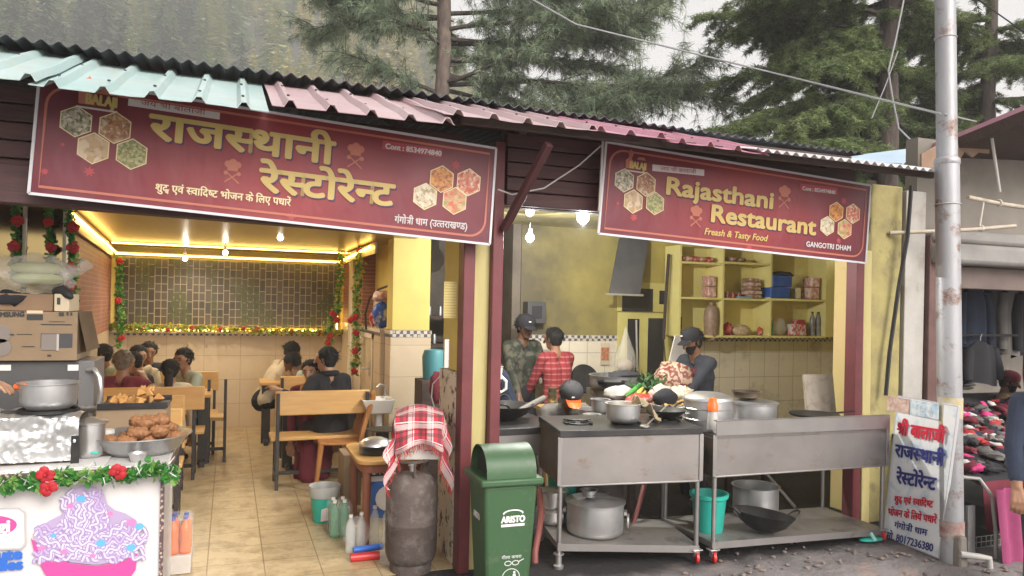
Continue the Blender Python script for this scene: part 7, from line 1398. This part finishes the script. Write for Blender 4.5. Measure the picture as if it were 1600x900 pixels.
m = MB(); m.bar(P(1516, 790, y=3.7), P(1516, 905, y=3.7), .075, .02, (0, 1, 0)); tag(m.build('iron_plate', M['alu_dull']), 'upright grey iron plate beside the pole base', 'plate')
# ================================================================ people
def skin(name, a): return mat(name, a, .5, col2=tuple(v * .85 for v in a), sc=20)
skin('skin_brown', (.30, .155, .09)); skin('skin_light', (.42, .24, .15)); skin('skin_dark', (.17, .085, .05))
mat('hair_black', (.008, .0075, .0075), .8, col2=(.018, .016, .015), sc=30, stretch=(4, 4, 1), bump=.5, bsc=40); mat('hair_grey', (.13, .1, .07), .6, col2=(.2, .16, .12), sc=25, bump=.5, bsc=40)
mat('face_dark', (.03, .018, .015), .5); mat('lip', (.26, .09, .07), .5); mat('cloth_sage', (.34, .38, .30), .9, col2=(.28, .32, .25), sc=6, bump=.3, bsc=20); mat('cloth_mint', (.42, .5, .42), .9, col2=(.36, .43, .36), sc=6, bump=.3, bsc=20); mat('denim', (.06, .09, .15), .9, bump=.3, bsc=40); mat('cloth_slate', (.03, .034, .045), .85, col2=(.02, .023, .03), sc=5, bump=.35, bsc=18)
k = NT('red_check'); sp = k.n('SeparateXYZ'); k.l(k.coord(), sp.inputs[0]); c = (.26, .03, .035)
for ax, per, wd, cc, al in ((2, .055, .3, (.42, .13, .12), .55), (2, .055, .1, (.5, .3, .27), .5), (0, .06, .3, (.15, .015, .025), .5)): c = k.mix(k.math('MULTIPLY', k.math('LESS_THAN', k.math('FRACT', k.math('ADD', k.math('MULTIPLY', sp.outputs[ax], 1 / per), 50.0)), wd), al), c, cc)
k.color(c); k.b.inputs['Roughness'].default_value = .9; k.bump(k.noise(16), .3, .02); M['red_check'] = k.m
mat('camo', (.03, .035, .025), .9, col2=(.09, .085, .06), sc=14, lo=.48, hi=.54, dirt=(.02, .02, .018), dsc=11, dlo=.55, dhi=.6)
def ik(a, t, l1, l2, hint):
    a, t = Vector(a), Vector(t); d = t - a; L_ = min(d.length, (l1 + l2) * .995); d.normalize(); t = a + d * L_
    x = (l1 * l1 - l2 * l2 + L_ * L_) / (2 * L_); h = math.sqrt(max(0, l1 * l1 - x * x)); hn = Vector(hint) - d * Vector(hint).dot(d); hn.normalize(); return a + d * x + hn * h, t
def person(label, at, yaw, sit=None, lean=0, side=0, head=(0, 0), hands=None, feet=None, cols=('cloth_grey', 'cloth_charcoal', 'skin_brown', 'black_iron'), short=False, hair='hair_black', cap=None, beard=False, vox=.0095, s=1.0, tail=False, skirt=False, floor=0, curl=.6, extra=None, group=None):
    """at = ground point; yaw 0 looks away from the street (+y), 180 towards it; hands in the person's own frame (x right, y ahead)"""
    B = Matrix.Translation((at[0], at[1], floor)) @ Matrix.Rotation(R(yaw), 4, 'Z') @ Matrix.Scale(s, 4)
    hip = Vector((0, 0, sit + .09 if sit else .92)); sp_ = Vector((math.sin(R(side)), math.sin(R(lean)), math.cos(R(lean)))).normalized(); chest = hip + sp_ * .34; neck = hip + sp_ * .52
    fw = Vector((0, math.cos(R(lean)), -math.sin(R(lean)))); rt = fw.cross(sp_)
    hy, hp = head; hd = (Matrix.Rotation(R(hy), 3, 'Z') @ Matrix.Rotation(R(-hp), 3, 'X')); hc = neck + sp_ * .03 + hd @ Vector((0, .035, .115)); Hm = Matrix.Translation(hc) @ hd.to_4x4()
    cap_, seg = [], []                           # (p, q, r0, r1, material)
    def add(p, q, r0, r1, mi): cap_.append((Vector(p), Vector(q), r0, r1, mi))
    for sx in (-1, 1):
        add(hip + rt * .075 * sx, hip + sp_ * .18 + rt * .055 * sx, .105, .105, 0); add(hip + sp_ * .18 + rt * .055 * sx, chest + rt * .07 * sx, .105, .112, 0); add(chest + rt * .08 * sx, neck - sp_ * .06 + rt * .10 * sx, .11, .075, 0)
        add(neck - sp_ * .05 + rt * .06 * sx, neck - sp_ * .05 + rt * .155 * sx, .066, .062, 0)
    add(hip, hip - sp_ * .02, .13, .13, 1); add(neck - sp_ * .03, hc - hd @ Vector((0, .02, .05)), .056, .054, 2)
    H_ = lambda x, y, z: Hm @ Vector((x, y, z))
    add(H_(0, -.014, .025), H_(0, .016, .02), .08, .075, 2); add(H_(0, .022, -.03), H_(0, .036, -.07), .06, .04, 2 if not beard else 5); add(H_(0, .085, .008), H_(0, .104, -.026), .011, .016, 2)
    for sx in (-1, 1): add(H_(.073 * sx, -.005, .01), H_(.073 * sx, -.008, -.022), .017, .011, 2); add(H_(.022 * sx, .076, .03), H_(.05 * sx, .068, .03), .012, .011, 2)
    sh = neck - sp_ * .055; fing = []
    for i, sx in enumerate((-1, 1)):
        S_ = sh + rt * .175 * sx; tgt = Vector(hands[i]) if hands else hip + Vector((.24 * sx, .12, -.12)); E_, W_ = ik(S_, tgt, .28, .25, (.55 * sx, -.6, -.7))
        add(S_, E_, .062, .05, 0); add(E_, E_.lerp(W_, .75), .05, .042, 2 if short else 0); add(E_.lerp(W_, .7), W_, .036, .029, 2)
        d = (W_ - E_).normalized(); dn = (Vector((0, 0, -1)) - d * Vector((0, 0, -1)).dot(d)); dn = dn.normalized() if dn.length > .1 else Vector((-sx, 0, 0)); sd = d.cross(dn) 
        k0 = W_ + d * .085
        for j in (-1, 0, 1): add(W_ + sd * .012 * j, k0 + sd * .026 * j, .02, .015, 2)
        for j, ln in enumerate((.068, .078, .072, .056)):
            b = k0 + sd * (.033 - .022 * j); d1 = (d * math.cos(curl * .5) + dn * math.sin(curl * .5)); d2 = (d * math.cos(curl * 1.5) + dn * math.sin(curl * 1.5)); add(b, b + d1 * ln * .5, .0105, .0095, 2); add(b + d1 * ln * .5, b + d1 * ln * .5 + d2 * ln * .55, .0095, .008, 2)
        for sg in (1,):
            tb = W_ + d * .03 + sd * .02 * sx * -1; t1 = tb + (d * .6 + sd * -sx * .55 + dn * .35).normalized() * .04; add(tb, t1, .014, .012, 2); add(t1, t1 + (d * .85 + dn * .45).normalized() * .035, .0115, .009, 2)
    for i, sx in enumerate((-1, 1)):
        hj = hip + Vector((.09 * sx, .0, -.03)); ft = Vector(feet[i]) if feet else (Vector((.1 * sx, .40, .08)) if sit else Vector((.1 * sx, .02 * sx, .08)))
        K_, A_ = ik(hj, ft, .43, .42, (0, 1, .35)); w = 1.35 if skirt else 1
        add(hj, K_, .088 * w, .062 * w, 1); add(K_, K_.lerp(A_, .9), .06 * w, .045 * w, 1); add(K_.lerp(A_, .85), A_, .04, .036, 2); add(A_ + Vector((0, -.035, -.04)), A_ + Vector((.01 * sx, .15, -.05)), .038, .03, 3)
    if skirt: add(hip + Vector((-.06, .2, -.08)), hip + Vector((.06, .2, -.08)), .12, .12, 1); add(hip + Vector((0, .35, -.12)), hip + Vector((0, .38, -.35)), .10, .11, 1)
    m = MB()
    for p, q, r0, r1, mi in cap_:
        if (q - p).length < 1e-4: m.ball(p, r0, 12); continue
        d = (q - p).normalized(); n_ = 4
        m.tube([p - d * r0 * math.cos(a) for a in (0.15, .7, 1.2)] + [p.lerp(q, f / 3) for f in range(4)] + [q + d * r1 * math.cos(a) for a in (1.2, .7, .15)], [r0 * math.sin(a) for a in (.15, .7, 1.2)] + [r0 + (r1 - r0) * f / 3 for f in range(4)] + [r1 * math.sin(a) for a in (1.2, .7, .15)], 12)
    me = bpy.data.meshes.new('b'); me.from_pydata([tuple(v) for v in m.v], [], m.f); o = bpy.data.objects.new('b', me); COL.objects.link(o)
    md = o.modifiers.new('r', 'REMESH'); md.mode = 'VOXEL'; md.voxel_size = vox; sm = o.modifiers.new('s', 'SMOOTH'); sm.factor = .5; sm.iterations = 2
    bpy.context.view_layer.update(); nm = bpy.data.meshes.new_from_object(o.evaluated_get(bpy.context.evaluated_depsgraph_get())); bpy.data.objects.remove(o); bpy.data.meshes.remove(me)
    n = len(nm.vertices); co = np.empty(n * 3); nm.vertices.foreach_get('co', co); co = co.reshape(-1, 3)
    # cloth folds
    nf = len(nm.polygons); fc = np.empty(nf * 3); nm.polygons.foreach_get('center', fc); fc = fc.reshape(-1, 3); best = np.full(nf, 9.); mi_ = np.zeros(nf, np.int32)
    for p, q, r0, r1, mi in cap_:
        p_, q_ = np.array(p), np.array(q); d = q_ - p_; L2 = max(1e-9, d @ d); u = np.clip((fc - p_) @ d / L2, 0, 1); ds = np.linalg.norm(fc - p_ - u[:, None] * d, axis=1) - (r0 + (r1 - r0) * u); bt = ds < best; best[bt] = ds[bt]; mi_[bt] = mi
    for pts, rr, tag_ in (((H_(-.034, .085, .012), H_(.034, .085, .012)), .0095, 4), ((H_(-.05, .078, .036), H_(-.022, .088, .036)), .0055, 4), ((H_(.022, .088, .036), H_(.05, .078, .036)), .0055, 4), ((H_(-.022, .085, -.052), H_(.022, .085, -.052)), .011, 6)):
        p_, q_ = np.array(pts[0]), np.array(pts[1])
        if tag_ == 4 and rr > .008: ds = np.minimum(np.linalg.norm(fc - p_, axis=1), np.linalg.norm(fc - q_, axis=1))
        else: d = q_ - p_; u = np.clip((fc - p_) @ d / (d @ d), 0, 1); ds = np.linalg.norm(fc - p_ - u[:, None] * d, axis=1)
        mi_[(ds < rr) & (mi_ == 2) | (ds < rr) & (mi_ == 5) & (tag_ == 6)] = tag_
    Bn = np.array(B); co = co @ Bn[:3, :3].T + Bn[:3, 3] - np.array(B.translation); nm.vertices.foreach_set('co', co.reshape(-1).astype(np.float32))
    for c in (*cols, 'face_dark', 'hair_black', 'lip'): nm.materials.append(M[c])
    nm.polygons.foreach_set('material_index', mi_); nm.polygons.foreach_set('use_smooth', np.ones(nf, bool)); nm.update()
    ob = bpy.data.objects.new('person', nm); ob.data.name = 'person'; COL.objects.link(ob); ob.location = B.translation; WM[ob.name] = Matrix.Translation(B.translation); tag(ob, label, 'person', group)
    A = B @ Hm
    if hair:
        m = MB(); m.T = A; m.ball((0, -.026, .034), .097, 22, (.91, 1.03, .97), lump=.14, seed=len(label), ls=5); m.ball((0, -.046, -.012), .077, 16, (1.02, .78, 1), lump=.12, seed=3, ls=5)
        if tail: m.ball((0, -.11, -.01), .05, 12, (1, 1, 1), lump=.2); m.tube([(0, -.11, -.02), (0, -.14, -.1), (0, -.13, -.22), (0.01, -.12, -.32)], [.04, .045, .036, .012], 10)
        rs = random.Random(len(label)); 
        for _ in range(420):
            a, b = rs.uniform(0, 6.283), rs.uniform(-.35, 1); r_ = math.sqrt(max(0, 1 - b * b)); d = Vector((r_ * math.cos(a), r_ * math.sin(a), b))
            if d.y > .45 and d.z < .55: continue
            q = Vector((0, -.028, .036)) + Vector((d.x * .087, d.y * .098, d.z * .093)); g_ = (Vector((d.x * .4, -.35 - .2 * d.y, -.6)) + Vector((rs.gauss(0, .35), rs.gauss(0, .35), rs.gauss(0, .3)))); g_ = (g_ - d * g_.dot(d) * .8).normalized(); w_ = g_.cross(d).normalized() * .006; e_ = q + g_ * rs.uniform(.03, .055) + d * rs.uniform(.002, .012)
            m.add([q - w_, q + w_, e_ + w_ * .3, e_ - w_ * .3], [(0, 1, 2, 3)])
        m.build('hair', M[hair], ob, smooth=80)
    if cap:
        m = MB(); m.T = A; m.lathe([(.094, .024), (.097, .05), (.092, .085), (.075, .115), (.042, .132), (.001, .136)], (0, -.012, 0), 26, Matrix.Rotation(-.08, 4, 'X'), caps=False); m.build('cap', M[cap[0]], ob, smooth=60)
        if len(cap) > 1:
            m = MB(); m.T = A; m.grid(lambda u, v: ((u - .5) * .14 * (1 - .25 * v * v), .075 + .095 * v - .05 * (2 * u - 1) ** 2 * (1 - v * .3), .046 - .02 * v - .012 * (2 * u - 1) ** 2), 12, 6, thick=.006); m.build('cap_brim', M[cap[1]], ob, smooth=60)
            m = MB(); m.T = A; m.box((0.02, .094, .085), (.026, .004, .009), rx=.35); m.build('cap_mark', M['print_white'], ob)
    if extra: extra(ob, A, B, lambda v: B @ Vector(v), neck, chest, sp_, rt, fw)
    return ob
def on(px, py, y): p = P(px, py, y=y); return (p.x, y)
D1 = 'diners round the left table'; D2 = 'diners on the right side'
person('person in a maroon shirt seen from behind, greying hair, on the far left bench', on(188, 560, 7.78), -12, sit=.39, lean=4, head=(-25, 5), cols=('cloth_maroon', 'cloth_charcoal', 'skin_brown', 'black_iron'), hair='hair_grey', hands=((-.15, .38, .72), (.12, .36, .95)), s=.95, group=D1)
def shawl(ob, A, B, W_, neck, chest, sp_, rt, fw):
    m = MB(); m.T = B; m.tube([chest - rt * .2 - fw * .02, neck - rt * .1 + fw * .03, neck + fw * .08 - sp_ * .05, chest + rt * .12 + fw * .12, chest + rt * .2 - sp_ * .1], [.06, .055, .05, .07, .08], 10); m.build('shawl', M['cloth_cream'], ob, smooth=80)
person('woman in a cream shawl facing the street beside the man in maroon', on(213, 566, 8.78), 196, sit=.39, lean=6, head=(6, 8), cols=('cloth_cream', 'cloth_cream', 'skin_light', 'black_iron'), extra=shawl, hands=((-.1, .35, .72), (.16, .35, .75)), s=.95, group=D1)
person('person with black hair and a pale collar behind the man in maroon', on(166, 560, 8.9), 150, sit=.39, head=(-50, 10), cols=('cloth_mint', 'cloth_charcoal', 'skin_brown', 'black_iron'), s=.95, group=D1)
person('person of whom only black hair and forehead show behind the woman in cream', on(232, 556, 9.25), 190, sit=.40, head=(0, 10), cols=('cloth_charcoal', 'cloth_charcoal', 'skin_brown', 'black_iron'), s=.95, group=D1)
person('person with a dark bent head right of the woman in cream', on(236, 574, 8.6), 120, sit=.42, lean=14, head=(-20, 25), cols=('cloth_charcoal', 'cloth_charcoal', 'skin_brown', 'black_iron'), s=.9, group=D1)
person('girl with a black ponytail and yellow top seen from behind', on(266, 577, 7.8), 8, sit=.39, head=(-12, 0), cols=('cloth_cream', 'cloth_charcoal', 'skin_brown', 'black_iron'), tail=True, s=.88, group=D1)
person('man in a grey green T-shirt and jeans at the right end of the left table', on(303, 558, 8.42), 128, sit=.39, lean=10, head=(14, 10), cols=('cloth_sage', 'denim', 'skin_brown', 'black_iron'), short=True, hands=((-.12, .42, .80), (.14, .4, .78)), feet=((-.08, .22, .08), (.1, .05, .08)), s=.95, group=D1)
def collar(ob, A, B, W_, neck, chest, sp_, rt, fw):
    m = MB(); m.T = B; m.tube([neck + sp_ * .01 + (rt * math.cos(a) + fw * math.sin(a)) * .075 for a in [i * .5236 for i in range(12)]], .028, 8, closed=True); m.build('collar', M['cloth_black'], ob, smooth=80)
person('man in a black padded jacket with his arm round the woman on the bench', on(520, 560, 7.26), 24, sit=.39, lean=7, head=(42, 2), cols=('cloth_black', 'cloth_charcoal', 'skin_light', 'black_iron'), hands=((-.46, .16, .86), (.1, .3, .7)), extra=collar, s=1.0, group=D2)
def dup_(ob, A, B, W_, neck, chest, sp_, rt, fw):
    m = MB(); m.T = B; m.tube([chest - rt * .08 + fw * .14 - sp_ * .2, chest - rt * .06 + fw * .14, neck + fw * .06 - rt * .06, neck - fw * .06, neck + rt * .08 + fw * .03, chest + rt * .1 + fw * .13], [.03, .035, .034, .035, .034, .03], 8); m.build('dupatta', M['cloth_orange'], ob, smooth=80)
person('woman with an orange scarf and maroon skirt held by the man in black', on(496, 575, 7.5), 165, sit=.34, lean=2, side=6, head=(-8, 6), cols=('cloth_maroon', 'cloth_maroon', 'skin_light', 'black_iron'), skirt=True, extra=dup_, s=.93, group=D2, feet=((-.1, -.15, .08), (.1, -.2, .08)))
person('man in a pale mint shirt bending low over the back right table', on(522, 560, 8.95), 72, sit=.42, lean=46, head=(0, 38), cols=('cloth_mint', 'cloth_charcoal', 'skin_dark', 'black_iron'), hands=((-.15, .42, .80), (.15, .42, .80)), group=D2)
person('man in a beige jacket and dark trousers leaning beside the mint shirt', on(412, 580, 9.35), -72, sit=.42, lean=30, head=(10, 30), cols=('cloth_cream', 'cloth_black', 'skin_brown', 'black_iron'), hands=((-.1, .55, .78), (.15, .5, .78)), group=D2)
# kitchen
KF = -.12
person('cook in a red checked shirt seen from behind at the kitchen stove', on(872, 560, 6.75), 14, lean=4, head=(22, 6), cols=('red_check', 'cloth_charcoal', 'skin_brown', 'black_iron'), floor=KF - .01, hands=((-.22, .3, .92), (.24, .3, .92)), s=.95)
person('man in a dark cap and camouflage jacket standing in the sooty corner', on(812, 560, 6.98), 195, lean=4, head=(-6, 14), cols=('camo', 'cloth_black', 'skin_dark', 'black_iron'), cap=('cloth_black', 'cloth_black'), floor=KF, hands=((-.2, .3, .9), (.2, .3, .85)), s=1.02)
person('stooping man in dark clothes just inside the maroon post', on(795, 590, 6.35), 95, lean=26, head=(0, 30), cols=('cloth_navy', 'cloth_black', 'skin_dark', 'black_iron'), floor=KF, hands=((-.2, .45, .82), (.2, .45, .82)), s=.94)
k_ = 'cap_grey'; mat(k_, (.035, .035, .04), .8)
person('crouching man in a black cap with an orange brim behind the narrow cart', on(872, 650, 5.92), 172, sit=.47, lean=30, head=(0, 38), cols=('cloth_grey', 'cloth_charcoal', 'skin_dark', 'black_iron'), cap=('cap_grey', 'orange_cap'), floor=KF, hands=((-.25, .3, .3), (.25, .3, .3)), s=.97)
def apron(ob, A, B, W_, neck, chest, sp_, rt, fw):
    m = MB(); m.T = B; m.grid(lambda u, v: tuple(chest + rt * (.13 * (2 * u - 1)) + fw * (.125 - .05 * (2 * u - 1) ** 2) + sp_ * (.08 - .5 * v)), 12, 10, thick=.006); m.build('apron', M['cloth_maroon'], ob, smooth=80)
person('bearded cook in a black cap and dark grey shirt chopping at the worktable', on(1093, 560, 5.68), 100, lean=5, head=(4, 16), cols=('cloth_slate', 'cloth_charcoal', 'skin_brown', 'black_iron'), cap=('cloth_black', 'cloth_black'), beard=True, floor=KF - .02, s=.985, hands=((-.05, .42, 1.0), (.16, .42, 1.0)), vox=.007, extra=apron)
person('bearded vendor in a red cap and orange jacket sitting behind the heap of woollens', on(1556, 640, 5.12), 215, sit=.45, lean=8, head=(-20, 12), cols=('cloth_tan', 'cloth_charcoal', 'skin_dark', 'black_iron'), cap=('cloth_maroon',), beard=True, hands=((-.2, .4, .75), (.2, .35, .75)), s=.88)
p = P(1640, 560, y=2.95); hb = P(1588, 800, y=2.95); Bi = (Matrix.Translation((p.x + .06, 2.95, -.22)) @ Matrix.Rotation(R(-62), 4, 'Z')).inverted() @ hb
person('passer-by in a navy jacket cut off by the right edge, one hand hanging', (p.x + .06, 2.95), -62, cols=('cloth_navy', 'cloth_charcoal', 'skin_brown', 'black_iron'), floor=-.22, hands=(tuple(Bi), (.28, .05, .82)), vox=.0065, curl=.7, s=1.0)
p = P(30, 600, y=4.5); Bi = (Matrix.Translation((-1.62, 4.66, .02)) @ Matrix.Rotation(R(-95), 4, 'Z')).inverted() @ P(8, 606, y=4.32)
person('person at the left edge whose sleeved arm reaches over the steaming pot', (-1.62, 4.66), -95, cols=('cloth_grey', 'cloth_charcoal', 'skin_light', 'black_iron'), floor=.02, hands=((-.2, .2, .8), tuple(Bi)), vox=.0065, curl=.5, head=(0, 20))
m = MB(); m.tube([P(24, 604, y=4.24), P(36, 604, y=4.22), P(50, 607, y=4.2)], [.014, .02, .006], 10); tag(m.build('orange_scoop', M['orange_cap'], smooth=80), 'orange handled tool held over the steaming pot', 'tool')
